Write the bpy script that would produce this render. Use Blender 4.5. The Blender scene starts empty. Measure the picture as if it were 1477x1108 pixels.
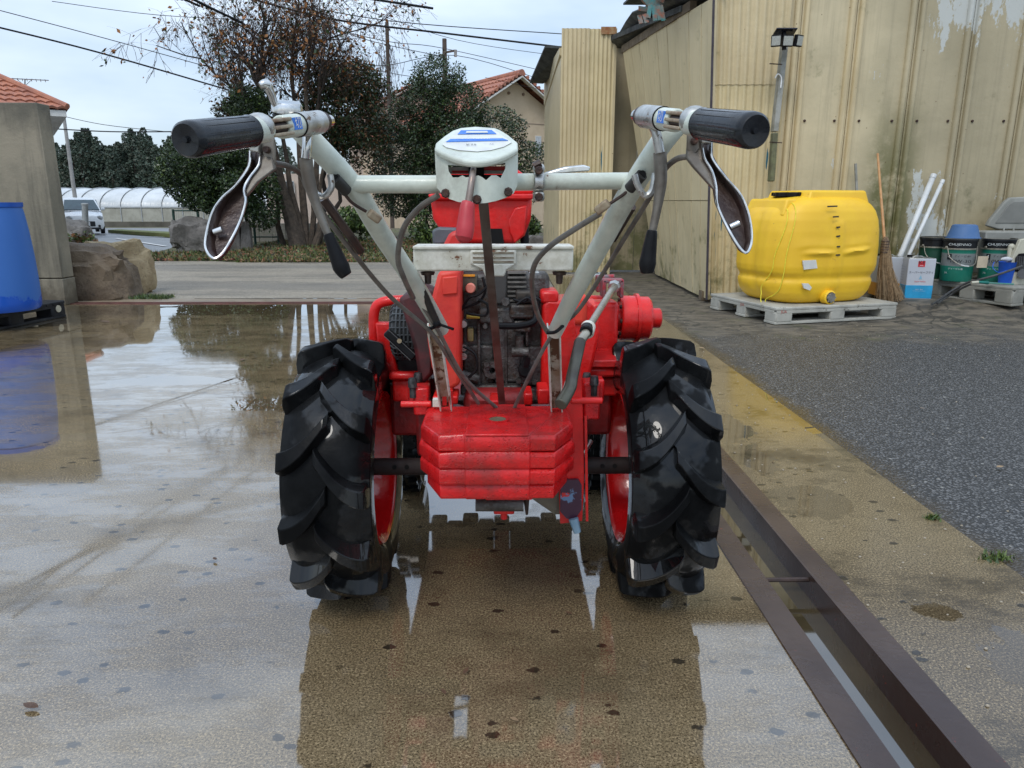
import bpy, math, random
import numpy as np
from mathutils import Vector, Matrix
R = math.radians
random.seed(7)
rng = np.random.default_rng(7)
sc = bpy.context.scene
col = sc.collection

# ---------------------------------------------------------------- camera, sky, sun
F = 1050.0                      # focal length in photograph pixels (photograph 1477 x 1108)
PITCH, YAW = 14.0, -0.87
CAMZ = 1.0
cd = bpy.data.cameras.new("camera"); cam = bpy.data.objects.new("camera", cd); col.objects.link(cam)
cam.location = (0, 0, CAMZ); cam.rotation_euler = (R(90 - PITCH), 0, R(YAW))
cd.sensor_width = 36; cd.lens = 36 * F / 1477.0; cd.clip_start = 0.02; cd.clip_end = 900
sc.camera = cam
SUN_EL, SUN_AZ = 52.0, 200.0
w = bpy.data.worlds.new("World"); sc.world = w; w.use_nodes = True
nt = w.node_tree; nt.nodes.clear()
def wn(t, **k):
    n = nt.nodes.new(t)
    for a, b in k.items(): setattr(n, a, b)
    return n
out = wn('ShaderNodeOutputWorld'); add = wn('ShaderNodeAddShader')
b1 = wn('ShaderNodeBackground'); b2 = wn('ShaderNodeBackground')
sky = wn('ShaderNodeTexSky', sky_type='NISHITA'); sky.sun_disc = False
sky.sun_elevation = R(SUN_EL); sky.sun_rotation = R(SUN_AZ)
nt.links.new(sky.outputs[0], b1.inputs[0]); b1.inputs[1].default_value = 0.05
tc = wn('ShaderNodeTexCoord'); mp = wn('ShaderNodeMapping'); mp.inputs['Scale'].default_value = (1.3, 1.3, 4.2)
mp.inputs['Location'].default_value = (0.35, 0.2, 0.0)
no = wn('ShaderNodeTexNoise'); no.inputs['Scale'].default_value = 1.7; no.inputs['Detail'].default_value = 5; no.inputs['Roughness'].default_value = .5
rp = wn('ShaderNodeValToRGB'); e = rp.color_ramp.elements
e[0].position = .36; e[0].color = (.35, .45, .60, 1); e[1].position = .62; e[1].color = (.64, .72, .81, 1)
nt.links.new(tc.outputs['Generated'], mp.inputs[0]); nt.links.new(mp.outputs[0], no.inputs[0]); nt.links.new(no.outputs[0], rp.inputs[0])
sep = wn('ShaderNodeSeparateXYZ'); nt.links.new(tc.outputs['Generated'], sep.inputs[0])
m1 = wn('ShaderNodeMath', operation='MULTIPLY_ADD'); m1.use_clamp = False
mx = wn('ShaderNodeMath', operation='MAXIMUM'); nt.links.new(sep.outputs[2], mx.inputs[0]); mx.inputs[1].default_value = 0
nt.links.new(mx.outputs[0], m1.inputs[0]); m1.inputs[1].default_value = 1.1; m1.inputs[2].default_value = .80   # overcast sky: brighter towards the zenith
nt.links.new(rp.outputs[0], b2.inputs[0]); nt.links.new(m1.outputs[0], b2.inputs[1])
nt.links.new(b1.outputs[0], add.inputs[0]); nt.links.new(b2.outputs[0], add.inputs[1]); nt.links.new(add.outputs[0], out.inputs[0])
sd = bpy.data.lights.new("sun", 'SUN'); sd.energy = 1.1; sd.angle = R(16); sd.color = (1, .96, .9)
sun = bpy.data.objects.new("sun", sd); col.objects.link(sun)
_d = Vector((math.sin(R(SUN_AZ)) * math.cos(R(SUN_EL)), math.cos(R(SUN_AZ)) * math.cos(R(SUN_EL)), math.sin(R(SUN_EL))))
sun.rotation_euler = _d.to_track_quat('Z', 'Y').to_euler()
vs = sc.view_settings; vs.view_transform = 'Standard'; vs.look = 'None'; vs.gamma = 1; vs.use_curve_mapping = False
vs.exposure = 0.12
sc.cycles.max_bounces = 7; sc.cycles.transparent_max_bounces = 8

# ---------------------------------------------------------------- measuring helpers
_rot = cam.rotation_euler.to_matrix()
def ray(px, py): return _rot @ Vector(((px - 738.5) / F, (554 - py) / F, -1))
def at(px, py, Y):
    """point of the place that stands Y metres ahead and is seen at (px, py) of the photograph"""
    d = ray(px, py); return Vector((0, 0, CAMZ)) + d * (Y / d.y)
def gr(px, py, z=0.0):
    d = ray(px, py); return Vector((0, 0, CAMZ)) + d * ((z - CAMZ) / d.z)
def gz(y): return 0.0 if y < 15 else -(min(y, 70) - 15) * .017

# ---------------------------------------------------------------- materials
def lin(*c): return tuple((v / 255 / 12.92 if v / 255 <= .04045 else ((v / 255 + .055) / 1.055) ** 2.4) for v in c) + (1,)
class NT:
    def __init__(s, name):
        s.m = bpy.data.materials.new(name); s.m.use_nodes = True; s.t = s.m.node_tree
        s.p = s.t.nodes['Principled BSDF']; s.tc = s.t.nodes.new('ShaderNodeTexCoord')
    def n(s, t, ins=None, **k):
        n = s.t.nodes.new(t)
        for a, b in k.items(): setattr(n, a, b)
        for a, b in (ins or {}).items():
            if isinstance(b, bpy.types.NodeSocket): s.t.links.new(b, n.inputs[a])
            else: n.inputs[a].default_value = b
        return n
    def l(s, a, b): s.t.links.new(a, b)
    def co(s, scale=(1, 1, 1), loc=(0, 0, 0)):
        return s.n('ShaderNodeMapping', {'Vector': s.tc.outputs['Object'], 'Scale': scale, 'Location': loc}).outputs[0]
    def noise(s, sc_, det=4, ro=.6, v=None, dist=0.):
        return s.n('ShaderNodeTexNoise', {'Vector': v or s.tc.outputs['Object'], 'Scale': sc_, 'Detail': det, 'Roughness': ro, 'Distortion': dist}).outputs[0]
    def vor(s, sc_, v=None, out_='Distance', feat='F1', rnd=1.):
        return s.n('ShaderNodeTexVoronoi', {'Vector': v or s.tc.outputs['Object'], 'Scale': sc_, 'Randomness': rnd}, feature=feat).outputs[out_]
    def ss(s, x, a, b):        # smooth step a -> b
        return s.n('ShaderNodeMapRange', {'Value': x, 'From Min': a, 'From Max': b}, interpolation_type='SMOOTHSTEP').outputs[0]
    def ma(s, op, a, b=0., c=0.):
        n = s.n('ShaderNodeMath', operation=op)
        for i, v in enumerate((a, b, c)):
            if isinstance(v, bpy.types.NodeSocket): s.l(v, n.inputs[i])
            else: n.inputs[i].default_value = v
        return n.outputs[0]
    def mix(s, f, a, b):
        n = s.n('ShaderNodeMix', data_type='RGBA')
        for i, v in ((0, f), (6, a), (7, b)):
            if isinstance(v, bpy.types.NodeSocket): s.l(v, n.inputs[i])
            else: n.inputs[i].default_value = v if i == 0 else (tuple(v) + (1,))[:4]
        return n.outputs[2]
    def mixf(s, f, a, b): return s.ma('ADD', s.ma('MULTIPLY', f, s.ma('SUBTRACT', b, a)), a)
    def bump(s, h, st, dist=.01):
        b = s.n('ShaderNodeBump', {'Height': h, 'Strength': st, 'Distance': dist})
        s.l(b.outputs[0], s.p.inputs['Normal']); return b
    def set(s, **k):
        for a, b in k.items():
            a = a.replace('_', ' ')
            if isinstance(b, bpy.types.NodeSocket): s.l(b, s.p.inputs[a])
            else: s.p.inputs[a].default_value = b if not isinstance(b, tuple) else (b + (1,))[:4]
        return s
_mc = {}
def mat(name, c1, c2=None, sc_=12, rough=.5, rough2=None, metal=0., bump=0., bsc=60, spots=None, drops=0., coat=0., ior=1.5, dist=.004, emit=0):
    """general paint / metal / plastic: two tones, optional chips or rust (colour, scale, threshold), fine relief, rain drops"""
    if name in _mc: return _mc[name]
    s = NT(name); c2 = c2 or tuple(v * .8 for v in c1[:3])
    nz = s.noise(sc_, 5, .65); c = s.mix(s.ss(nz, .35, .65), c1[:3], c2[:3])
    r = s.mixf(s.ss(s.noise(sc_ * 1.7, 3), .35, .65), rough, rough2 if rough2 is not None else min(1, rough * 1.5))
    mt = metal
    if spots:
        k = s.ss(s.noise(spots[1], 6, .7), spots[2], spots[2] + .035)
        c = s.mix(k, c, spots[0][:3]); r = s.mixf(k, r, .75)
        if metal: mt = s.mixf(k, metal, .1)
    s.set(Base_Color=c, Roughness=r, Metallic=mt, IOR=ior)
    if name.startswith(('red_', 'white_green', 'worn_white', 'faded_red')):   # grime gathered in patches
        g = s.ma('MULTIPLY', s.ss(s.noise(5.5, 7, .78), .50, .72), .32); c = s.mix(g, c, (.13, .05, .035)); s.set(Base_Color=c)
    if coat: s.set(Coat_Weight=coat, Coat_Roughness=.06)
    h = None
    if bump: h = s.ma('MULTIPLY', s.noise(bsc, 4, .6), bump)
    if drops:
        v = s.vor(drops); d = s.ma('MULTIPLY', s.ss(v, .42, .12), 1.2)
        pr = s.ss(s.noise(drops * .25, 2), .45, .55)
        d = s.ma('MULTIPLY', d, pr); h = s.ma('ADD', h, d) if h else d
    if h: s.bump(h, .8, dist)
    if name.startswith('black_'): s.p.inputs['Specular IOR Level'].default_value = .22
    if name.startswith('red_'): s.p.inputs['Specular IOR Level'].default_value = .3
    if emit: s.set(Emission_Color=c1, Emission_Strength=emit)
    _mc[name] = s.m; return s.m

RED = mat('red_paint', (.72, .014, .012), (.50, .010, .009), 7, .22, .48, bump=.5, bsc=70, spots=((.10, .02, .015), 30, .70), drops=0, coat=.22)
REDC = mat('red_cast_paint', (.70, .013, .014), (.42, .009, .010), 11, .22, .5, bump=1.5, bsc=120, spots=((.16, .03, .025), 60, .66), drops=210, coat=.25, dist=.0014)
REDF = mat('faded_red_paint', (.68, .05, .025), (.55, .022, .016), 8, .4, .6, bump=.3, spots=((.2, .04, .02), 60, .72))
WHT = mat('white_green_paint', (.62, .66, .57), (.50, .54, .46), 14, .3, .45, bump=.3, spots=((.10, .045, .025), 22, .665), drops=0, coat=.2)
WHT2 = mat('worn_white_paint', (.66, .65, .58), (.48, .46, .38), 30, .45, .6, bump=.5, spots=((.16, .07, .035), 30, .60))
CHR = mat('dull_chrome', (.55, .55, .53), (.35, .34, .31), 30, .25, .45, metal=.9, bump=.2, spots=((.12, .08, .05), 45, .62))
CHR2 = mat('bright_chrome', (.7, .7, .69), (.5, .5, .48), 30, .12, .25, metal=.95)
CAB = mat('grey_cable_sheath', (.16, .145, .125), (.09, .08, .07), 25, .4, .6)
DSTL = mat('dark_brown_steel', (.075, .045, .035), (.035, .022, .018), 20, .35, .55, metal=.3, bump=.3)
RUST = mat('rusted_bolt', (.09, .045, .03), (.03, .02, .018), 90, .6, .8, metal=.3, bump=1, bsc=200)
ENG = mat('oily_cast_iron', (.11, .105, .10), (.045, .038, .032), 22, .32, .55, metal=.45, bump=1.0, bsc=120, spots=((.05, .03, .02), 18, .58))
BLK = mat('black_plastic', (.007, .007, .008), (.012, .012, .013), 20, .3, .45, bump=.2, ior=1.38)
GRIP = mat('black_grip', (.008, .009, .011), (.018, .020, .023), 30, .16, .34, bump=.1, bsc=150, ior=1.45, coat=.3)
s = NT('black_tyre_rubber'); n1 = s.noise(9, 5, .6); wet = s.ss(s.noise(7, 4, .55, s.co((1, 1, 1), (4, 2, 0))), .46, .52)
s.set(Base_Color=s.mix(s.ss(n1, .4, .65), (.0035, .0038, .0042), (.009, .0095, .010)), Roughness=s.mixf(wet, .42, .25), IOR=1.5, Coat_Weight=s.ma('MULTIPLY', wet, .8), Coat_Roughness=.02, Coat_IOR=1.4)
s.p.inputs['Specular IOR Level'].default_value = .08
s.bump(s.ma('ADD', s.ma('MULTIPLY', s.noise(24, 3, .5), .9), s.ma('MULTIPLY', s.noise(90, 3), .25)), .6, .0028); RUB = s.m
BROWNIN = mat('lever_inside_brown', (.022, .007, .006), (.075, .05, .038), 14, .25, .5, metal=.2, bump=.6)
OLIVE = mat('olive_gauge', (.10, .09, .06), None, 20, .4)
YEL = mat('yellow_tank_plastic', (.86, .53, .022), (.80, .47, .02), 3, .38, .5, bump=.15, bsc=20, spots=((.62, .36, .03), 9, .66))
BLUEP = mat('blue_drum_plastic', (.008, .075, .38), (.012, .10, .45), 4, .33, .45)
GREYPAL = mat('grey_pallet_plastic', (.40, .385, .33), (.29, .28, .24), 5, .6, .8, bump=.4, spots=((.14, .13, .10), 7, .62))
BLKPAL = mat('black_pallet_plastic', (.018, .018, .02), (.04, .04, .04), 6, .45, .6)
def cream(name, c1, c2, moss=0., streak=0., peel=0., gloss=.42):
    s = NT(name)
    c = s.mix(s.ss(s.noise(1.7, 5, .6), .35, .65), c1, c2)
    st = s.noise(1., 4, .6, s.co((22, 22, .7)))
    c = s.mix(s.ma('MULTIPLY', s.ss(st, .48, .75), .45), c, tuple(v * .55 for v in c1))
    sx = s.n('ShaderNodeSeparateXYZ', {'Vector': s.tc.outputs['Object']})
    low = s.ss(sx.outputs[2], 1.25, .0)
    mk = s.ss(s.ma('ADD', s.noise(2.6, 6, .7), s.ma('MULTIPLY', low, .16 + moss)), .60, .80)
    c = s.mix(s.ma('MULTIPLY', mk, .85), c, (.105, .11, .035))
    if moss > .1:
        m2 = s.ma('MULTIPLY', s.ss(s.ma('ABSOLUTE', s.ma('SUBTRACT', sx.outputs[0], 3.93)), .34, .12), s.ss(sx.outputs[2], 2.3, 1.0))
        c = s.mix(s.ma('MULTIPLY', m2, s.ss(s.noise(5, 5, .7), .22, .55)), c, (.12, .12, .03)); c = s.mix(s.ma('MULTIPLY', s.ss(sx.outputs[0], 3.4, 4.4), .45), c, tuple(v * .45 for v in c2))
    if streak:
        t = s.noise(1., 3, .5, s.co((24, 24, 1.6)))
        c = s.mix(s.ss(t, .685, .70), c, (.02, .12, .17))
    if peel:
        zone = s.ma('MULTIPLY', s.ss(sx.outputs[0], 4.0, 4.2), s.ma('ADD', s.ss(sx.outputs[2], 2.2, 2.85), s.ss(s.ma('ADD', sx.outputs[2], sx.outputs[0]), 6.0, 4.9)))
        t = s.noise(5., 7, .78, s.co((1, 1, .42)))
        k = s.ss(s.ma('ADD', t, s.ma('MULTIPLY', zone, .19)), .655, .675)
        c = s.mix(k, c, (.50, .51, .47))
    dots = s.ma('MULTIPLY', s.ss(s.vor(7), .05, .03), .8)
    c = s.mix(dots, c, (.10, .05, .02))
    s.set(Base_Color=c, Roughness=s.mixf(s.noise(4), gloss * .8, gloss * 1.3), IOR=1.45)
    s.bump(s.noise(9, 4), .25, .02); return s.m
CRM = cream('cream_sheet_paint', (.61, .50, .30), (.53, .43, .25), 0., .0)
CRMS = cream('cream_sheet_blue_streaks', (.64, .53, .31), (.56, .46, .26), .02, 1.)
CRMW = cream('cream_wall_panel', (.58, .49, .31), (.47, .40, .25), .13, 0., 1.)
CRMD = cream('cream_door_board', (.585, .49, .30), (.53, .44, .265), 0.)
DARKSH = mat('dark_roof_sheet', (.06, .065, .06), (.03, .03, .03), 6, .6)
WOOD = mat('weathered_timber', (.16, .12, .075), (.09, .065, .04), 9, .8)

# ---------------------------------------------------------------- mesh builder
class MB:
    def __init__(s): s.v = []; s.f = []
    def add(s, vs_, fs):
        o = len(s.v); s.v += [tuple(x) for x in vs_]; s.f += [tuple(i + o for i in f) for f in fs]; return s
    def box(s, c, d, rot=None):
        c = Vector(c); q = []
        for i in range(8):
            p = Vector(((i & 1) - .5, ((i >> 1) & 1) - .5, ((i >> 2) & 1) - .5)); p = Vector((p.x * d[0], p.y * d[1], p.z * d[2]))
            if rot is not None: p = rot @ p
            q.append(c + p)
        return s.add(q, [(0, 2, 3, 1), (4, 5, 7, 6), (0, 1, 5, 4), (2, 6, 7, 3), (0, 4, 6, 2), (1, 3, 7, 5)])
    def bar(s, a, b, wd, th, up=(0, 0, 1)):
        a, b = Vector(a), Vector(b); z = (b - a); L = z.length; z.normalize(); u = Vector(up)
        x = u.cross(z)
        if x.length < 1e-4: x = Vector((1, 0, 0)).cross(z)
        x.normalize(); y = z.cross(x); m = Matrix((x, y, z)).transposed()
        return s.box((a + b) / 2, (wd, th, L), m)
    def tube(s, pts, r, n=10, smooth=0, cap=True):
        pts = [Vector(p) for p in pts]
        rs = r if isinstance(r, (list, tuple)) else [r] * len(pts)
        if smooth and len(pts) > 2:
            P, Q = [], []
            for i in range(len(pts) - 1):
                p0, p1, p2, p3 = pts[max(i - 1, 0)], pts[i], pts[i + 1], pts[min(i + 2, len(pts) - 1)]
                for k in range(smooth):
                    t = k / smooth
                    P.append(.5 * ((2 * p1) + (p2 - p0) * t + (2 * p0 - 5 * p1 + 4 * p2 - p3) * t * t + (3 * p1 - p0 - 3 * p2 + p3) * t ** 3))
                    Q.append(rs[i] * (1 - t) + rs[i + 1] * t)
            P.append(pts[-1]); Q.append(rs[-1]); pts, rs = P, Q
        o = len(s.v); x = None
        for i, p in enumerate(pts):
            d = (pts[min(i + 1, len(pts) - 1)] - pts[max(i - 1, 0)]).normalized()
            if x is None:
                x = d.orthogonal().normalized()
            else:
                x = x - d * x.dot(d)
                x = x.normalized() if x.length > 1e-6 else d.orthogonal().normalized()
            y = d.cross(x)
            for k in range(n):
                a = 2 * math.pi * k / n; s.v.append(tuple(p + (x * math.cos(a) + y * math.sin(a)) * rs[i]))
        for i in range(len(pts) - 1):
            for k in range(n):
                s.f.append((o + i * n + k, o + i * n + (k + 1) % n, o + (i + 1) * n + (k + 1) % n, o + (i + 1) * n + k))
        if cap:
            s.f.append(tuple(o + k for k in range(n))[::-1]); s.f.append(tuple(o + (len(pts) - 1) * n + k for k in range(n)))
        return s
    def lathe(s, prof, c=(0, 0, 0), axis=(0, 0, 1), n=32, ang=2 * math.pi, close=False):
        """prof: list of (radius, height along axis)"""
        ax = Vector(axis).normalized(); x = ax.orthogonal().normalized(); y = ax.cross(x); c = Vector(c); o = len(s.v)
        for (r, h) in prof:
            for k in range(n):
                a = ang * k / n; s.v.append(tuple(c + ax * h + (x * math.cos(a) + y * math.sin(a)) * max(r, 1e-5)))
        m = len(prof)
        for i in range(m if close else m - 1):
            j = (i + 1) % m
            for k in range(n): s.f.append((o + i * n + k, o + i * n + (k + 1) % n, o + j * n + (k + 1) % n, o + j * n + k))
        return s
    def prism(s, poly, depth, M_=None):
        """poly in local xy, extruded 0..depth along local z, placed by the 4x4 matrix"""
        n = len(poly); q = [Vector((p[0], p[1], 0)) for p in poly] + [Vector((p[0], p[1], depth)) for p in poly]
        if M_ is not None: q = [M_ @ p for p in q]
        return s.add(q, [tuple(range(n))[::-1], tuple(range(n, 2 * n))] + [(i, (i + 1) % n, n + (i + 1) % n, n + i) for i in range(n)])
    def slab(s, poly, off):
        """closed polygon of 3-D points, given thickness by the vector off"""
        n = len(poly); off = Vector(off); q = [Vector(p) for p in poly]; q += [p + off for p in q]
        return s.add(q, [tuple(range(n))[::-1], tuple(range(n, 2 * n))] + [(i, (i + 1) % n, n + (i + 1) % n, n + i) for i in range(n)])
    def ball(s, c, r, n=12, m=8):
        r = r if isinstance(r, (tuple, list)) else (r, r, r); o = len(s.v)
        for i in range(m + 1):
            p = math.pi * i / m
            for k in range(n):
                a = 2 * math.pi * k / n
                s.v.append((c[0] + r[0] * math.sin(p) * math.cos(a), c[1] + r[1] * math.sin(p) * math.sin(a), c[2] + r[2] * math.cos(p)))
        for i in range(m):
            for k in range(n): s.f.append((o + i * n + k, o + (i + 1) * n + k, o + (i + 1) * n + (k + 1) % n, o + i * n + (k + 1) % n))
        return s
    def pbox(s, x0, y0, x1, y1, Y, dep):
        """box whose face towards the camera covers this rectangle of the photograph at distance Y"""
        xm, ym = (x0 + x1) / 2, (y0 + y1) / 2
        X0, X1 = at(x0, ym, Y).x, at(x1, ym, Y).x; Z0, Z1 = at(xm, y1, Y).z, at(xm, y0, Y).z
        return s.box(((X0 + X1) / 2, Y + dep / 2, (Z0 + Z1) / 2), (X1 - X0, dep, Z1 - Z0))
    def build(s, name, m, parent=None, bevel=0., smooth=True, seg=2, ang=35):
        me = bpy.data.meshes.new(name); me.from_pydata(s.v, [], s.f); me.update()
        o = bpy.data.objects.new(name, me); col.objects.link(o)
        for x in (m if isinstance(m, (list, tuple)) else [m]): me.materials.append(x)
        import bmesh
        bm = bmesh.new(); bm.from_mesh(me); bmesh.ops.recalc_face_normals(bm, faces=bm.faces); bm.to_mesh(me); bm.free()
        if smooth:
            me.shade_smooth(); me.set_sharp_from_angle(angle=R(ang))
        if bevel:
            md = o.modifiers.new('bevel', 'BEVEL'); md.width = bevel; md.segments = seg; md.limit_method = 'ANGLE'; md.angle_limit = R(40); md.harden_normals = False
        if parent is not None: par(o, parent)
        return o
_inv = {}
def par(o, p):
    o.parent = p
    if p.type == 'EMPTY': o.location = o.location - Vector(p.location)
def tag(o, label=None, cat=None, group=None, kind=None):
    if label: o['label'] = label
    if cat: o['category'] = cat
    if group: o['group'] = group
    if kind: o['kind'] = kind
    return o
def empty(name, loc, label, cat, group=None):
    o = bpy.data.objects.new(name, None); col.objects.link(o); o.location = loc; o.empty_display_size = .1
    return tag(o, label, cat, group)
def copy_tree(o, parent=None):
    c = o.copy(); col.objects.link(c); c.parent = parent
    for ch in [x for x in bpy.data.objects if x.parent == o]: copy_tree(ch, c)
    return c
def text(s_, size, m, name, parent, origin, xd, yd, off=.001, sx=1.):
    """printed lettering lying on a surface: origin = middle, xd / yd = reading and up directions"""
    cu = bpy.data.curves.new(name, 'FONT'); cu.body = s_; cu.size = size; cu.align_x = 'CENTER'; cu.align_y = 'CENTER'
    t = bpy.data.objects.new(name, cu); col.objects.link(t)
    dg = bpy.context.evaluated_depsgraph_get(); dg.update()
    me = bpy.data.meshes.new_from_object(t.evaluated_get(dg)); bpy.data.objects.remove(t)
    xd, yd = Vector(xd).normalized(), Vector(yd).normalized(); z = xd.cross(yd)
    M_ = Matrix((xd * sx, yd, z)).transposed().to_4x4(); M_.translation = Vector(origin) + z * off
    me.transform(M_); me.materials.clear(); me.materials.append(m)
    o = bpy.data.objects.new(name, me); col.objects.link(o); me.name = name
    if parent is not None: par(o, parent)
    return o
def bulk(name, V, n, m, parent=None, cols=None):
    """numpy vertex array (faces x n x 3) -> one mesh"""
    nf = len(V); me = bpy.data.meshes.new(name); me.vertices.add(nf * n); me.vertices.foreach_set('co', V.reshape(-1).astype(np.float32))
    me.loops.add(nf * n); me.loops.foreach_set('vertex_index', np.arange(nf * n, dtype=np.int32))
    me.polygons.add(nf); me.polygons.foreach_set('loop_start', np.arange(0, nf * n, n, dtype=np.int32))
    me.update(calc_edges=True); me.validate()
    ms = m if isinstance(m, (list, tuple)) else [m]
    for x in ms: me.materials.append(x)
    if len(ms) > 1:
        me.polygons.foreach_set('material_index', (cols if cols is not None else rng.integers(0, len(ms), nf)).astype(np.int32))
    o = bpy.data.objects.new(name, me); col.objects.link(o)
    if parent is not None: par(o, parent)
    return o
def leafquads(P, size, flat=0., asp=.55):
    """a pointed leaf (quad) of random lie at each of the points"""
    n = len(P); d = rng.normal(size=(n, 3)); d[:, 2] *= (1 - flat); d /= np.linalg.norm(d, axis=1)[:, None]
    e_ = rng.normal(size=(n, 3)); e_ = np.cross(d, e_); e_ /= np.linalg.norm(e_, axis=1)[:, None]
    s_ = (size * (.6 + .8 * rng.random(n)))[:, None]
    return np.stack([P - d * s_, P + e_ * s_ * asp, P + d * s_, P - e_ * s_ * asp], axis=1)
def bolt(mb, c, r, h, axis=(0, -1, 0)):
    mb.lathe([(0, h), (r * .8, h), (r, h * .8), (r, 0), (0, 0)], c, axis, 6); return mb

# ================================================================ GROUND
def wet_concrete(name, c1, c2, pud, dry=0., thr=.60, aggr=1., wobk=3.2, ior=2.1, bmp=.03, coat=1., patch=.45):
    s = NT(name); O = s.tc.outputs['Object']
    big = s.noise(1.1, 5, .6); fine = s.noise(185, 4, .8); mid = s.noise(14, 5, .65)
    c = s.mix(s.ss(big, .35, .65), c1, c2)
    c = s.mix(s.ma('MULTIPLY', s.ss(fine, .46, .66), .85 * aggr), c, tuple(v * 2.6 for v in c2))
    c = s.mix(s.ma('MULTIPLY', s.ss(s.noise(230, 3, .8), .50, .40), .8), c, tuple(v * .22 for v in c1))
    c = s.mix(s.ma('MULTIPLY', s.ss(mid, .5, .75), .35), c, tuple(v * .55 for v in c1))
    c = s.mix(s.ma('MULTIPLY', s.ss(s.noise(2.3, 6, .72, s.co((.8, 1.3, 1), (5, 1, 0))), .50, .66), patch), c, tuple(v * .42 for v in c1))
    # small dark pits and pebbles
    vd = s.vor(12.5, s.co((1, 1.5, 1))); vr = s.n('ShaderNodeTexVoronoi', {'Vector': s.co((1, 1.5, 1)), 'Scale': 12.5}).outputs['Color']
    rnd = s.n('ShaderNodeSeparateColor', {'Color': vr}).outputs[0]
    pit = s.ma('MULTIPLY', s.ss(s.ma('ADD', vd, s.ma('MULTIPLY', s.noise(38, 4, .7), .42)), .42, .37), s.ss(rnd, .50, .54))
    c = s.mix(s.ma('MULTIPLY', pit, .85), c, (.014, .011, .008))
    # water: noise plus the puddles that lie where the slab dips
    nz = s.noise(1.0, 5, .62, s.co((.75, 1.25, 1))); m = s.ss(nz, thr, thr + .05)
    sx = s.n('ShaderNodeSeparateXYZ', {'Vector': O}); wob = s.ma('MULTIPLY', s.ma('SUBTRACT', s.noise(3.6, 6, .72), .5), wobk)
    for (x, y, rx, ry) in pud:
        dx = s.ma('DIVIDE', s.ma('SUBTRACT', sx.outputs[0], x), rx); dy = s.ma('DIVIDE', s.ma('SUBTRACT', sx.outputs[1], y), ry)
        d = s.ma('ADD', s.ma('ADD', s.ma('MULTIPLY', dx, dx), s.ma('MULTIPLY', dy, dy)), wob)
        m = s.ma('MAXIMUM', m, s.ss(d, 1.1, .95))
    c = s.mix(s.ma('MULTIPLY', m, .45), c, tuple(v * .55 for v in c1))
    damp = s.ss(s.noise(.8, 4, .6, s.co((1, 1, 1), (3, 7, 0))), .35, .62)
    r = s.mixf(m, s.mixf(damp, .08 + dry, .02 + dry), .008)
    h = s.ma('ADD', s.ma('MULTIPLY', fine, .55), s.ma('MULTIPLY', s.noise(45, 4, .6), 1.1))
    h = s.ma('SUBTRACT', h, s.ma('MULTIPLY', pit, 1.3))
    h = s.ma('MULTIPLY', h, s.ma('SUBTRACT', 1., s.ma('MULTIPLY', m, .975)))
    s.set(Base_Color=c, Roughness=r, IOR=ior); s.bump(h, bmp, .0009); mat_ = s.ma('MAXIMUM', m, s.ss(s.noise(3.4, 6, .75, s.co((.6, 1.5, 1), (2, 9, 0))), .57, .42)); s.set(Coat_Weight=s.mixf(mat_, coat * .08, coat), Coat_IOR=1.5, Coat_Roughness=s.mixf(m, s.mixf(damp, .04 + dry, .008 + dry), .005))
    return s.m
SLAB = wet_concrete('wet_concrete', (.135, .095, .050), (.185, .14, .08),
    [(-2.8, 7.0, 2.3, .34), (-4.5, 6.3, 1.0, .4), (-.05, 2.75, .42, .55), (.62, 2.6, .30, .7), (-.9, 3.6, .55, .14), (-1.9, 4.1, .35, .12), (-.75, 5.4, .6, .12), (.3, 5.5, .7, .4), (-2.6, 2.3, .5, .1)])
APR = wet_concrete('damp_concrete_strip', (.10, .072, .040), (.17, .128, .072), [(1.02, 3.1, .10, .5), (1.1, 1.62, .05, .05), (1.18, 1.45, .12, .14), (1.05, 2.3, .12, .16), (1.42, 3.3, .03, .7)], .10, .64, 1.1, 9., 1.6, .16, .12, .85)
s = NT('asphalt'); O = s.tc.outputs['Object']
vc = s.n('ShaderNodeSeparateColor', {'Color': s.vor(105, None, 'Color')}).outputs[0]
c = s.mix(s.ss(vc, .1, .95), (.040, .039, .038), (.165, .162, .158)); c = s.mix(s.ss(s.vor(105), .35, .6), c, (.02, .02, .02))
c = s.mix(s.ma('MULTIPLY', s.ss(vc, .994, .997), .6), c, (.4, .38, .33))
sx = s.n('ShaderNodeSeparateXYZ', {'Vector': O})
dirt = s.ss(s.ma('ADD', sx.outputs[1], s.ma('MULTIPLY', s.ma('SUBTRACT', s.noise(1.8, 6, .7), .5), 2.6)), 5.0, 6.0)
dc = s.mix(s.ss(s.noise(5, 6, .7, s.co((1, 2.2, 1))), .38, .62), (.15, .125, .09), (.055, .048, .036)); dc = s.mix(s.ss(s.noise(2.3, 5, .7), .56, .7), dc, (.07, .075, .028))
dc = s.mix(s.ma('MULTIPLY', s.ss(s.vor(2.2, s.n('ShaderNodeMapping', {'Vector': s.mix(.35, O, s.n('ShaderNodeTexNoise', {'Vector': O, 'Scale': 4., 'Detail': 5.}).outputs[1])}).outputs[0], 'Distance', 'DISTANCE_TO_EDGE'), .03, .005), .8), dc, (.025, .022, .016))
near = s.ss(s.ma('SUBTRACT', sx.outputs[0], s.ma('MULTIPLY', s.noise(3, 4, .7), .3)), 1.42, 1.22); 
c = s.mix(dirt, c, dc); c = s.mix(near, c, (.05, .035, .02))
s.set(Base_Color=c, Roughness=s.mixf(near, s.mixf(dirt, .5, .65), .05), IOR=1.5); s.bump(s.ma('MULTIPLY', s.ma('SUBTRACT', 1., s.vor(105)), s.mixf(dirt, 1., .25)), .45, .005); ASPH = s.m
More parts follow.
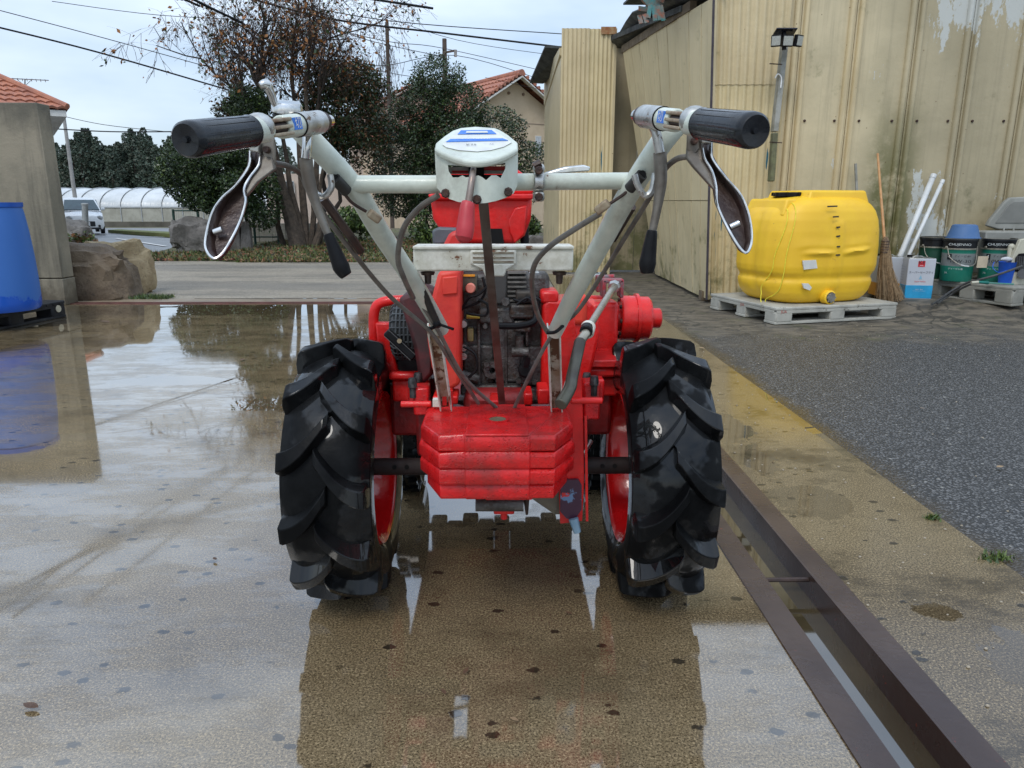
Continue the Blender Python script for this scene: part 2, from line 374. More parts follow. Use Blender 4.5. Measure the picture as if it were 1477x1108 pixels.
s = NT('road_gravel'); O = s.tc.outputs['Object']; sx = s.n('ShaderNodeSeparateXYZ', {'Vector': O})
c = s.mix(s.ss(s.noise(40, 4, .8), .35, .65), (.20, .17, .125), (.36, .31, .235))
band = s.ss(s.ma('ADD', s.ma('ABSOLUTE', s.ma('SUBTRACT', sx.outputs[1], 9.2)), s.ma('MULTIPLY', s.noise(.9, 5, .7), 1.4)), 1.4, .7)
c = s.mix(s.ma('MULTIPLY', band, .75), c, (.15, .135, .11))
b2_ = s.ss(s.ma('ADD', s.ma('ABSOLUTE', s.ma('SUBTRACT', sx.outputs[1], 12.0)), s.ma('MULTIPLY', s.noise(.9, 5, .7), 1.4)), 1.5, .7)
c = s.mix(s.ma('MULTIPLY', b2_, .6), c, (.15, .14, .12))
c = s.mix(s.ma('MULTIPLY', s.ss(s.noise(1.6, 6, .75, s.co((.35, 1.6, 1))), .44, .62), .75), c, (.13, .115, .09)); c = s.mix(s.ss(s.noise(110, 2), .62, .68), c, (.55, .50, .42)); c = s.mix(s.ss(s.noise(90, 2), .36, .30), c, (.07, .06, .045))
s.set(Base_Color=c, Roughness=.65); s.bump(s.noise(60, 4, .7), .8, .012); GRAV = s.m
s = NT('earth_and_grass'); c = s.mix(s.ss(s.noise(3, 6, .7), .4, .6), (.10, .11, .035), (.085, .06, .032)); s.set(Base_Color=c, Roughness=.9); s.bump(s.noise(30, 5), .8, .02); EARTH = s.m
s = NT('parking_asphalt'); c = s.mix(s.ss(s.noise(1.5, 6, .7), .4, .6), (.085, .087, .09), (.125, .125, .125)); s.set(Base_Color=c, Roughness=s.mixf(s.noise(.6, 3), .25, .5), IOR=1.6); s.bump(s.noise(60, 3), .4, .01); PARK = s.m
LINE = mat('white_road_paint', (.6, .6, .58), (.45, .45, .44), 5, .6)

def sheet(name, pts, z, m, nx=1):
    mb = MB(); mb.add([(p[0], p[1], z if len(p) < 3 else p[2]) for p in pts], [tuple(range(len(pts)))])
    return tag(mb.build(name, m, smooth=False), kind='structure')
# ground: one sheet to the horizon, gently falling beyond the verge
mb = MB(); ys = [-6, 0, 5, 10, 15, 20, 30, 45, 70, 120, 250, 500]; o_ = 0
for y in ys: mb.v += [(-400, y, gz(y) - .02), (400, y, gz(y) - .02)]
for i in range(len(ys) - 1): mb.f.append((2 * i, 2 * i + 1, 2 * i + 3, 2 * i + 2))
for v in range(4): pass
# leave the drain channel open: its floor lies 90 mm down, so the ground sheet is lowered under the yard
mb.v = [(x, y, z - (.16 if y < 6 else 0)) for (x, y, z) in mb.v]
tag(mb.build('ground', EARTH, smooth=False), kind='structure')
XP0, XP1, XW, XB = .652, .722, .849, .916
XA = 1.434
sheet('concrete_yard', [(-9, -5), (XP0, -5), (XP0, 7.42), (-9, 7.42)], 0, SLAB)
sheet('concrete_strip', [(XB, -5), (XA, -5), (XA, 10.6), (XB, 10.6)], .0, APR)
def az(x, y):
    f = lambda a, b, t: min(1, max(0, (t - a) / (b - a))) ** 2 * (3 - 2 * min(1, max(0, (t - a) / (b - a))))
    return .12 * f(5.9, 6.75, y) * f(3.3, 3.9, x)
mb = MB(); gx = [XA, 3.0, 3.3, 3.45, 3.6, 3.75, 3.9, 4.3, 12]; gy = [-5, 3, 5.9, 6.1, 6.3, 6.45, 6.6, 6.75, 7.2, 8, 14]
for y in gy:
    for x in gx: mb.v.append((x, y, az(x, y) - .004))
for i in range(len(gy) - 1):
    for j in range(len(gx) - 1): a = i * len(gx) + j; mb.f.append((a, a + 1, a + 1 + len(gx), a + len(gx)))
tag(mb.build('asphalt_lot', ASPH), kind='structure')
sheet('shed_apron', [(XP0, 7.62), (XB, 7.62), (XB, 10.6), (XP0, 10.6)], 0., APR)
PALEC = mat('pale_damp_concrete', (.26, .20, .135), (.20, .155, .105), 3, .35, .6, bump=.6, bsc=40)
sheet('kerb_strip', [(-9, 7.52), (XP0, 7.52), (XP0, 7.80), (-9, 7.80)], .002, PALEC)
sheet('gutter_water', [(-3.3, 7.80), (XP0, 7.80), (XP0, 7.90), (-3.3, 7.90)], -.006, mat('shallow_water', (.05, .04, .028), None, 5, .03, .06))
GR = [(-30, 7.90), (XB, 7.90), (XB, 10.6), (12, 10.6), (12, 13.5), (-30, 13.5)]
sheet('gravel_road', [(-30, 7.8), (-3.3, 7.8), (-3.3, 7.9), (XP0, 7.9), (XP0, 10.6), (XA, 10.6), (XA, 14.0), (-4.6, 12.9), (-7, 14.2), (-30, 14.2)], -.012, GRAV)
mb = MB()
for y in (13.3, 15, 20, 30, 45, 48): mb.v += [(-60, y, gz(y) - .014), (-6.6 - max(0, y - 13.3) * .06, y, gz(y) - .014)]
for i in range(5): mb.f.append((2 * i, 2 * i + 1, 2 * i + 3, 2 * i + 2))
tag(mb.build('parking_lot', PARK, smooth=False), kind='structure')
def gpt(px, py):   # a point of the falling ground seen at this pixel
    z = 0
    for _ in range(6):
        p = gr(px, py, z); z = gz(p.y)
    return p
def strip(name, pix, wpx, m, dz):
    mb = MB(); a, b = gpt(*pix[0]), gpt(*pix[1]); n = Vector((-(b - a).y, (b - a).x, 0)).normalized() * wpx / 2
    up = Vector((0, 0, dz)); mb.add([a + n + up, b + n + up, b - n + up, a - n + up], [(0, 1, 2, 3)])
    return tag(mb.build(name, m, smooth=False), kind='structure')
for pix, wd in ((((167, 344), (238, 355)), .12), (((170, 341), (247, 342)), .12), (((150, 337), (176, 338)), .12)):
    strip('parking_line', pix, wd, LINE, .004)
# kerbed grass island in the parking lot
mb = MB(); a, b = gpt(156, 336), gpt(252, 343)
mb.slab([a, b, b + Vector((.3, .9, 0)), a + Vector((0, .9, 0))], (0, 0, .13))
tag(mb.build('grass_kerb', mat('island_grass', (.10, .13, .03), (.15, .15, .05), 3, .9), smooth=False), kind='structure')
# verge under the trees
mb = MB()
vg = [gr(190, 374), gr(300, 368), gr(450, 372), gr(620, 372), gr(800, 366)]
for i, p in enumerate(vg): mb.v += [(p.x, p.y - .05, -.006), (p.x * 1.25 - (.0 if i else 0.), 24, .30 - .1)]
for i in range(4): mb.f.append((2 * i, 2 * i + 2, 2 * i + 3, 2 * i + 1))
tag(mb.build('grass_verge', EARTH, smooth=False), kind='structure')
def vz(x, y): return max(-.006, -.006 + (y - 13) * .0185)

# ---- drain channel with angle-iron edges
BST = NT('brown_wet_steel')
c = BST.mix(BST.ss(BST.noise(3, 5, .6), .35, .65), (.040, .022, .017), (.072, .045, .034)); c = BST.mix(BST.ss(BST.noise(25, 5, .7), .66, .72), c, (.20, .035, .02))
BST.set(Base_Color=c, Roughness=BST.mixf(BST.noise(5, 4), .12, .45), Metallic=.1, IOR=1.6); BST.bump(BST.noise(70, 4), .25, .003); BSTM = BST.m
SILT = mat('channel_silt', (.10, .075, .045), (.06, .045, .028), 6, .6)
WAT = mat('drain_water', (.045, .034, .018), (.07, .052, .026), 3, .02, .04, ior=2.4)
dr = empty('drain_channel', (.79, 3, 0), 'rusty steel edged drain channel holding water, running along the right of the yard', 'drain')
mb = MB(); mb.box(((XP0 + XP1) / 2, 1.26, 0), (XP1 - XP0, 12.4, .008)); mb.box((XP1 + .003, 1.26, -.047), (.006, 12.4, .084)); mb.build('flange_plate', BSTM, dr, smooth=False)
mb = MB(); mb.box(((XW + XB) / 2, 1.26, .008), (XB - XW, 12.4, .010)); mb.box((XW - .003, 1.26, -.038), (.006, 12.4, .104)); mb.build('angle_iron', BSTM, dr, smooth=False, bevel=.0015)
MB().box(((XP1 + XW) / 2, 1.26, -.094), (XW - XP1 - .014, 12.4, .01)).build('channel_floor', SILT, dr, smooth=False)
MB().add([(XP1 + .006, -4.9, -.055), (XW - .006, -4.9, -.055), (XW - .006, 7.4, -.055), (XP1 + .006, 7.4, -.055)], [(0, 1, 2, 3)]).build('water', WAT, dr, smooth=False)
for yb in (1.80, 4.4): MB().tube([(XP1 + .004, yb, -.006), (XW - .007, yb, -.006)], .0065, 8).build('spreader_bar', DSTL, dr)
dr2 = empty('cross_drain', (-3, 7.47, 0), 'narrow steel drain strip crossing the far edge of the wet concrete yard', 'drain')
for yy in (7.43, 7.51): MB().box((-4.17, yy, .003), (9.6, .014, .012)).build('edge_iron', mat('pink_rust_steel', (.16, .06, .05), (.09, .04, .03), 8, .4), dr2, smooth=False)
MB().add([(-8.97, 7.437, -.02), (.63, 7.437, -.02), (.63, 7.503, -.02), (-8.97, 7.503, -.02)], [(0, 1, 2, 3)]).build('water', WAT, dr2, smooth=False)

# ================================================================ SHED
shed = empty('sheet_metal_shed', (3.5, 8, 0), 'cream painted sheet metal shed with ribbed and corrugated walls on the right', 'shed')
SH = 3.55
def corr(x0, y0, x1, y1, z0, z1, pitch, amp, lean=0., zc=None):
    """corrugated sheet between two plan points; z1 may be a pair for a sloping top"""
    mb = MB(); a, b = Vector((x0, y0, 0)), Vector((x1, y1, 0)); L = (b - a).length; d = (b - a) / L; n = Vector((d.y, -d.x, 0))
    k = max(2, int(L / pitch * 6)); o = 0
    z1a, z1b = z1 if isinstance(z1, tuple) else (z1, z1)
    zs = [0, 1]
    for i in range(k + 1):
        t = i / k; p = a + d * (L * t) + n * (amp * math.sin(2 * math.pi * L * t / pitch))
        for q in zs:
            zz = z0 + (z1a + (z1b - z1a) * t - z0) * q; mb.v.append((p.x + lean * (1 - t) * zz / 3.5, p.y, zz))
    for i in range(k): mb.f.append((2 * i, 2 * i + 2, 2 * i + 3, 2 * i + 1))
    return mb
def part(mb, name, m, **k): return mb.build(name, m, shed, **k)
YW = 7.5
XC0, XC1 = at(1029, 300, YW).x, at(1116, 300, YW).x
# fine corrugated wall by the door leaf: upper sheet laps over lower sheet
zl = at(1060, 122, YW).z
part(corr(XC0, YW + .02, XC1, YW, .03, zl + .03, .066, .014, -.17), 'corrugated_sheet', CRMS, ang=80)
part(corr(XC0, YW + .012, XC1, YW - .008, zl, SH + .03, .066, .014, -.17), 'corrugated_sheet', CRM, ang=80)
# ribbed wall: flat panels and pairs of half round ribs
def xw(px): return at(px, 174, YW).x
pairs = [(1139, 1151), (1215, 1229), (1298, 1316), (1379, 1395), (1460, 1476)]
xs = [XC1] + [xw((a + b) / 2) for a, b in pairs]
for k in range(4): xs.append(xs[-1] + .52)
zb = at(1200, 174, YW).z
for i in range(len(xs) - 1):
    x0, x1 = xs[i], xs[i + 1]
    o = part(MB().box(((x0 + x1) / 2, YW + .045, (SH + .06) / 2), (x1 - x0 - .006, .03, SH)), 'wall_panel', CRMW, bevel=.003)
    if i == 0: continue
for i in range(1, len(xs)):
    for sgn in (-1, 1):
        x = xs[i] + sgn * .047
        mb = MB(); k = 8; pr = [(x - .028, YW + .03)] + [(x - .028 * math.cos(math.pi * j / k), YW + .028 - .036 * math.sin(math.pi * j / k)) for j in range(k + 1)] + [(x + .028, YW + .03)]
        n = len(pr)
        for (px_, py_) in pr: mb.v += [(px_, py_, .04), (px_, py_, SH)]
        for j in range(n - 1): mb.f.append((2 * j, 2 * j + 2, 2 * j + 3, 2 * j + 1))
        part(mb, 'rib', CRMW if i > 2 else CRM, ang=50)
for i in range(len(xs) - 1):
    for t in ((.22, .78) if i else (.5,)):
        x = xs[i] + (xs[i + 1] - xs[i]) * t; mb = MB(); bolt(mb, (x, YW + .03, zb), .013, .014); part(mb, 'bolt', RUST)
part(MB().box((6.9, YW + .14, .05), (9.6, .12, .1)), 'sill_beam', WOOD)
# main roof over the near wall
part(MB().slab([(XC0 - .05, YW - .22, SH + .05), (XC0 - .05, YW + 6, SH + .7), (11, YW + 6, SH + .7), (11, YW - .22, SH + .05)], (0, 0, .03)), 'roof', DARKSH)
part(MB().box(((XC0 + 11) / 2, YW + .16, SH - .04), (11 - XC0, .08, .14)), 'wall_plate', WOOD)
# leaning door leaf of flat boards
A = at(1020, 437, 7.42); B = at(945, 398, 10.25); C = at(899, 76, 10.25); D = at(1031, -6, 7.44)
A.z = .035; B.z = .03
NBD = 9
for i in range(NBD):
    t0, t1 = i / NBD + .0012, (i + 1) / NBD - .0012
    for (q0, q1) in ((0, .345), (.348, 1)):
        def pt(t, q):
            lo = A.lerp(B, t); hi = D.lerp(C, t); return lo.lerp(hi, q)
        j = (i % 3 - 1) * .004
        off = Vector((.02, 0, 0)); sh_ = Vector((-j, 0, 0))
        part(MB().slab([pt(t0, q0) + sh_, pt(t1, q0) + sh_, pt(t1, q1) + sh_, pt(t0, q1) + sh_], off), 'door_board', CRMD, smooth=False)
part(MB().bar(A + Vector((-.012, -.01, 0)), D + Vector((-.012, -.01, 0)), .03, .02), 'door_hinge_strip', mat('dark_seam_rubber', (.05, .04, .05), None, 5, .6), smooth=False)
part(MB().bar(B + Vector((.05, 0, 0)), C + Vector((.05, 0, 0)), .06, .05), 'door_frame', WOOD, smooth=False)
# alcove wall behind the leaf
X0, X1 = at(884, 230, 10.9).x, at(990, 230, 10.9).x; zt = at(890, 64, 10.9).z
n = 3
for i in range(n):
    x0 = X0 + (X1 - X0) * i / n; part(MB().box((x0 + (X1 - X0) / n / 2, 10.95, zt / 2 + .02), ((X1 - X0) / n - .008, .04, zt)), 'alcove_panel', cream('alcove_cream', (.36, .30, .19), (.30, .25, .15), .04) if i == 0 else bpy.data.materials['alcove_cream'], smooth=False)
part(MB().box(((X0 + X1) / 2, 10.9, zt + .05), (X1 - X0, .16, .07)), 'alcove_lintel', CRM)
# corrugated end bay
E0, E1 = at(808, 200, 10.5).x, at(882, 200, 10.5).x; zc_ = at(850, 41, 10.5).z
for (u, v_) in ((E0, E0 + (E1 - E0) * .52), (E0 + (E1 - E0) * .5, E1)):
    part(corr(u, 10.5, v_, 10.5 - (.008 if u == E0 else 0), .03, zc_ if u == E0 else zc_ - .005, .058, .010), 'corrugated_sheet', CRMS if u != E0 else CRM, ang=80)
Ys = 14.2
part(MB().box((E0 + .01, (10.52 + Ys) / 2, 1.45), (.03, Ys - 10.52, 2.86)), 'side_sheet', CRM, smooth=False)
zE = at(795, 120, 13).z
part(MB().slab([(E0 - .02, 10.6, 2.93), (E0 - .02, Ys, 2.72), (E0 - .02, Ys, 3.25), (E0 - .02, 10.6, zc_ - .22)], (.04, 0, 0)), 'side_sheet', CRM, smooth=False)
rr = [at(772, 121, 13.0), at(789, 68, 12.2), at(808, 68, 11.2), at(822, 60, 11.0), at(812, 112, 12.6)]
part(MB().slab([at(764, 120, 13.2), at(783, 121, 14.0), at(812, 108, 12.4), at(818, 70, 11.2), at(786, 69, 11.6)], (.0, .0, .03)), 'eave_sheet', DARKSH, smooth=False)
part(MB().box((E1 + .015, 10.7, zc_ / 2), (.03, .42, zc_)), 'corner_post', CRM, smooth=False)
# dark roof over the alcove, curling up at its outer edge
edge = [at(876, 64, 10.7), at(893, 48, 10.2), at(903, 30, 9.8), at(912, 17, 9.4), at(938, 6, 8.8), at(990, -40, 7.7)]
inner = [at(905, 77, 10.35), at(925, 62, 9.9), at(945, 50, 9.5), at(968, 36, 9.0), at(998, 14, 8.2), at(1034, -12, 7.4)]
mb = MB()
for a, b in zip(edge, inner): mb.v += [tuple(a), tuple(a.lerp(b, .5) + Vector((0, 0, .03))), tuple(b + Vector((.1, 0, .04)))]
for i in range(5):
    for j in range(2): mb.f.append((3 * i + j, 3 * i + 3 + j, 3 * i + 4 + j, 3 * i + 1 + j))
o = part(mb, 'roof_sheet', DARKSH); o.modifiers.new('thick', 'SOLIDIFY').thickness = .02
part(MB().bar(at(900, 72, 10.3), at(1000, 8, 8.0), .07, .09), 'rafter', WOOD, smooth=False)
part(MB().bar(at(985, 20, 8.2) + Vector((0, 0, .05)), at(880, 60, 10.6) + Vector((0, 0, .03)), .05, .06), 'rafter', DARKSH, smooth=False)
TEAL = mat('torn_teal_sheet', (.05, .19, .19), (.25, .08, .04), 9, .6)
for k, (x, y, dx, dy) in enumerate([(922, 22, 3, 12), (929, 20, 4, 13), (938, 6, -3, 20), (943, 8, 2, 22), (948, 5, 4, 24), (953, 8, 4, 22), (935, 14, -14, -2), (958, 2, -12, -6)]):
    a, b = at(x, y, 8.3), at(x + dx, y + dy, 8.25); part(MB().bar(a, b, .045, .006, (0, 1, 0)), 'torn_scrap', TEAL, smooth=False)
mb = MB().slab([at(925, -2, 8.3), at(957, -4, 8.3), at(955, 10, 8.3), at(940, 14, 8.3)], (.02, .15, .02)); part(mb, 'torn_scrap', TEAL, smooth=False)
part(MB().box((E0 + .62, 10.48, zc_ - .03), (.20, .02, .09)), 'rust_patch', mat('orange_rust', (.28, .10, .035), (.38, .25, .13), 15, .8), smooth=False)
part(MB().box(((X1 + 11) / 2, YW + 6, 2), (11 - X1, .05, 4)), 'rear_wall', CRM, smooth=False)

# floodlight with solar panel on its wall post
fl = empty('solar_floodlight', (at(1130, 60, 7.3).x, 7.3, 2.4), 'black solar floodlight with three lamp heads on the shed wall', 'floodlight')
Yf = 7.2
p = at(1131, 48, Yf)
mb = MB().box(p, (.19, .15, .012), Matrix.Rotation(R(-22), 3, 'X')); mb.build('solar_panel', mat('solar_cells', (.01, .012, .02), (.02, .022, .03), 60, .15), fl, bevel=.003)
LENS = mat('lamp_lens', (.42, .43, .38), (.3, .3, .27), 120, .25)
for (x0, x1, rz) in ((1111, 1125, 25), (1126, 1142, 0), (1143, 1156, -30)):
    a, b = at(x0, 60, Yf), at(x1, 60, Yf); c = (a + b) / 2 - Vector((0, .03, 0)); rt = Matrix.Rotation(R(-rz), 3, 'Z') @ Matrix.Rotation(R(8), 3, 'X')
    h = MB().box(c, ((b - a).x, .04, .10), rt).build('lamp_head', BLK, fl, bevel=.006)
    MB().box(c + rt @ Vector((0, -.021, 0)), ((b - a).x * .84, .004, .078), rt).build('lens', LENS, h)
MB().tube([p, at(1131, 72, Yf)], .02, 10).build('bracket', BLK, fl)
po = empty('wall_post', (at(1120, 200, 7.4).x, 7.4, .9), 'grey weathered post under the floodlight, tied with white string', 'post')
MB().bar(at(1131, 66, 7.38), at(1117, 190, 7.38), .085, .05).build('upper_post', mat('galvanised_grey', (.33, .33, .30), (.20, .20, .17), 8, .5), po, bevel=.004)
MB().bar(at(1117, 192, 7.37), at(1112, 262, 7.37), .08, .05).build('lower_post', mat('mossy_timber', (.16, .17, .09), (.10, .10, .06), 9, .8), po, bevel=.01)
MB().tube([at(1118, 113, 7.33), at(1122, 107, 7.32), at(1127, 112, 7.32), at(1126, 127, 7.31)], .006, 6, 4).build('string', mat('white_cord', (.7, .7, .68), None, 9, .8), po)
for (y_) in (92, 205): MB().tube([at(1110, y_, 7.33), at(1128, y_ + 1, 7.33)], .005, 6).build('wire_tie', DSTL, po)

# ================================================================ WALKING TRACTOR
TR = empty('walking_tractor', (0, 1.8, 0), 'red two wheeled walking tractor seen from behind, with white handlebars and black lugged tyres', 'tractor')
def tp(mb, name, m, parent=None, **k): return mb.build(name, m, parent or TR, **k)
AX, AZ, TRD = 1.80, .33, .39            # axle distance, height, half track
def wheel(cx, sg):
    """tyre with staggered chevron lugs, red dished rim; sg = +1 right wheel, -1 left wheel"""
    c = (cx, AX, AZ); R0 = .305; hw = .092
    prof = []
    for i in range(15):                                  # carcass across the tread
        t = -1 + 2 * i / 14; prof.append((R0 - .016 * t * t - .012 * abs(t) ** 6, t * hw))
    prof += [(.270, hw + .010), (.235, hw + .012), (.205, hw + .002), (.192, hw - .014), (.178, hw - .018), (.178, -hw + .018), (.192, -hw + .014), (.205, -hw - .002), (.235, -hw - .012), (.270, -hw - .010)]
    mb = MB(); mb.lathe(prof, c, (1, 0, 0), 96, close=True)
    N = 12; DA = 2 * math.pi / N
    def P_(x, a, r): return (cx + x, AX - r * math.cos(a), AZ + r * math.sin(a))
    for side in (-1, 1):
        for k in range(N):
            a0 = k * DA + (DA * .5 if side > 0 else 0) + .06
            M_ = 13; o = len(mb.v)
            for i in range(M_):
                t = i / (M_ - 1)
                x = -.014 + t * .110                     # from just past the middle to the shoulder
                sweep = .30 * (1 - t) ** 1.2 - .045 * math.sin(math.pi * t)
                h = .031 if t < .93 else .026
                rb = R0 - .016 * (x / hw) ** 2 - .012 * min(1, abs(x / hw)) ** 6 - .004
                rt = R0 + h - .010 * t * t
                wt = .023 + .016 * t + (.008 if i == 0 else 0); wb = wt + .026
                if i == 0: rt -= .006
                a = a0 + sweep - .2
                # lean of the lug across its own run: tilt widths along the circumference
                for (r, wd) in ((rb, wb), (rt, wt)):
                    mb.v.append(P_(side * x, a - wd / 2 / R0, r)); mb.v.append(P_(side * x, a + wd / 2 / R0, r))
            # the shoulder block runs down the side wall
            x = .101; a = a0 - .2
            for (r, wd) in ((.262, .045), (.268 + .026, .040)):
                mb.v.append(P_(side * (x), a - wd / 2 / R0 - .02, r)); mb.v.append(P_(side * (x), a + wd / 2 / R0 - .02, r))
            for i in range(M_):
                p, q = o + 4 * i, o + 4 * i + 4
                mb.f += [(p, p + 2, q + 2, q), (p + 2, p + 3, q + 3, q + 2), (p + 3, p + 1, q + 1, q + 3), (p + 1, p, q, q + 1)]
            mb.f += [(o, o + 1, o + 3, o + 2), (o + 4 * M_, o + 4 * M_ + 2, o + 4 * M_ + 3, o + 4 * M_ + 1)]
    rim = MB()
    s = sg
    pr = [(.200, -s * .085), (.196, -s * .095), (.184, -s * .090), (.176, -s * .075), (.168, -s * .02), (.160, s * .03), (.150, s * .045), (.09, s * .05), (.07, s * .035), (.045, s * .035), (.045, s * .06), (0, s * .06)]
    rim.lathe(pr, c, (1, 0, 0), 64)
    rim.lathe([(.176, s * .02), (.185, s * .08), (.196, s * .094), (.202, s * .084)], c, (1, 0, 0), 64)
    wd = tp(rim, 'wheel', mat('wet_red_rim', (.72, .010, .012), (.60, .008, .01), 6, .15, .3, coat=.6), ang=50)
    tp(mb, 'tyre', RUB, wd, bevel=.0022, seg=2, ang=30)
    hb = MB().lathe([(.0, -s * .04), (.05, -s * .04), (.055, s * .03), (0, s * .03)], c, (1, 0, 0), 20); tp(hb, 'hub', RED, wd)
    for k in range(5):
        a = 2 * math.pi * k / 5; b = MB(); bolt(b, (cx - s * .0, AX + .07 * math.cos(a) * 1.1, AZ + .07 * math.sin(a) * 1.1), .011, .05, (-s, 0, 0)); tp(b, 'wheel_nut', RUST, wd)
XL, XR = -.397, .397
wheel(XL, -1); wheel(XR, 1)
# axle tubes with adjustment holes
for x0, x1 in ((XL + .02, -.12), (.12, XR - .02)):
    a_ = tp(MB().tube([(x0, AX, AZ), (x1, AX, AZ)], .0225, 20), 'axle_tube', mat('black_axle_paint', (.022, .018, .018), (.035, .026, .024), 12, .45, bump=.4))
    s_ = 1 if x0 > 0 else -1
    for q in (.0, .032): tp(MB().lathe([(0, .0012), (.006, .0012), (.006, 0)], (s_ * (.262 + q) if s_ > 0 else s_ * (.245 + q), AX - .0215, AZ + .006), (0, -1, .3), 12), 'adjustment_hole', mat('hole_black', (.003, .003, .003), None, 5, .9), a_)
# transmission housing between the wheels
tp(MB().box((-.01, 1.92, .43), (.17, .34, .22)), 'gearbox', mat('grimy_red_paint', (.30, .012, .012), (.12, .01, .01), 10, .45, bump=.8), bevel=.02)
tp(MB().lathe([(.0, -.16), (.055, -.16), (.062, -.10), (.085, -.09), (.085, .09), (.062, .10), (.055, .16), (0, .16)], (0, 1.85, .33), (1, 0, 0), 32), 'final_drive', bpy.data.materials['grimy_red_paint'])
# weight plates at the hitch: four castings with a raised middle rib
def wplate(k):
    zt = .5405 - k * .0362; th = .0336; g = (0, .004, .003, -.010)[k]
    w2 = .163 + g; f = 1.405 + (0, -.003, .0, .012)[k]; bk = 1.63
    cx = -.0095
    def ring(z, ins, dz=0.):
        W, Fy = w2 - ins, f + ins
        P = [(-W, bk), (-W, f + .085), (-.118, Fy), (-.066, Fy), (-.064, Fy - .0035), (.066, Fy - .0035), (.068, Fy), (.118, Fy), (W, f + .085), (W, bk)]
        return [(cx + x, y, z + (.0035 if abs(x) < .0665 and dz else 0) + dz * 0) for x, y in P]
    mb = MB(); top = ring(zt, .006, 1); r1 = ring(zt - .006, 0); r2 = ring(zt - th + .005, 0); r3 = ring(zt - th, .004); n = 10
    for r in (top, r1, r2, r3): mb.v += r
    for j in range(3):
        for i in range(n): mb.f.append((j * n + i, j * n + (i + 1) % n, (j + 1) * n + (i + 1) % n, (j + 1) * n + i))
    mb.f += [(0, 1, 2, 3), (4, 5, 6, 7)][:0]
    # top face split so that the rib stays crisp
    mb.f += [(0, 1, 2, 3), (0, 3, 4), (0, 4, 5, 9), (9, 5, 6), (9, 6, 7, 8)]
    mb.f.append(tuple(3 * n + i for i in range(n))[::-1])
    return mb
for k in range(4):
    o = tp(wplate(k), 'weight_plate', REDC, bevel=.0036, seg=3, ang=40)
    if k == 0: w0 = o
# raised middle band on top of the uppermost plate, with its dished eye
tp(MB().slab([(-.073, 1.402, .5405), (.055, 1.402, .5405), (.055, 1.628, .5405), (-.073, 1.628, .5405)], (0, 0, .0055)), 'raised_band', REDC, w0, bevel=.002)
tp(MB().lathe([(.0245, .0), (.0245, .0035), (.0185, .0035), (.0185, .001), (0, .001)], (-.008, 1.50, .546), (0, 0, 1), 24), 'plate_eye', REDC, w0)
tp(MB().lathe([(.0182, .0), (.0182, .0025), (0, .0025)], (-.008, 1.50, .546), (0, 0, 1), 24), 'eye_plug', mat('dirty_olive_plug', (.16, .12, .07), None, 30, .5), w0)
# hitch under the weights
tp(MB().tube([at(686, 727, 1.55), at(755, 727, 1.55)], .017, 14), 'hitch_barrel', ENG)
tp(MB().pbox(700, 714, 768, 722, 1.52, .12), 'hitch_plate', REDC, bevel=.003)
tp(MB().pbox(712, 732, 742, 743, 1.56, .03), 'hitch_foot', RED, bevel=.004)
tp(MB().tube([at(727, 735, 1.58), at(727, 748, 1.58)], .008, 8), 'hitch_pin', RED)
tp(MB().tube([at(759, 716, 1.56), at(760, 742, 1.57)], [.008, .003], 8), 'hitch_spring', DSTL)
# long red side plate with the purple worn foot, and the skid blade behind it
pts = [(806, 452), (826, 446), (838, 520), (842, 620), (843, 690), (840, 752), (808, 756), (806, 700), (812, 600)]
tp(MB().slab([at(x, y, 1.62) for x, y in pts], (0, .012, 0)), 'side_plate', RED, bevel=.002)
tp(MB().slab([at(843, 600, 1.615), at(845, 752, 1.615), at(845, 752, 1.70), at(843, 600, 1.70)], (.006, 0, 0)), 'side_plate_flange', RED)
pur = NT('worn_purple_paint'); c = pur.mix(pur.ss(pur.noise(16, 5, .7), .57, .60), (.045, .012, .03), (.12, .20, .33)); c = pur.mix(pur.ss(pur.noise(26, 5, .7), .61, .63), c, (.5, .02, .02)); pur.set(Base_Color=c, Roughness=.3)
pts = [(809, 693), (834, 692), (839, 700), (839, 735), (829, 750), (817, 748), (808, 738)]
tp(MB().slab([at(x, y, 1.609) for x, y in pts], (0, .009, 0)), 'worn_foot', pur.m)
tp(MB().tube([at(827, 748, 1.605), at(833, 768, 1.60)], [.012, .009], 8), 'foot_tip', mat('blue_grey_scuff', (.10, .22, .33), (.2, .3, .38), 20, .6))
tp(MB().slab([at(762, 716, 1.68), at(806, 702, 1.64), at(808, 742, 1.64), at(800, 742, 1.66)], (0, .008, 0)), 'skid_blade', mat('dull_tan_steel', (.20, .18, .13), (.12, .11, .09), 8, .5, metal=.2))

# ---- engine
EY = 1.86
tp(MB().pbox(664, 395, 792, 585, EY, .30), 'crankcase', ENG, bevel=.012)
def ep(mb, name, m=ENG, **k): return tp(mb, name, m, **k)
for (x0, y0, x1, y1, d, nm) in [(668, 498, 712, 560, .018, 'engine_cover'), (714, 470, 752, 552, .03, 'engine_cover'), (690, 445, 742, 468, .04, 'engine_cover'), (742, 500, 786, 556, .025, 'engine_cover'),
        (664, 556, 752, 582, .05, 'mounting_rail'), (735, 440, 772, 460, .05, 'governor_housing'), (741, 463, 766, 480, .045, 'governor_housing'), (668, 470, 690, 560, .01, 'engine_cover'), (752, 560, 790, 580, .03, 'mounting_rail')]:
    ep(MB().pbox(x0, y0, x1, y1, EY - d, d), nm, bevel=.006)
for (x, y0, y1) in ((691, 460, 556), (716, 470, 552), (730, 468, 555), (760, 440, 500)):
    ep(MB().pbox(x - 2, y0, x + 2, y1, EY - .034, .03), 'casting_rib', bevel=.002)
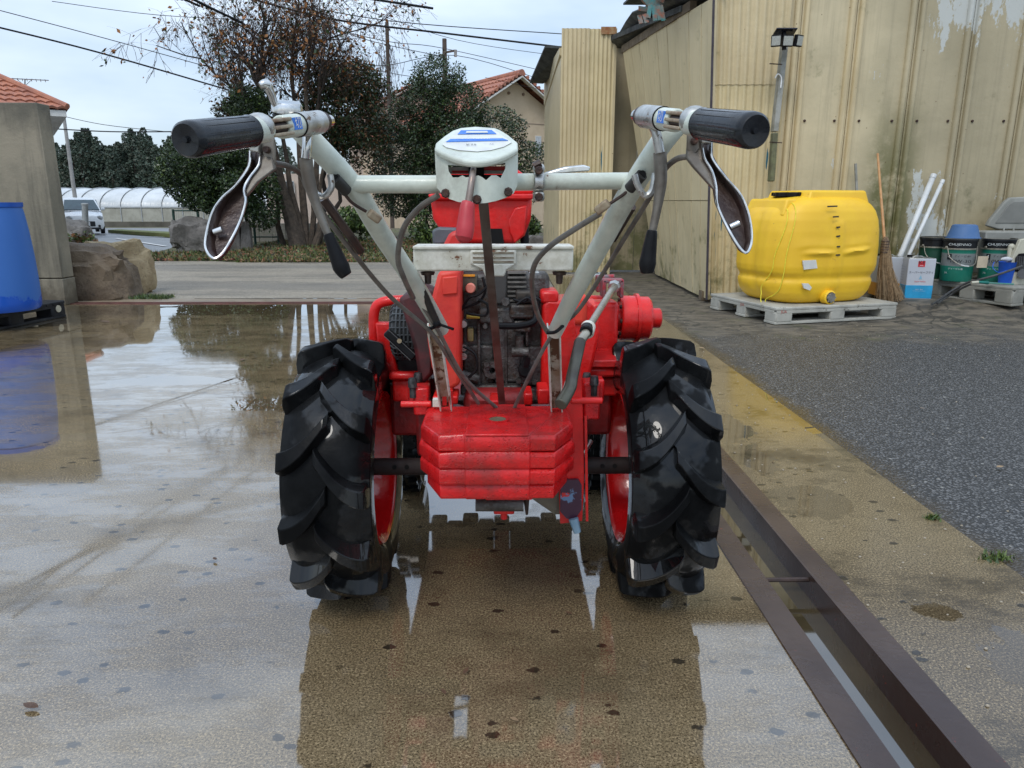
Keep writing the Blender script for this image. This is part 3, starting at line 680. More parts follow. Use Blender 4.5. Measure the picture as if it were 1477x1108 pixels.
for (x, y, r) in ((694, 572, .010), (731, 572, .010), (729, 435, .012), (702, 524, .009), (772, 520, .007), (682, 556, .008), (748, 548, .008), (700, 470, .007), (722, 462, .007), (770, 550, .007)):
    b = MB(); bolt(b, at(x, y, EY - .045), r, .016); ep(b, 'engine_bolt', mat('engine_bolt_steel', (.13, .125, .12), (.06, .055, .05), 60, .35, metal=.6))
ep(MB().lathe([(.008, .0), (.008, .012), (.022, .012), (.024, 0), (.024, -.02)], at(710, 533, EY - .03), (0, -1, 0), 20), 'shaft_boss')
ep(MB().lathe([(0, .0), (.018, 0), (.018, .03), (.013, .034), (0, .034)], at(757, 533, EY - .03), (0, -1, .1), 20), 'filler_cap', BLK)
ep(MB().bar(at(757, 530, EY - .075), at(760, 515, EY - .07), .008, .02), 'filler_grip', BLK)
for (y, r) in ((508, .016),): ep(MB().tube([at(738, y, EY - .06), at(762, y, EY - .06)], r * .8, 14), 'pump_barrel', ENG); ep(MB().tube([at(749, 484, EY - .055), at(749, 503, EY - .055)], .011, 12), 'pump_stem', ENG)
# cylinder fins (behind, upper right)
cf = ep(MB().pbox(735, 392, 758, 436, EY + .02, .14), 'cylinder', ENG)
for i in range(7):
    y = 393 + i * 6.6; a = at(732, y, EY + .0); b = at(759, y, EY); cx_ = (a.x + b.x) / 2 + .0
    ep(MB().box((cx_, EY + .06, a.z), ((b - a).x * 1.0, .15, .0045)), 'fin', mat('fin_metal', (.20, .19, .17), (.10, .09, .08), 30, .4, metal=.5), parent=None, bevel=.001) if False else tp(MB().box((cx_, EY + .06, a.z), ((b - a).x, .15, .0045)), 'fin', mat('fin_metal', (.20, .19, .17), (.10, .09, .08), 30, .4, metal=.5), cf)
ep(MB().pbox(708, 393, 732, 440, EY - .01, .1), 'cylinder_shroud', mat('dark_grey_shroud', (.05, .048, .045), (.03, .028, .025), 12, .5), bevel=.006)
ep(MB().pbox(762, 392, 778, 440, EY + .02, .1), 'muffler_guard', CHR, bevel=.004)
# control panel with pink stop knob and orange mark
cp = ep(MB().pbox(664, 397, 688, 421, EY - .03, .05), 'control_panel', OLIVE, bevel=.003)
tp(MB().lathe([(.0, .022), (.010, .022), (.0125, .018), (.0125, .004), (.006, 0)], at(679, 415, EY - .035), (0, -1, 0), 20), 'stop_knob', mat('pink_knob', (.72, .24, .17), (.6, .2, .15), 9, .45), cp)
tp(MB().pbox(668, 396, 685, 399, EY - .034, .003), 'orange_mark', mat('orange_sticker', (.8, .33, .02), None, 9, .5), cp)
ep(MB().tube([at(673, 457, EY - .04), at(692, 457, EY - .04)], .005, 8), 'oil_gauge', mat('yellow_stick', (.45, .36, .05), None, 9, .5))
ep(MB().pbox(674, 474, 683, 493, EY - .03, .02), 'fuel_filter', mat('amber_filter', (.32, .27, .10), (.2, .16, .06), 20, .3), bevel=.003)
ep(MB().tube([at(714, 470, EY - .07), at(748, 470, EY - .08), at(770, 464, EY - .08), at(774, 448, EY - .06), at(774, 430, EY - .03)], .0085, 10, 6), 'rubber_hose', BLK)
for j, pts in enumerate([[(668, 445), (690, 436), (700, 420), (696, 400)], [(672, 452), (700, 455), (703, 440), (690, 432)], [(664, 450), (676, 430), (690, 425), (704, 412)], [(740, 432), (756, 436), (766, 428), (780, 434)], [(745, 440), (760, 430), (770, 440), (776, 448)], [(668, 500), (684, 510), (688, 530), (676, 545)]]):
    ep(MB().tube([at(x, y, EY - .05 - .006 * j) for x, y in pts], .0035, 6, 5), 'wire', BLK)
ep(MB().pbox(744, 420, 770, 438, EY - .05, .05), 'throttle_linkage', mat('black_linkage', (.02, .02, .02), (.06, .05, .04), 60, .4), bevel=.006)
ep(MB().tube([at(666, 540, EY - .05), at(690, 548, EY - .05)], .012, 10), 'starter_shaft', ENG)
for y in (466, 500, 512): ep(MB().lathe([(0, .02), (.009, .02), (.011, 0), (0, 0)], at(669, y, EY - .02), (0, -1, 0), 12), 'cap_nut', CHR)

# ---- belt covers and frame
BY = 1.72
pts = [(632, 392), (664, 388), (664, 555), (650, 563), (634, 558), (622, 530), (616, 490), (620, 440)]
tp(MB().slab([at(x, y, BY) for x, y in pts], (0, .16, 0)), 'belt_cover', REDF, bevel=.010, seg=3)
tp(MB().slab([at(x, y, BY - .006) for x, y in [(638, 400), (660, 398), (660, 424), (638, 426)]], (0, .01, 0)), 'cover_pad', REDF, bevel=.003)
tp(MB().slab([at(x, y, BY + .04) for x, y in [(574, 430), (600, 420), (622, 430), (628, 480), (625, 540), (606, 560), (596, 500)]], (0, .22, 0)), 'flywheel_housing', mat('dark_maroon_paint', (.10, .012, .014), (.03, .01, .01), 8, .4), bevel=.01)
pts = [(782, 440), (790, 432), (812, 434), (846, 432), (862, 448), (866, 480), (858, 520), (846, 560), (822, 585), (790, 585), (780, 560)]
tp(MB().slab([at(x, y, 1.80) for x, y in pts], (0, .14, 0)), 'main_cover', RED, bevel=.014, seg=3)
tp(MB().pbox(780, 420, 806, 439, 1.80, .10), 'cover_cap', RED, bevel=.008)
tp(MB().lathe([(0, -.02), (.062, -.02), (.070, -.012), (.070, .03), (0, .03)], at(838, 470, 1.87), (1, 0, 0), 36), 'pulley_cover', REDF)
tp(MB().pbox(822, 425, 848, 470, 1.79, .05), 'cover_lobe', REDF, bevel=.014, seg=3)
# cross frame, rods, mounting lugs
tp(MB().pbox(560, 538, 606, 549, 1.85, .03), 'frame_tube', RED, bevel=.008)
tp(MB().pbox(838, 531, 892, 545, 1.85, .03), 'frame_tube', RED, bevel=.008)
tp(MB().pbox(845, 436, 892, 535, 1.95, .08), 'side_box', RED, bevel=.012)
tp(MB().slab([at(838, 520, 1.84), at(890, 520, 1.84), at(886, 502, 1.95), at(848, 502, 1.95)], (0, 0, -.02)), 'side_step', RED, bevel=.004)
tp(MB().pbox(566, 548, 620, 580, 1.87, .06), 'cross_member', RED, bevel=.006)
tp(MB().pbox(840, 545, 892, 572, 1.88, .06), 'cross_member', RED, bevel=.006)
for (x0, y0, x1, y1, Y, d) in [(596, 560, 618, 600, 1.70, .06), (842, 552, 866, 606, 1.70, .06), (588, 552, 602, 586, 1.75, .05), (856, 548, 872, 580, 1.76, .05)]:
    tp(MB().pbox(x0, y0, x1, y1, Y, d), 'mounting_lug', REDC, bevel=.005)
for (x0, y0, x1, y1, Y) in ((578, 583, 622, 583, 1.62), (824, 578, 869, 578, 1.62)):
    tp(MB().tube([at(x0, y0, Y), at(x1, y1, Y)], .0075, 12), 'stand_rod', RED, bevel=.002)
for (x, y, Y) in ((595, 556, 1.70), (857, 553, 1.70), (603, 548, 1.76), (846, 548, 1.76)):
    mb = MB().lathe([(0, .018), (.009, .018), (.011, .010), (.011, -.004), (.008, -.006), (.008, -.03), (0, -.03)], at(x, y, Y), (0, 0, 1), 10); tp(mb, 'bolt', mat('black_bolt', (.03, .03, .03), (.10, .10, .10), 60, .35, metal=.6))
for (x0, y0, x1, y1) in ((624, 572, 660, 584), (640, 566, 652, 584), (776, 562, 792, 584), (818, 560, 828, 590), (706, 578, 720, 586), (756, 568, 768, 585)):
    tp(MB().pbox(x0, y0, x1, y1, 1.68, .08), 'frame_bracket', RED, bevel=.004)
tp(MB().pbox(628, 572, 682, 578, 1.78, .02), 'grey_bar', mat('grey_bar', (.2, .2, .2), None, 9, .4), bevel=.002)
tp(MB().tube([at(545, 548, 1.9), at(690, 588, 1.9)], .006, 8), 'brake_rod', DSTL)
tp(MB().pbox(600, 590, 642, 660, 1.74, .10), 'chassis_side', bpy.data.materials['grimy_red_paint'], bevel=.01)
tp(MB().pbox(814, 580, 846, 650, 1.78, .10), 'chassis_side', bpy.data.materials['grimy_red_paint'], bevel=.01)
tp(MB().tube([at(853, 635, 1.8), at(838, 662, 1.78)], .006, 8), 'drag_link', CHR)
# ---- left: guard loop, air drum with grille, black handle
gd = tp(MB().tube([at(612, 434, 1.93), at(575, 433, 1.93), at(549, 437, 1.93), at(540, 450, 1.93), at(539, 480, 1.93), at(541, 520, 1.93)], .0135, 14, 6), 'guard_loop', RED)
tp(MB().slab([at(x, y, 1.90) for x, y in [(541, 466), (566, 466), (566, 500), (574, 538), (560, 545), (547, 520)]], (0, .03, 0)), 'guard_bracket', RED, bevel=.005)
tp(MB().pbox(566, 489, 573, 500, 1.885, .01), 'white_tag', WHT2)
c0 = at(607, 476, 1.93); c1 = at(566, 476, 1.93); rad = .075
dm = tp(MB().lathe([(0, 0), (rad, 0), (rad, (c1 - c0).length * .8), (rad - .012, (c1 - c0).length), (0, (c1 - c0).length)], c0, (-1, 0, 0), 40), 'air_drum', mat('drum_black', (.012, .013, .014), None, 9, .5), ang=40)
GRD = mat('grille_grey', (.075, .085, .09), (.05, .055, .06), 12, .35)
L_ = (c1 - c0).length
for j in range(7):
    x = c0.x - L_ * (.06 + j * .135); mb = MB(); r = rad + .003 - (.008 if j == 6 else 0)
    mb.tube([(x, c0.y + r * math.cos(a), c0.z + r * math.sin(a)) for a in [2 * math.pi * k / 32 for k in range(33)]], .0024, 5, cap=False); tp(mb, 'grille_ring', GRD, dm)
for k in range(26):
    a = 2 * math.pi * k / 26; r = rad + .003
    tp(MB().tube([(c0.x, c0.y + r * math.cos(a), c0.z + r * math.sin(a)), (c0.x - L_ * .85, c0.y + r * math.cos(a), c0.z + r * math.sin(a)), (c0.x - L_ * .97, c0.y + (r - .012) * math.cos(a), c0.z + (r - .012) * math.sin(a))], .0020, 5), 'grille_bar', GRD, dm)
a, b = at(557, 478, 1.80), at(598, 516, 1.80)
h_ = tp(MB().bar(a, b, .022, .020, (0, 1, 0)), 'side_handle', BLK, bevel=.005, seg=3)
for t in (.10, .42, .74):
    q, r_ = a.lerp(b, t), a.lerp(b, t + .2); tp(MB().bar(q - Vector((0, .0108, 0)), r_ - Vector((0, .0108, 0)), .0035, .0205, (0, 1, 0)), 'handle_recess', mat('grey_edge', (.10, .10, .10), None, 9, .4), h_) if False else None
for s_ in (-1, 1):
    nrm = Vector((b.z - a.z, 0, -(b.x - a.x))).normalized() * .0095 * s_
    tp(MB().tube([a.lerp(b, .04) + nrm - Vector((0, .0115, 0)), a.lerp(b, .96) + nrm - Vector((0, .0115, 0))], .0010, 4), 'handle_edge', mat('grey_edge', (.12, .12, .12), None, 9, .4), h_)
tp(MB().tube([at(576, 492, 1.78), at(576, 492, 1.81)], .006, 10), 'handle_bolt', mat('brass_bolt', (.30, .24, .15), None, 9, .4, metal=.5), h_)
tp(MB().tube([at(532, 486, 1.95), at(541, 486, 1.95)], .008, 8), 'guard_bolt', RUST)
tp(MB().pbox(572, 510, 606, 538, 1.92, .08), 'mesh_box', mat('drum_black', (0, 0, 0)), bevel=.004)

# ---- right: large red clutch cylinder, adjusting screw, crank
cy = at(900, 459, 2.02)
a = at(868, 459, 2.0).x; b_ = at(897, 459, 2.0).x; c_ = at(919, 459, 2.0).x; d_ = at(939, 459, 2.0).x; e_ = at(955, 459, 2.0).x
tp(MB().lathe([(0, a - .05), (.036, a - .05), (.036, b_), (0, b_)], (0, 2.02, cy.z), (1, 0, 0), 32), 'clutch_neck', RED)
tp(MB().lathe([(0, b_ - .004), (.060, b_ - .004), (.063, b_), (.063, c_ - .004), (.069, c_ - .004), (.069, c_ + .004), (.061, c_ + .004), (.060, d_ - .006), (.054, d_), (.028, d_), (.028, e_ - .004), (.024, e_), (0, e_)], (0, 2.02, cy.z), (1, 0, 0), 48), 'clutch_drum', RED, ang=30)
for k in range(8):
    t = 2 * math.pi * k / 8; b = MB(); bolt(b, (b_ - .004, 2.02 + .052 * math.cos(t), cy.z + .052 * math.sin(t)), .006, .006, (-1, 0, 0)); tp(b, 'bolt', RUST)
tp(MB().tube([at(848, 432, 2.05), at(872, 432, 2.05)], .012, 12), 'clevis_tube', RED)
GUN = mat('chipped_red_grey', (.35, .03, .04), (.16, .13, .14), 60, .45, metal=.2, bump=.5)
for x in (872, 897): tp(MB().pbox(x - 3, 404, x + 3, 430, 1.93, .05), 'clevis_plate', GUN, bevel=.003)
for x in (861,): tp(MB().pbox(x, 398, x + 6, 422, 2.0, .04), 'clevis_plate', GUN, bevel=.003)
tp(MB().tube([at(864, 401, 2.0), at(886, 399, 2.0)], .007, 10), 'clevis_pin', GUN)
tp(MB().pbox(870, 403, 900, 409, 1.93, .04), 'clevis_bridge', GUN, bevel=.003)
tp(MB().lathe([(0, .012), (.014, .012), (.017, .0), (.014, -.014), (0, -.014)], at(886, 413, 1.91), (at(886, 413, 1.91) - at(850, 475, 1.6)), 8), 'screw_nut', CHR)
tp(MB().tube([at(886, 413, 1.92), at(848, 474, 1.60)], .0085, 14), 'crank_rod', mat('polished_rod', (.42, .38, .30), (.28, .25, .20), 15, .25, metal=.7))
tp(MB().tube([at(849, 470, 1.61), at(846, 481, 1.58)], .0165, 16), 'crank_collar', WHT2, bevel=.004)
tp(MB().tube([at(847, 473, 1.595), at(845, 479, 1.57)], .0145, 16), 'crank_ring', BLK, bevel=.003)
tp(MB().tube([at(847, 478, 1.58), at(834, 496, 1.54)], .011, 14), 'crank_neck', mat('polished_rod', (0, 0, 0)))
CRK = mat('greenish_worn_steel', (.10, .095, .07), (.06, .05, .04), 15, .3, metal=.5)
tp(MB().tube([at(837, 492, 1.54), at(826, 540, 1.46), at(822, 560, 1.42), at(808, 584, 1.38)], [.0125, .0125, .0125, .0135], 18, 6), 'crank_handle', CRK, bevel=.002)
tp(MB().slab([at(838, 478, 1.62), at(842, 482, 1.62), at(822, 560, 1.56), at(806, 590, 1.55), at(812, 560, 1.56)], (.002, .01, 0)), 'crank_bracket', WHT2)

# ---- hood / tank
HY = 1.95
def hoodpts(l): return [at(x, y, HY) for x, y in l]
tp(MB().slab(hoodpts([(620, 284), (768, 284), (766, 316), (757, 340), (742, 352), (722, 352), (650, 352), (636, 334), (624, 316)]), (0, .24, 0)), 'hood', RED, bevel=.012, seg=3)
tp(MB().slab([at(617, 280, 1.93), at(770, 280, 1.93), at(768, 288, 1.93), at(620, 288, 1.93)], (0, .27, 0)), 'hood_lip', RED, bevel=.004)
tp(MB().slab([at(640, 246, 2.05), at(745, 243, 2.05), at(770, 262, 2.05), at(769, 282, 2.05), at(620, 282, 2.05), at(622, 262, 2.05)], (0, .2, 0)), 'hood_top', RED, bevel=.01, seg=3)
tp(MB().slab([at(x, y, HY - .012) for x, y in [(733, 318), (742, 300), (760, 296), (757, 338), (742, 352), (735, 335)]], (0, .02, 0)), 'hood_rib', RED, bevel=.004)
tp(MB().slab([at(x, y, HY - .005) for x, y in [(700, 330), (724, 330), (728, 356), (700, 356)]], (0, .03, 0)), 'hood_opening', mat('hole_black', (0, 0, 0)))
tp(MB().tube([at(756, 320, 2.0), at(757, 352, 2.0)], .012, 12), 'muffler', BLK)
tp(MB().slab([at(x, y, 1.90) for x, y in [(623, 332), (632, 328), (660, 329), (662, 352), (624, 353)]], (0, .08, 0)), 'air_cleaner', mat('grey_blue_plastic', (.13, .15, .18), (.08, .09, .10), 20, .4), bevel=.006)
tp(MB().slab([at(x, y, 1.84) for x, y in [(640, 352), (648, 336), (662, 332), (664, 356), (664, 392), (632, 392)]], (0, .10, 0)), 'belt_cover_top', REDF, bevel=.01, seg=3)
# ---- white tool tray
t0 = tp(MB().pbox(596, 359, 827, 391, 1.34, .07), 'tool_tray', WHT2, bevel=.003)
tp(MB().pbox(595, 355, 828, 360, 1.336, .078), 'tray_rim', WHT2, t0, bevel=.002)
tr_ = tp(MB().slab([at(x, y, 1.334) for x, y in [(678, 361), (745, 361), (745, 382), (678, 382)]], (0, .006, 0)), 'latch_plate', WHT2, t0, bevel=.003)
tp(MB().slab([at(x, y, 1.330) for x, y in [(681, 381), (743, 381), (731, 389), (727, 399), (700, 399), (696, 389)]], (0, .005, 0)), 'latch_tongue', WHT2, t0, bevel=.002)
for y in (365, 372, 378): tp(MB().pbox(682, y - 1.2, 741, y + 1.2, 1.3325, .004), 'latch_groove', mat('groove_brown', (.16, .11, .07), (.3, .27, .2), 60, .7), t0)
for (x) in (617, 807): tp(MB().lathe([(.014, 0), (.012, -.006), (.007, -.006), (.006, -.022), (0, -.024)], at(x, 392, 1.37), (0, 0, 1), 12), 'tray_bolt', DSTL)

# ---- handlebars
HB0, HB1 = 1.10, 1.50
Lp = [at(424, 176, 1.12), at(446, 200, 1.12), at(508, 268, 1.17), at(552, 340, 1.25), at(600, 412, 1.36), at(637, 476, 1.47)]
tp(MB().tube(Lp, [.0165, .017, .017, .0168, .0165, .0155], 20, 8), 'handlebar', WHT)
Rp = [at(986, 170, 1.12), at(955, 205, 1.12), at(905, 282, 1.19), at(868, 350, 1.28), at(830, 420, 1.38), at(800, 480, 1.47)]
tp(MB().tube(Rp, [.0165, .017, .0172, .0172, .0168, .0155], 20, 8), 'handlebar', WHT)
tp(MB().tube([at(505, 266, 1.165), at(640, 266, 1.165)], .0135, 18), 'crossbar', WHT)
tp(MB().tube([at(735, 263, 1.165), at(905, 261, 1.185)], .0130, 18), 'crossbar', WHT)
# lower uprights: white channels
for (pa, pb, x) in (((626, 470), (644, 586), -1), ((798, 470), (802, 588), 1)):
    a, b = at(pa[0], pa[1], 1.50), at(pb[0], pb[1], 1.60)
    mb = MB(); u = (b - a).normalized(); rt = Vector((1, 0, 0))
    tp(MB().bar(a, b, .026, .003, (0, 1, 0)), 'upright_web', mat('rust_streaked_white', (.50, .46, .38), (.30, .22, .14), 24, .6, spots=((.13, .06, .03), 22, .5)))
    tp(MB().bar(a + Vector((-.012, -.011, 0)), b + Vector((-.012, -.011, 0)), .003, .026, (0, 1, 0)), 'upright_flange', WHT2)
    tp(MB().bar(a + Vector((.012, -.011, 0)), b + Vector((.012, -.011, 0)), .003, .026, (0, 1, 0)), 'upright_flange', WHT2)
for (x, y) in ((641, 575), (650, 578)): tp(MB().pbox(x - 3, y - 14, x + 3, y + 10, 1.585, .01), 'red_foot', RED)
tp(MB().pbox(624, 577, 634, 587, 1.60, .02), 'white_block', WHT2)

# ---- console
CY = 1.12
_a, _b, _c = at(627, 213, CY), at(747, 211, CY), at(686, 182, CY + .092)
_n = (_b - _a).cross(_c - _a).normalized()
if _n.z < 0: _n = -_n
def hitp(x, y, off=0.):
    d = ray(x, y); C0 = Vector((0, 0, CAMZ)); t = (_a + _n * off - C0).dot(_n) / d.dot(_n); return C0 + d * t
BUL = CY - hitp(687, 232).y
def cps(l, Y=CY): return [at(x, y, Y - BUL * (1 - ((x - 687) / 60.) ** 2) - .002) for x, y in l]
top_e = [(627 + 120 * i / 16, 213.5 + 18.5 * (1 - (2 * i / 16 - 1) ** 2)) for i in range(17)]
bot_e = [(747, 240), (746, 268), (741, 279), (730, 285), (715, 290), (700, 293), (686, 294), (672, 293), (660, 291), (648, 287), (638, 281), (630, 270), (628, 240)]
Fp = cps(top_e + bot_e)
slot = [(646, 238), (668, 239.5), (688, 240), (708, 239), (729, 235), (729, 243), (722, 257), (716, 253), (709, 253), (701, 260), (696, 256), (690, 253), (681, 255), (672, 256), (667, 253), (661, 256), (653, 256), (647, 247)]
import bmesh
def shell(outline, hole, th):
    """front plate with a real opening: filled flat, cut into upright strips, bent, then given thickness"""
    me = bpy.data.meshes.new('console'); bm = bmesh.new()
    vo = [bm.verts.new((x, 0, -y)) for x, y in outline]; vh = [bm.verts.new((x, 0, -y)) for x, y in hole]
    eo = [bm.edges.new((vo[i], vo[(i + 1) % len(vo)])) for i in range(len(vo))]; eh = [bm.edges.new((vh[i], vh[(i + 1) % len(vh)])) for i in range(len(vh))]
    bmesh.ops.triangle_fill(bm, edges=eo + eh, use_beauty=True)
    for x in range(633, 745, 6): bmesh.ops.bisect_plane(bm, geom=list(bm.verts) + list(bm.edges) + list(bm.faces), plane_co=(x + .03, 0, 0), plane_no=(1, 0, 0))
    for v in bm.verts: v.co = cps([(v.co.x, -v.co.z)])[0]
    r = bmesh.ops.extrude_face_region(bm, geom=list(bm.faces))
    for v in [g for g in r['geom'] if isinstance(g, bmesh.types.BMVert)]: v.co.y += th
    bmesh.ops.recalc_face_normals(bm, faces=bm.faces); bm.to_mesh(me); bm.free(); return me
me = shell(top_e + bot_e, slot, .004)
me.shade_smooth(); me.set_sharp_from_angle(angle=R(30))
co_ = bpy.data.objects.new('console_front', me); col.objects.link(co_); me.materials.append(WHT); par(co_, TR)
mb = MB(); n = len(Fp); keep = list(range(16, n)) + [0]
for i in keep: mb.v += [tuple(Fp[i]), (Fp[i].x * .98, CY + .06, Fp[i].z)]
for i in range(len(keep) - 1): mb.f.append((2 * i, 2 * i + 1, 2 * i + 3, 2 * i + 2))
o = tp(mb, 'console_shell', WHT); o.modifiers.new('thick', 'SOLIDIFY').thickness = .003
rim = [(x, y + .6) for x, y in top_e] + [(747, 205), (735, 195), (722, 187), (714, 184), (686, 182), (664, 184), (652, 188), (640, 196), (628, 206)]
tpts = [hitp(x, y, .004) for x, y in rim]
tp(MB().slab(tpts, -_n * .010), 'console_top', WHT, bevel=.0035, seg=3)
# label plate on the tilted top
def onplane(x, y, off=0.): return hitp(x, y, .004 + off), _n
def dec(l, name, m, parent, off): return tp(MB().slab([onplane(x, y, off)[0] for x, y in l], onplane(688, 205)[1] * .0006), name, m, parent, smooth=False)
LBL = mat('label_white', (.66, .67, .64), (.58, .58, .55), 40, .3, spots=((.35, .33, .3), 70, .68)); BLU = mat('label_blue', (.03, .16, .60), (.05, .2, .62), 40, .35)
lb = dec([(638, 209), (662, 188), (712, 187), (738, 206), (727, 212), (708, 217), (688, 219), (662, 217), (644, 213)], 'name_label', LBL, TR, .0008)
dec([(660, 194), (665, 188.5), (709, 188), (716, 193.5)], 'blue_stripe', BLU, lb, .0018)
dec([(643, 205), (650, 201), (725, 200), (733, 203)], 'blue_stripe', BLU, lb, .0018)
dec([(672, 192), (673, 189.8), (703, 189.5), (704, 191.8)], 'white_bar', LBL, lb, .003)
p0, nn = onplane(688, 203.2); yd = (onplane(688, 195)[0] - p0).normalized()
INK = mat('black_print', (.03, .03, .035), None, 20, .5); WINK = mat('white_print', (.75, .75, .75), None, 20, .5)
text('NEW TILLER', .0075, WINK, 'lettering', lb, onplane(682, 202.6)[0], (1, 0, 0), yd, .003, 1.25)
text('K75', .0085, INK, 'lettering', lb, onplane(680, 211.5)[0], (1, 0, 0), yd, .003, 1.1); text('~  75', .006, mat('grey_print', (.3, .3, .33), None, 20, .5), 'lettering', lb, onplane(705, 210.5)[0], (1, 0, 0), yd, .003, 1.2)
# gear guide seen through the slot
gg = tp(MB().pbox(644, 241, 732, 251, CY + .03, .004), 'gear_guide', mat('guide_white', (.6, .58, .55), None, 30, .4))
tp(MB().pbox(652, 246, 675, 249.5, CY + .027, .002), 'red_band', mat('guide_red', (.65, .03, .03), None, 30, .4), gg); tp(MB().pbox(697, 240, 728, 246, CY + .027, .002), 'red_band', mat('guide_red', (0, 0, 0)), gg)
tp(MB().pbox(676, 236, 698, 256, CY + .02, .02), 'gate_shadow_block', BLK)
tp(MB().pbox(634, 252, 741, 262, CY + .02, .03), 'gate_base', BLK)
for (x, y) in ((643, 279), (733, 277), (688, 288)):
    tp(MB().lathe([(0, .010), (.005, .010), (.0068, .006), (.0068, .0)], cps([(x, y)])[0], (0, -1, 0), 8), 'console_bolt', RUST)
tp(MB().tube([at(683, 244, CY - BUL + .02), at(682, 250, CY - BUL - .004), at(680, 264, CY - BUL - .014), at(675, 296, CY - BUL - .020)], [.0042, .0045, .005, .005], 12, 4), 'gear_lever', mat('worn_lever_steel', (.20, .13, .10), (.30, .26, .23), 20, .35, metal=.5))
tp(MB().tube([at(675.5, 292, CY - BUL - .018), at(674, 300, CY - BUL - .020), at(671, 330, CY - BUL - .026), at(669, 343, CY - BUL - .028), at(668, 349, CY - BUL - .030)], [.0085, .0105, .0128, .0120, .0055], 20, 5), 'lever_grip', mat('faded_red_grip', (.48, .035, .045), (.38, .02, .03), 12, .35, .5))
tp(MB().bar(at(697, 290, CY + .04), at(724, 582, 1.58), .0155, .006, (0, 1, 0)), 'shift_rod', mat('brown_shift_rod', (.065, .04, .032), (.12, .10, .085), 14, .3, metal=.4), bevel=.0015)
tp(MB().tube([at(770, 240, 1.15), at(780, 235, 1.15)], .006, 8), 'throttle_pivot', DSTL)
# clamp on the right of the crossbar, mirror-like lever behind it
tp(MB().lathe([(.0150, -.008), (.0172, -.006), (.0172, .006), (.0150, .008)], at(777, 262, 1.165), (1, 0, 0), 24), 'bar_clamp', CHR)
tp(MB().pbox(769, 236, 786, 250, 1.150, .02), 'clamp_ear', CHR, bevel=.005); tp(MB().pbox(769, 276, 786, 291, 1.150, .02), 'clamp_ear', CHR, bevel=.005)
for y in (246, 284): tp(MB().lathe([(0, .010), (.005, .010), (.0065, .006), (.0065, 0)], at(777, y, 1.148), (0, -1, 0), 8), 'clamp_bolt', RUST)
mb = MB().slab([at(x, y, 1.19) for x, y in [(786, 250), (815, 241), (842, 238), (852, 241), (850, 247), (828, 249), (800, 251)]], (0, .03, .002)); tp(mb, 'throttle_blade', CHR2, bevel=.002)

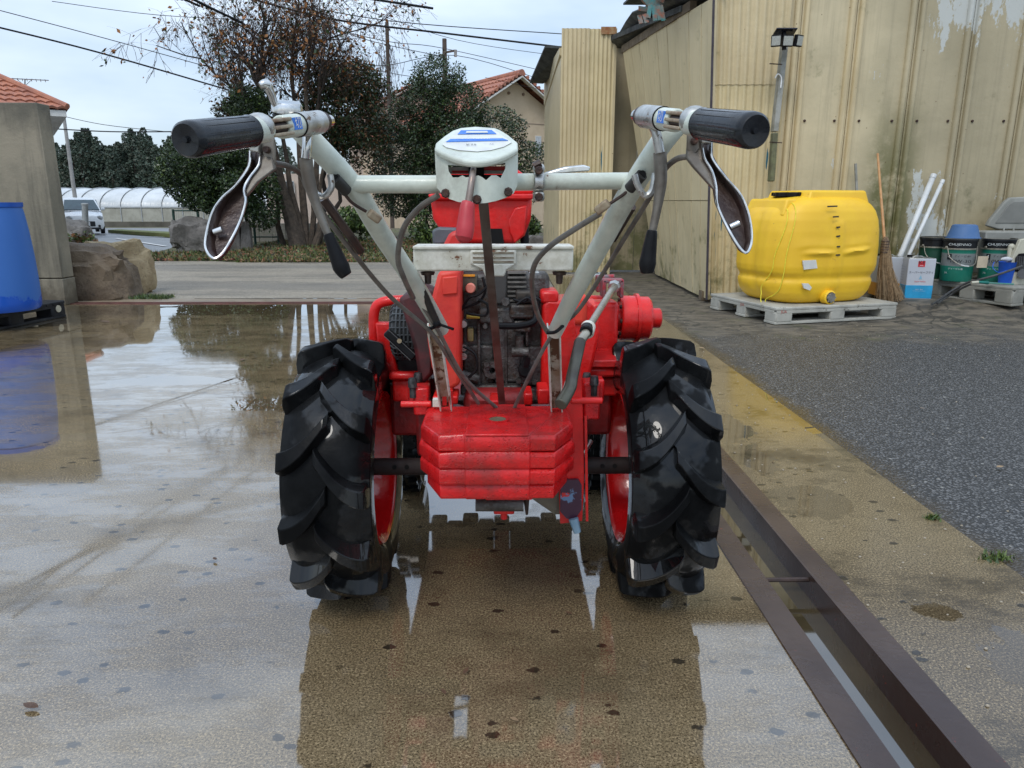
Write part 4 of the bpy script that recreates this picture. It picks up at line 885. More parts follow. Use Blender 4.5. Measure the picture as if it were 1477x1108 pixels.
# ---- handle ends
def axis_parts(side, pts, Ys):
    """grip, collar, label barrel and cap strung along one line"""
    a, b = at(*pts[0], Ys[0]), at(*pts[1], Ys[1]); return a, b, (b - a).normalized()
for side in (-1, 1):
    if side < 0: a, b = at(266, 202, .80), at(470, 175, 1.10); T = lambda t: a.lerp(b, t)
    else: a, b = at(1091, 189, .80), at(922, 167, 1.10); T = lambda t: a.lerp(b, t)
    ax = (b - a).normalized(); g1 = .46
    T = lambda f, a=a, b=b: a + (b - a) * (.8 * f / (1.1 - .3 * f)); LG_ = (T(g1) - a).length; L = LG_ / g1
    tw = (Vector((0, 0, CAMZ)) - T(.7)); nrm = (tw - ax * tw.dot(ax)).normalized(); vv_ = nrm.cross(ax); vv_ = vv_ if vv_.z > 0 else -vv_; au = ax if ax.x > 0 else -ax
    prof = [(0, 0.0), (.003, 0), (.0035, .003), (.0160, .001), (.0185, .004), (.0195, .012)] + [(.0192 - .0012 * t, .012 + (L * g1 - .016) * t) for t in (.25, .5, .75, 1)] + [(.0188, L * g1), (.0, L * g1)]
    gp = tp(MB().lathe(prof, a, ax, 32), 'handle_grip', GRIP, ang=40)
    up = Vector((0, 0, 1)); sd_ = ax.cross(up).normalized()
    for k in range(14):
        t = 2 * math.pi * k / 14 + .2; rdir = sd_ * math.cos(t) + ax.cross(sd_) * math.sin(t)
        tp(MB().bar(a + ax * .02 + rdir * .0190, a + ax * (L * g1 - .006) + rdir * .0183, .0009, .00025), 'grip_rib', GRIP, gp)
    tp(MB().tube([T(g1 - .02), T(g1 + .11)], .0155, 22), 'handle_collar', WHT, bevel=.002)
    tp(MB().ball(tuple(T(g1 + .06) + Vector((0, .006, .004))), (.019, .017, .017), 18, 10), 'collar_casting', CHR)
    for q in (-1, 0, 1): tp(MB().bar(T(g1 + .10) + nrm * .0105 + vv_ * (q * .0085), T(.70) + nrm * .0105 + vv_ * (q * .0085), .0045, .009, tuple(nrm)), 'clamp_finger', mat('rusty_cream', (.40, .34, .24), (.22, .14, .09), 30, .5, metal=.3), bevel=.0015)
    tp(MB().tube([T(g1 + .12), T(.72)], .011, 14), 'clamp_core', DSTL)
    bl = tp(MB().tube([T(.68), T(.80)], .0145, 22), 'label_barrel', WHT, bevel=.002)
    m0 = T(.735) + nrm * .0146 + vv_ * .002
    st_ = tp(MB().slab([m0 - au * .010 - vv_ * .0075, m0 + au * .010 - vv_ * .0075, m0 + au * .010 + vv_ * .0075, m0 - au * .010 + vv_ * .0075], -nrm * .004), 'blue_sticker', BLU, bl)
    text('切', .015, WINK, 'lettering', st_, m0 + nrm * .0003, au, vv_, .0003)
    tp(MB().tube([T(.795), T(.80)], .0160, 22), 'dark_ring', BLK)
    tp(MB().tube([T(.80), T(.955)], .0158, 24), 'chrome_barrel', CHR, bevel=.0015)
    tp(MB().tube([T(.955), T(.985)], .0130, 20), 'end_washer', DSTL); tp(MB().tube([T(.985), T(1.03)], [.0095, .0080], 16), 'end_nut', CHR2, bevel=.001)
    # clutch lever (inner) with black knob
    if side < 0: path = [(443, 178), (443, 205), (441, 228), (446, 262), (458, 300), (474, 340)]; kn = [(473, 337), (479, 352), (492, 385), (500, 398)]
    else: path = [(936, 170), (946, 190), (952, 220), (953, 262), (948, 300), (941, 334)]; kn = [(941, 332), (939, 345), (934, 380), (934, 394)]
    Yk = 1.075
    tp(MB().tube([at(*path[0], 1.085), at(*path[1], Yk - .008), at(*path[2], Yk - .008)], [.0085, .0068, .0066], 14, 4), 'lever_arm', CHR2 if side < 0 else CHR)
    tp(MB().tube([at(x, y, Yk) for x, y in path[2:]], [.0095, .0090, .0065, .0055], 14, 6), 'clutch_lever', mat('worn_grey_steel', (.22, .20, .17), (.13, .11, .09), 18, .35, metal=.5))
    tp(MB().tube([at(x, y, Yk - .005) for x, y in kn], [.0068, .0088, .0125, .0085], 20, 4), 'lever_knob', BLK, bevel=.001)
    # side clutch hook
    hk = [(438, 215), (444, 250), (455, 278), (468, 283), (478, 270), (476, 252)] if side < 0 else [(945, 250), (940, 275), (930, 282), (920, 268), (915, 252)]
    tp(MB().tube([at(x, y, 1.10) for x, y in hk], .0048, 10, 5), 'hook_rod', CHR)
    # brake lever: dished steel tongue hanging below the grip
    if side < 0:
        ol = [(361, 218), (359, 240), (341, 267), (321, 285), (307, 305), (299, 331), (296, 354), (301, 367), (310, 373), (321, 365), (335, 342), (347, 316), (354, 290), (352, 272), (360, 256), (373, 238), (375, 219)]
        wall = [(375, 222), (392, 224), (396, 244), (372, 262), (354, 284), (353, 272), (360, 256), (373, 238)]
    else:
        ol = [(1012, 205), (1016, 228), (1027, 247), (1033, 270), (1034, 293), (1044, 318), (1060, 347), (1072, 363), (1079, 363), (1084, 348), (1083, 325), (1077, 300), (1066, 278), (1049, 259), (1033, 238), (1026, 224), (1026, 205)]
        wall = [(1012, 208), (993, 206), (991, 228), (1000, 240), (1020, 262), (1033, 276), (1027, 247), (1016, 228)]
    Yt = lambda y: 1.03 - .10 * max(0, (y - 220)) / 150
    rim_ = [at(x, y, Yt(y)) for x, y in ol]
    cen = sum(rim_, Vector()) / len(rim_)
    n = len(rim_); M2 = []
    for i, p in enumerate(rim_):           # inner floor: shrunk towards the lever's centre line and set back
        q = rim_[n - 1 - i]; mid = (p + q) / 2; M2.append(mid.lerp(p, .72) + Vector((0, .020, 0)))
    # tip of the floor pulled in from the end
    mb = MB(); mb.v += [tuple(p) for p in rim_] + [tuple(p) for p in M2]
    for i in range(n - 1): mb.f.append((i, i + 1, n + i + 1, n + i))
    for i in range(n // 2): 
        j = n - 1 - i
        if j - i > 1: mb.f.append((n + i, n + i + 1, n + j - 1, n + j) if n + i + 1 != n + j - 1 else (n + i, n + i + 1, n + j))
    lv = tp(mb, 'brake_lever', BROWNIN); so = lv.modifiers.new('thick', 'SOLIDIFY'); so.thickness = .0022; so.offset = 1
    tp(MB().tube(rim_, .0017, 8, 4), 'lever_rim', CHR2, lv)
    if side < 0: q0, q1 = (309, 335), (321, 331)
    else: q0, q1 = (1053, 328), (1066, 322)
    tp(MB().tube([at(*q0, Yt(335) + .008), at(*q1, Yt(335) + .008)], .0045, 12), 'lever_catch', CHR2, lv)
    tp(MB().slab([at(x, y, Yt(y) + .004) for x, y in wall], (0, .012, 0)), 'lever_flank', mat('worn_grey_steel', (0, 0, 0)), lv, bevel=.002)
    if side < 0: br = [(358, 200), (374, 198), (374, 221), (359, 218)]; pl = [(376, 196), (396, 200), (398, 240), (390, 232), (380, 232), (376, 215)]
    else: br = [(1012, 190), (1027, 192), (1027, 208), (1012, 206)]; pl = [(992, 182), (1008, 186), (1010, 214), (1004, 222), (996, 222), (991, 215)]
    tp(MB().slab([at(x, y, 1.02) for x, y in br], (0, .02, 0)), 'lever_bracket', CHR, bevel=.002)
    tp(MB().slab([at(x, y, 1.03) for x, y in pl], (0, .006, 0)), 'pivot_plate', mat('worn_grey_steel', (0, 0, 0)), bevel=.002)
    pv = (385, 216) if side < 0 else (1001, 204); tp(MB().lathe([(0, .008), (.004, .008), (.005, 0)], at(*pv, 1.028), (0, -1, 0), 8), 'pivot_pin', RUST)
# throttle lever over the left handle
tp(MB().lathe([(0, .010), (.018, .009), (.021, .004), (.021, -.004), (0, -.004)], at(414, 157, 1.08), (.1, -.25, 1), 28), 'throttle_disc', CHR2)
tp(MB().lathe([(.017, 0), (.018, -.004), (.017, -.012), (.0, -.012)], at(412, 163, 1.08), (.1, -.25, 1), 28), 'throttle_base', BLK)
tv = [at(375, 124, 1.04), at(384, 122, 1.045), at(391, 135, 1.055), at(397, 150, 1.065), (at(412, 158, 1.07))]
tp(MB().tube(tv, [.004, .0072, .0055, .0048, .006], 14, 6), 'throttle_lever', CHR2)
# bowden cables and sleeves
def cable(name, l, r, m=CAB, sm=7): return tp(MB().tube([at(x, y, Y) for x, y, Y in l], r, 10, sm), name, m)
cable('cable', [(396, 236, 1.05), (415, 240, 1.08), (434, 252, 1.12), (448, 280, 1.15), (490, 340, 1.2), (560, 425, 1.34), (622, 480, 1.42), (655, 530, 1.5), (690, 582, 1.58)], .0042)
cable('cable', [(455, 205, 1.16), (520, 280, 1.24), (560, 345, 1.3), (590, 410, 1.36), (628, 470, 1.42), (670, 545, 1.52), (716, 588, 1.6)], .0042)
cable('cable_sleeve', [(466, 287, 1.175), (500, 334, 1.2), (520, 362, 1.24)], .0075, DSTL)
cable('cable_sleeve', [(598, 395, 1.34), (612, 425, 1.37), (632, 470, 1.42)], .0072, mat('black_sleeve', (.04, .038, .035), None, 20, .4))
cable('cable', [(632, 282, 1.15), (605, 300, 1.17), (582, 330, 1.2), (574, 372, 1.24), (582, 400, 1.27), (596, 430, 1.33)], .0048)
cable('cable', [(866, 308, 1.2), (830, 330, 1.22), (790, 358, 1.24), (770, 385, 1.28), (768, 420, 1.34), (776, 455, 1.42), (790, 480, 1.46)], .0048)
cable('cable', [(992, 226, 1.05), (975, 230, 1.07), (958, 246, 1.1), (940, 280, 1.17), (900, 345, 1.28), (866, 400, 1.38), (832, 450, 1.44), (800, 478, 1.48), (770, 530, 1.52), (742, 588, 1.6)], .0042)
cable('cable_sleeve', [(912, 298, 1.24), (898, 322, 1.27), (884, 345, 1.3)], .0070, DSTL)
cable('cable', [(486, 262, 1.14), (505, 290, 1.16), (528, 305, 1.175)], .0026, DSTL); cable('cable', [(918, 262, 1.16), (900, 280, 1.17), (870, 300, 1.18)], .0026, DSTL)
for (p, q) in (((483, 258), (500, 276)), ((926, 252), (908, 272))):
    tp(MB().tube([at(*p, 1.13), at(*q, 1.15)], .0090, 14), 'cable_end_tube', mat('black_sleeve', (0, 0, 0)))
    tp(MB().tube([at(*p, 1.1295), at(*p, 1.128)], .0065, 12), 'tube_bore', mat('hole_black', (0, 0, 0)))
for (p, q) in (((532, 306), (548, 318)), ((878, 292), (860, 306))):
    tp(MB().bar(at(*p, 1.17), at(*q, 1.18), .014, .012, (0, 1, 0)), 'cable_clip', mat('rusty_cream', (0, 0, 0)), bevel=.003)
for (x, y, x2, y2) in ((614, 474, 634, 466), (790, 480, 812, 470)):
    tp(MB().tube([at(x, y, 1.43), at((x + x2) / 2, y - 1, 1.415), at(x2, y2, 1.43)], .0035, 8, 4), 'cable_tie', BLK)
tp(MB().tube([at(628, 466, 1.415), at(654, 475, 1.40)], .0030, 6), 'tie_tail', BLK); tp(MB().ball(tuple(at(630, 467, 1.41)), .008, 10, 6), 'tie_lock', BLK)
# front support tyres seen dimly between the wheels
for x in (592, 862):
    c = at(x, 640, 2.5); c.z = .17
    o = tp(MB().lathe([(.09, -.035), (.15, -.045), (.168, -.03), (.17, 0), (.168, .03), (.15, .045), (.09, .035)], c, (1, 0, 0), 40, close=True), 'front_tyre', RUB)
    for k in range(22):
        t = 2 * math.pi * k / 22
        for s_ in (-1, 1): tp(MB().box((c.x + s_ * .022, c.y + .172 * math.cos(t + s_ * .07), c.z + .172 * math.sin(t + s_ * .07)), (.03, .02, .02), Matrix.Rotation(t + s_ * .07, 3, 'X')), 'tread_block', RUB, o)
tp(MB().tube([(at(592, 640, 2.5).x, 2.5, .17), (at(862, 640, 2.5).x, 2.5, .17)], .016, 12), 'front_axle', DSTL)
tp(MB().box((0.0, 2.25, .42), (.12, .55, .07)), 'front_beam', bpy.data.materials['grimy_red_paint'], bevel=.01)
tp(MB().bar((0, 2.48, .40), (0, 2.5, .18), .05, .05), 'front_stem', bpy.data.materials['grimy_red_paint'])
tp(MB().box((0.0, 2.16, .78), (.22, .30, .12)), 'engine_top', ENG, bevel=.02)

# front mass known from its mirror image; unseen parts added to block reflected sky
tp(MB().box((0.0, 2.36, .375), (.60, .66, .035)), 'added_belly_pan', bpy.data.materials['grimy_red_paint'], bevel=.006)
tp(MB().box((0.0, 2.72, .46), (.58, .06, .16)), 'added_front_bumper', RED, bevel=.012)
for i in range(9):
    h = (.285, .32, .275, .31, .29, .325, .30, .275, .315)[i]
    tp(MB().box((-.256 + .064 * i, 2.77, .29 + h / 4), (.0625, .07, .50 - h), None), 'added_front_block', DSTL, bevel=.008)
for s_ in (-1, 1): tp(MB().box((s_ * .225, 2.05, .46), (.15, .30, .16)), 'added_side_pan', bpy.data.materials['grimy_red_paint'], bevel=.01)

# ================================================================ THINGS BY THE SHED
def pallet(root, c, rz, W, D, H, m, name='pallet'):
    """moulded plastic pallet: slatted deck, feet and fork openings"""
    rt = Matrix.Rotation(rz, 3, 'Z'); c = Vector(c)
    def bx(nm, lx, ly, lz, d, bevel=.006): return MB().box(c + rt @ Vector((lx, ly, lz)), d, rt).build(nm, m, root, bevel=bevel)
    bx('deck', 0, 0, H - .014, (W, D, .028), .008)
    for s_ in (-1, 1): bx('edge_rail', 0, s_ * (D / 2 - .016), H - .040, (W - .02, .028, .03))
    for s_ in (-1, 1): bx('edge_rail', s_ * (W / 2 - .016), 0, H - .040, (.028, D - .07, .03))
    for ix in (-1, 0, 1):
        for iy in (-1, 0, 1):
            bx('foot', ix * (W / 2 - .085), iy * (D / 2 - .085), H / 2 - .012, (.165 if ix else .15, .165 if iy else .15, H - .055), .014)
    for iy in (-1, 0, 1): bx('skid', 0, iy * (D / 2 - .085), .012, (W, .16, .022), .004)
    return root
P0 = gr(1118, 469); rz = R(15); W_, D_ = 1.24, 1.05
c = Vector((P0.x, P0.y, 0)) + Matrix.Rotation(rz, 3, 'Z') @ Vector((W_ / 2, D_ / 2, 0))
rp_ = empty('pallet', c, 'pale grey plastic pallet under the yellow tank', 'pallet'); pallet(rp_, c, rz, W_, D_, .145, GREYPAL)
RS = mat('red_stencil', (.45, .08, .06), None, 20, .6); rt = Matrix.Rotation(rz, 3, 'Z')
text('JUA', .035, RS, 'lettering', rp_, c + rt @ Vector((-W_ / 2 + .075, -D_ / 2 - .0, .108)), rt @ Vector((1, 0, 0)), (0, 0, 1), .001)
text('JUA', .035, RS, 'lettering', rp_, c + rt @ Vector((-W_ / 2, -D_ / 2 + .5, .108)), rt @ Vector((0, -1, 0)), (0, 0, 1), .001)

# yellow tank: lofted rounded box with a waist groove, arrow grooves, shoulder and filler hump
tk = empty('yellow_tank', (c.x, c.y, .145), 'large yellow plastic liquid tank tied down with yellow cord on the pale pallet', 'tank')
tc_ = c + rt @ Vector((-.0, -.02, 0)); ra = R(17); rt2 = Matrix.Rotation(ra, 3, 'Z')
def sstep(a, b, x): t = min(1, max(0, (x - a) / (b - a))); return t * t * (3 - 2 * t)
Hh = .93; NZ, NA = 60, 120
levels = [(0, .72, .74), (.015, .80, .82), (.05, .87, .88), (.10, .925, .93), (.16, .955, .955), (.20, .96, .96), (.225, .935, .94), (.25, .94, .945), (.285, .985, .98), (.34, 1, 1), (.52, 1, 1), (.66, .985, .985), (.76, .955, .96), (.84, .90, .92), (.90, .82, .86), (.945, .70, .76), (.965, .60, .68), (.972, .5, .6)]
def lv_(t):
    for (a, b) in zip(levels, levels[1:]):
        if a[0] <= t <= b[0]:
            u = (t - a[0]) / (b[0] - a[0]); return a[1] + (b[1] - a[1]) * u, a[2] + (b[2] - a[2]) * u
    return levels[-1][1:]
mb = MB(); hx, hy = .555, .43
for i in range(NZ + 1):
    t = i / NZ * .972; sx_, sy_ = lv_(t)
    for k in range(NA):
        a = 2 * math.pi * k / NA; e_ = 4.0
        cx, sy2 = math.cos(a), math.sin(a)
        r = (abs(cx) ** e_ + abs(sy2) ** e_) ** (-1 / e_); x, y = cx * r, sy2 * r
        X, Yq, Z = x * hx * sx_, y * hy * sy_, t * Hh
        # relief on the long faces
        if abs(y) > .9 and abs(x) < .86:
            s_ = 0.
            u = x * hx
            s_ += .016 * (sstep(.055, .035, abs(u + .02)) - 1.3 * sstep(.022, .008, abs(u + .02))) * sstep(.10, .16, t) * sstep(.78, .72, t)     # upright bead with a channel
            zc = .475 + .10 * (1 if u > 0 else .3) * abs(u)
            for s0 in (-1, 1):
                uu = abs(u + .02)
                if (u > 0) == (s0 > 0) and .05 < uu < .36:
                    q = (t - zc) / .045
                    s_ -= .030 * sstep(.05, .08, uu) * sstep(.36, .26, uu) * max(0, 1 - abs(q)) * (1 if q < 0 else .4) - .006 * sstep(0, 1, q) * sstep(3, 1, q)
            Yq += math.copysign(s_, y)
        if abs(x) > .9 and abs(y) < .8: X += math.copysign(.010 * sstep(.09, .06, abs(abs(Yq) - .12)) * sstep(.08, .15, t) * sstep(.9, .8, t), x)
        Z -= 0
        mb.v.append(tuple(tc_ + Vector((0, 0, .147 + Z)) + rt2 @ Vector((X, Yq, 0))))
for i in range(NZ):
    for k in range(NA): mb.f.append((i * NA + k, i * NA + (k + 1) % NA, (i + 1) * NA + (k + 1) % NA, (i + 1) * NA + k))
mb.f.append(tuple(range(NA))[::-1]); mb.f.append(tuple(NZ * NA + k for k in range(NA)))
body = mb.build('tank_body', YEL, tk, ang=70)
def tl(x, y, z): return tc_ + Vector((0, 0, .147 + z)) + rt2 @ Vector((x, y, 0))
def hump(x0, x1, y0, y1, z0, z1, ins, nm, m=YEL, bv=.02):
    b = [tl(x0, y0, z0), tl(x1, y0, z0), tl(x1, y1, z0), tl(x0, y1, z0)]; t_ = [tl(x0 + ins, y0 + ins * .5, z1), tl(x1 - ins, y0 + ins * .5, z1), tl(x1 - ins, y1 - ins * .5, z1), tl(x0 + ins, y1 - ins * .5, z1)]
    m_ = MB(); m_.add(b + t_, [(3, 2, 1, 0), (4, 5, 6, 7), (0, 1, 5, 4), (1, 2, 6, 5), (2, 3, 7, 6), (3, 0, 4, 7)]); return m_.build(nm, m, tk, bevel=bv, seg=4)
hump(-.28, .40, -.30, .30, .80, .955, .05, 'shoulder_hump'); hump(-.50, -.22, -.28, .28, .74, .885, .05, 'shoulder_hump')
ld = MB().lathe([(0, .035), (.15, .035), (.165, .026), (.165, 0), (0, 0)], tl(-.20, .0, .905), (0, 0, 1), 32).build('tank_lid', BLK, tk)
for k in range(10):
    t = 2 * math.pi * k / 10; MB().box(tl(-.20 + .163 * math.cos(t), .163 * math.sin(t), .925), (.022, .022, .03)).build('lid_lug', BLK, ld)
yf = -hy * .955
def fpt(px, py):   # a point on the tank's front face plane seen at this pixel
    P = tl(0, -hy * .995, 0); nn = rt2 @ Vector((0, -1, 0)); d = ray(px, py); C0 = Vector((0, 0, CAMZ)); return C0 + d * ((P - C0).dot(nn) / d.dot(nn)) + nn * .001
STK = mat('white_sticker', (.68, .67, .62), (.58, .57, .52), 12, .45)
for l in ([(1158, 376), (1177, 375), (1179, 387), (1160, 389)], [(1157, 409), (1166, 409), (1171, 415), (1168, 419), (1160, 416)]):
    MB().slab([fpt(x, y) for x, y in l], rt2 @ Vector((0, .012, 0))).build('sticker', STK, tk, smooth=False)
MKR = mat('marker_black', (.04, .035, .02), None, 9, .6)
for (x0, x1, y) in ((1194, 1208, 298), (1200, 1208, 313), (1205, 1210, 328), (1205, 1210, 341), (1205, 1210, 356), (1203, 1210, 368)):
    a, b = fpt(x0, y), fpt(x1, y - .5); sh2 = rt2 @ Vector((0, -.012 if y > 305 else .004, 0)); MB().bar(a + sh2, b + sh2, .006, .012).build('level_mark', MKR, tk)
v0 = fpt(1196, 429) ; nn = rt2 @ Vector((0, -1, 0))
vv = MB().lathe([(.062, -.05), (.060, .012), (.048, .02), (.048, .0), (0, .0)], v0, nn, 28).build('drain_boss', YEL, tk)
MB().lathe([(.040, 0), (.040, .028), (.034, .036), (0, .036)], v0, nn, 20).build('drain_cap', mat('grey_cap', (.20, .19, .16), (.13, .12, .1), 30, .6), tk)
for k in range(8):
    t = 2 * math.pi * k / 8; MB().box(v0 + nn * .02 + rt2 @ Vector((.040 * math.cos(t), 0, 0)) + Vector((0, 0, .040 * math.sin(t))), (.012, .03, .012)).build('cap_grip', bpy.data.materials['grey_cap'], tk)
YC = mat('yellow_cord', (.85, .72, .05), None, 60, .6)
cord = tk
for x in (-.485, -.535):
    pl_ = []
    for t in [-.05, .02, .08, .15, .3, .45, .6, .72, .8, .86, .91, .95]:
        a_, b_ = lv_(max(t, 0)); xx = x * (1 - .16 * max(0, t - .5) / .4); q_ = max(0., 1 - abs(xx / (hx * a_)) ** 4) ** .25
        pl_.append(tl(xx, -max(hy * b_ * q_, .12 if t < .8 else .1) - .008 - (.03 if t < 0 else 0), t * Hh))
    MB().tube(pl_, .0045, 6, 5).build('cord', YC, cord)

# ---- second pallet with pails
P1 = gr(1345, 427); c2 = Vector((4.52, 6.74, 0)); rz2 = R(-14)
PAL2 = mat('grey_pallet_worn', (.29, .28, .24), (.20, .195, .165), 5, .65, .8, bump=.4)
p2 = empty('pallet', c2, 'worn grey plastic pallet under the green oil pails', 'pallet')
f0 = at(1345, 433, 7.05); f1 = at(1457, 450, 6.35); f0.z = f1.z = 0; u = (f1 - f0).normalized(); W2 = .86; vv_ = Vector((-u.y, u.x, 0)); rz2 = math.atan2(u.y, u.x)
D2 = 1.1; c2 = f1 - u * W2 / 2 + vv_ * D2 / 2; c2.z = .105; p2.location = c2
pallet(p2, c2, rz2, W2, D2, .17, PAL2)
GRN = mat('green_pail_paint', (.008, .15, .10), (.01, .17, .115), 8, .3); GRYB = mat('grey_pail_band', (.20, .22, .215), (.17, .19, .185), 8, .35)
LID = mat('black_pail_lid', (.014, .015, .017), None, 8, .3); SIL = mat('silver_rim', (.45, .42, .35), (.3, .28, .22), 30, .35, metal=.6)
DKG = mat('dark_green_pail_paint', (.008, .07, .04), None, 9, .35); LTXT = mat('pail_print', (.55, .58, .57), None, 20, .5)
MARK_IN = mat('black_print', (0, 0, 0))
def pail(px, ytop, ybot, Y, label, first=True, dark=False, handle=True, z0=.277, txt=True):
    b = at(px, ybot, Y); p0 = Vector((b.x, Y, z0)); zt = at(px, ytop, Y).z; H = zt - z0; r = .142
    t = empty('oil_pail', p0, label, 'pail', 'green and grey 20 litre oil pails on the pallet')
    g = DKG if dark else GRN
    bd = MB().lathe([(0, 0), (r * .93, 0), (r * .95, .006), (r * .965, H * .36), (r * .965, H * .36)], p0, (0, 0, 1), 40).build('pail_body', g, t)
    MB().lathe([(r * .965, H * .36), (r * .985, H * .66)], p0, (0, 0, 1), 40).build('grey_band', GRYB if not dark else g, bd)
    MB().lathe([(r * .985, H * .66), (r * .99, H * .74), (r * 1.0, H * .745)], p0, (0, 0, 1), 40).build('green_band', g, bd)
    MB().lathe([(r * 1.0, H * .745), (r * 1.015, H * .76), (r * 1.015, H * .775), (r * .99, H * .78)], p0, (0, 0, 1), 40).build('swage_ring', SIL, bd)
    MB().lathe([(r * .99, H * .78), (r * 1.0, H * .93), (r * 1.04, H * .94), (r * 1.05, H * .985), (r * 1.03, H), (r * .96, H * .985), (0, H * .985)], p0, (0, 0, 1), 40).build('lid', LID, t)
    MB().lathe([(r * 1.035, H * .992), (r * 1.045, H * 1.004), (r * 1.0, H * 1.006)], p0, (0, 0, 1), 40).build('lid_rim', SIL, t)
    for s_ in (-1, 1): MB().lathe([(0, .012), (.010, .010), (.012, 0)], p0 + Vector((s_ * r * .99, -.03, H * .80)), (s_, -.2, 0), 10).build('handle_ear', SIL, t)
    if handle:
        q = [p0 + Vector((-r * .99, -.045, H * .79)), p0 + Vector((-r * .9, -.085, H * .56)), p0 + Vector((-r * .4, -.148, H * .40)), p0 + Vector((r * .1, -.158, H * .37)), p0 + Vector((r * .6, -.135, H * .45)), p0 + Vector((r * .99, -.045, H * .79))]
        MB().tube(q, .003, 6, 6).build('wire_handle', SIL, t)
        MB().tube([q[2], (q[2] + q[3]) / 2 + Vector((0, -.004, -.004)), q[3]], .006, 8).build('handle_grip', mat('white_grip', (.6, .62, .6), None, 9, .5), t)
    dvec = (Vector((0, 0, 1)) - p0); dvec.z = 0; dvec.normalize(); rx = Vector((-dvec.y, dvec.x, 0))
    if rx.x < 0: rx = -rx
    def lab(sx_, z, body, size, m, wide=1.):
        a_ = sx_ / r; pos = p0 + (dvec * math.cos(a_) + rx * math.sin(a_)) * (r * 1.004) + Vector((0, 0, H * z)); xd = rx * math.cos(a_) - dvec * math.sin(a_)
        text(body, size, m, 'lettering', t, pos, xd, (0, 0, 1), .003, wide)
    if txt:
        lab(0, .87, 'CHUJENNO', .030, LTXT, 1.15)
        a_ = -.075 / r; pos = p0 + (dvec * math.cos(a_) + rx * math.sin(a_)) * (r * .985) + Vector((0, 0, H * .58)); xd = rx * math.cos(a_) - dvec * math.sin(a_)
        MB().slab([pos - xd * .019 - Vector((0, 0, .026)), pos + xd * .019 - Vector((0, 0, .026)), pos + xd * .019 + Vector((0, 0, .026)), pos - xd * .019 + Vector((0, 0, .026))], dvec * .004).build('black_square', LID, t, smooth=False)
        lab(-.075, .58, '4', .045, mat('white_print', (0, 0, 0)), 1.); lab(.03, .60, 'ディーゼル', .026, MARK_IN, 1.0); lab(.02, .48, '10W-30', .042, MARK_IN, 1.25); lab(-.01, .30, 'ディーゼル油', .020, LTXT, 1.); lab(-.085, .20, '20L', .022, LTXT, 1.)
        lab(.095, .60, 'VDS', .018, MARK_IN, 1.)
    return t, p0, H
pail(1343, 342, 402, 7.22, 'dark green oil pail at the back left, half hidden behind the other pails', dark=True, txt=False)
pa, pp, pH = pail(1377, 344, 405, 6.94, 'green and grey oil pail with the blue basin upside down on its lid')
pb, pq, qH = pail(1433, 344, 404, 6.90, 'green and grey oil pail with a beige paper tag, right of the basin', handle=False)
MB().lathe([(0, 0)] if False else [(.0, .003)] + [(.1, .003)] if False else [(0, .0)], (0, 0, 0)) if False else None
tg = at(1417, 378, 6.72); MB().box(tg, (.095, .004, .105)).build('paper_tag', mat('beige_tag', (.55, .46, .33), None, 9, .7), pb, smooth=False)
bs = MB().lathe([(0, .125), (.085, .125), (.105, .118), (.122, .06), (.138, .006), (.150, .004), (.150, 0), (.134, 0), (.118, .06), (.1, .112), (0, .118)], pp + Vector((.02, 0, pH + .004)), (0, 0, 1), 36).build('basin', mat('faded_blue_plastic', (.05, .13, .30), (.07, .15, .31), 5, .5))
tag(bs, 'faded blue plastic basin turned upside down on a green pail', 'basin')

# ---- square tin cans behind and beside the broom
def can(px0, px1, ytop, ybot, Y, label, m, ry, top=True):
    a, b = at(px0, ybot, Y), at(px1, ybot, Y); w_ = .238; zt = at((px0 + px1) / 2, ytop, Y).z - .112
    p0 = Vector(((a.x + b.x) / 2, Y, .112)); r_ = Matrix.Rotation(ry, 3, 'Z')
    t = empty('tin_can', p0, label, 'can')
    bd = MB().box(p0 + Vector((0, 0, zt / 2)), (w_, w_, zt), r_).build('can_body', m, t, bevel=.006)
    MB().box(p0 + Vector((0, 0, zt + .001)), (w_ * .98, w_ * .98, .006), r_).build('can_rim', CHR, t, bevel=.002)
    MB().lathe([(0, .02), (.022, .02), (.024, .0)], p0 + r_ @ Vector((-.06, .06, 0)) + Vector((0, 0, zt + .004)), (0, 0, 1), 16).build('can_cap', BLK, t)
    MB().tube([p0 + r_ @ Vector((-.05, 0, 0)) + Vector((0, 0, zt + .003)), p0 + r_ @ Vector((-.03, 0, 0)) + Vector((0, 0, zt + .016)), p0 + r_ @ Vector((.03, 0, 0)) + Vector((0, 0, zt + .016)), p0 + r_ @ Vector((.05, 0, 0)) + Vector((0, 0, zt + .003))], .003, 6).build('can_handle', CHR, t)
    return t, p0, zt, r_, w_
cw = mat('can_white_paint', (.48, .50, .54), (.44, .46, .5), 6, .35)
t, p0, zt, r_, w_ = can(1288, 1346, 372, 430, 6.95, 'white and light blue square tin can printed with Japanese lettering, right of the broom', cw, R(-11))
LB = mat('can_light_blue', (.02, .33, .60), None, 5, .35)
def ff(x, z, face=0):
    return p0 + r_ @ (Vector((x, -w_ / 2 - .0015, z)) if face == 0 else Vector((-w_ / 2 - .0015, x, z)))
MB().box(p0 + Vector((0, 0, .068)), (w_ + .002, w_ + .002, .13), r_).build('blue_band', LB, t, bevel=.006)
fx = r_ @ Vector((1, 0, 0))
q = [ff(-.035, zt * .80), ff(.025, zt * .80), ff(.025, zt * .94), ff(-.035, zt * .94)]; MB().slab(q, fx.cross(Vector((0, 0, 1))) * .0008).build('red_logo', mat('logo_red', (.60, .02, .03), None, 9, .4), t, smooth=False)
text('KE', .045, MARK_IN, 'lettering', t, ff(-.005, zt * .905), fx, (0, 0, 1), .003, 1.1)
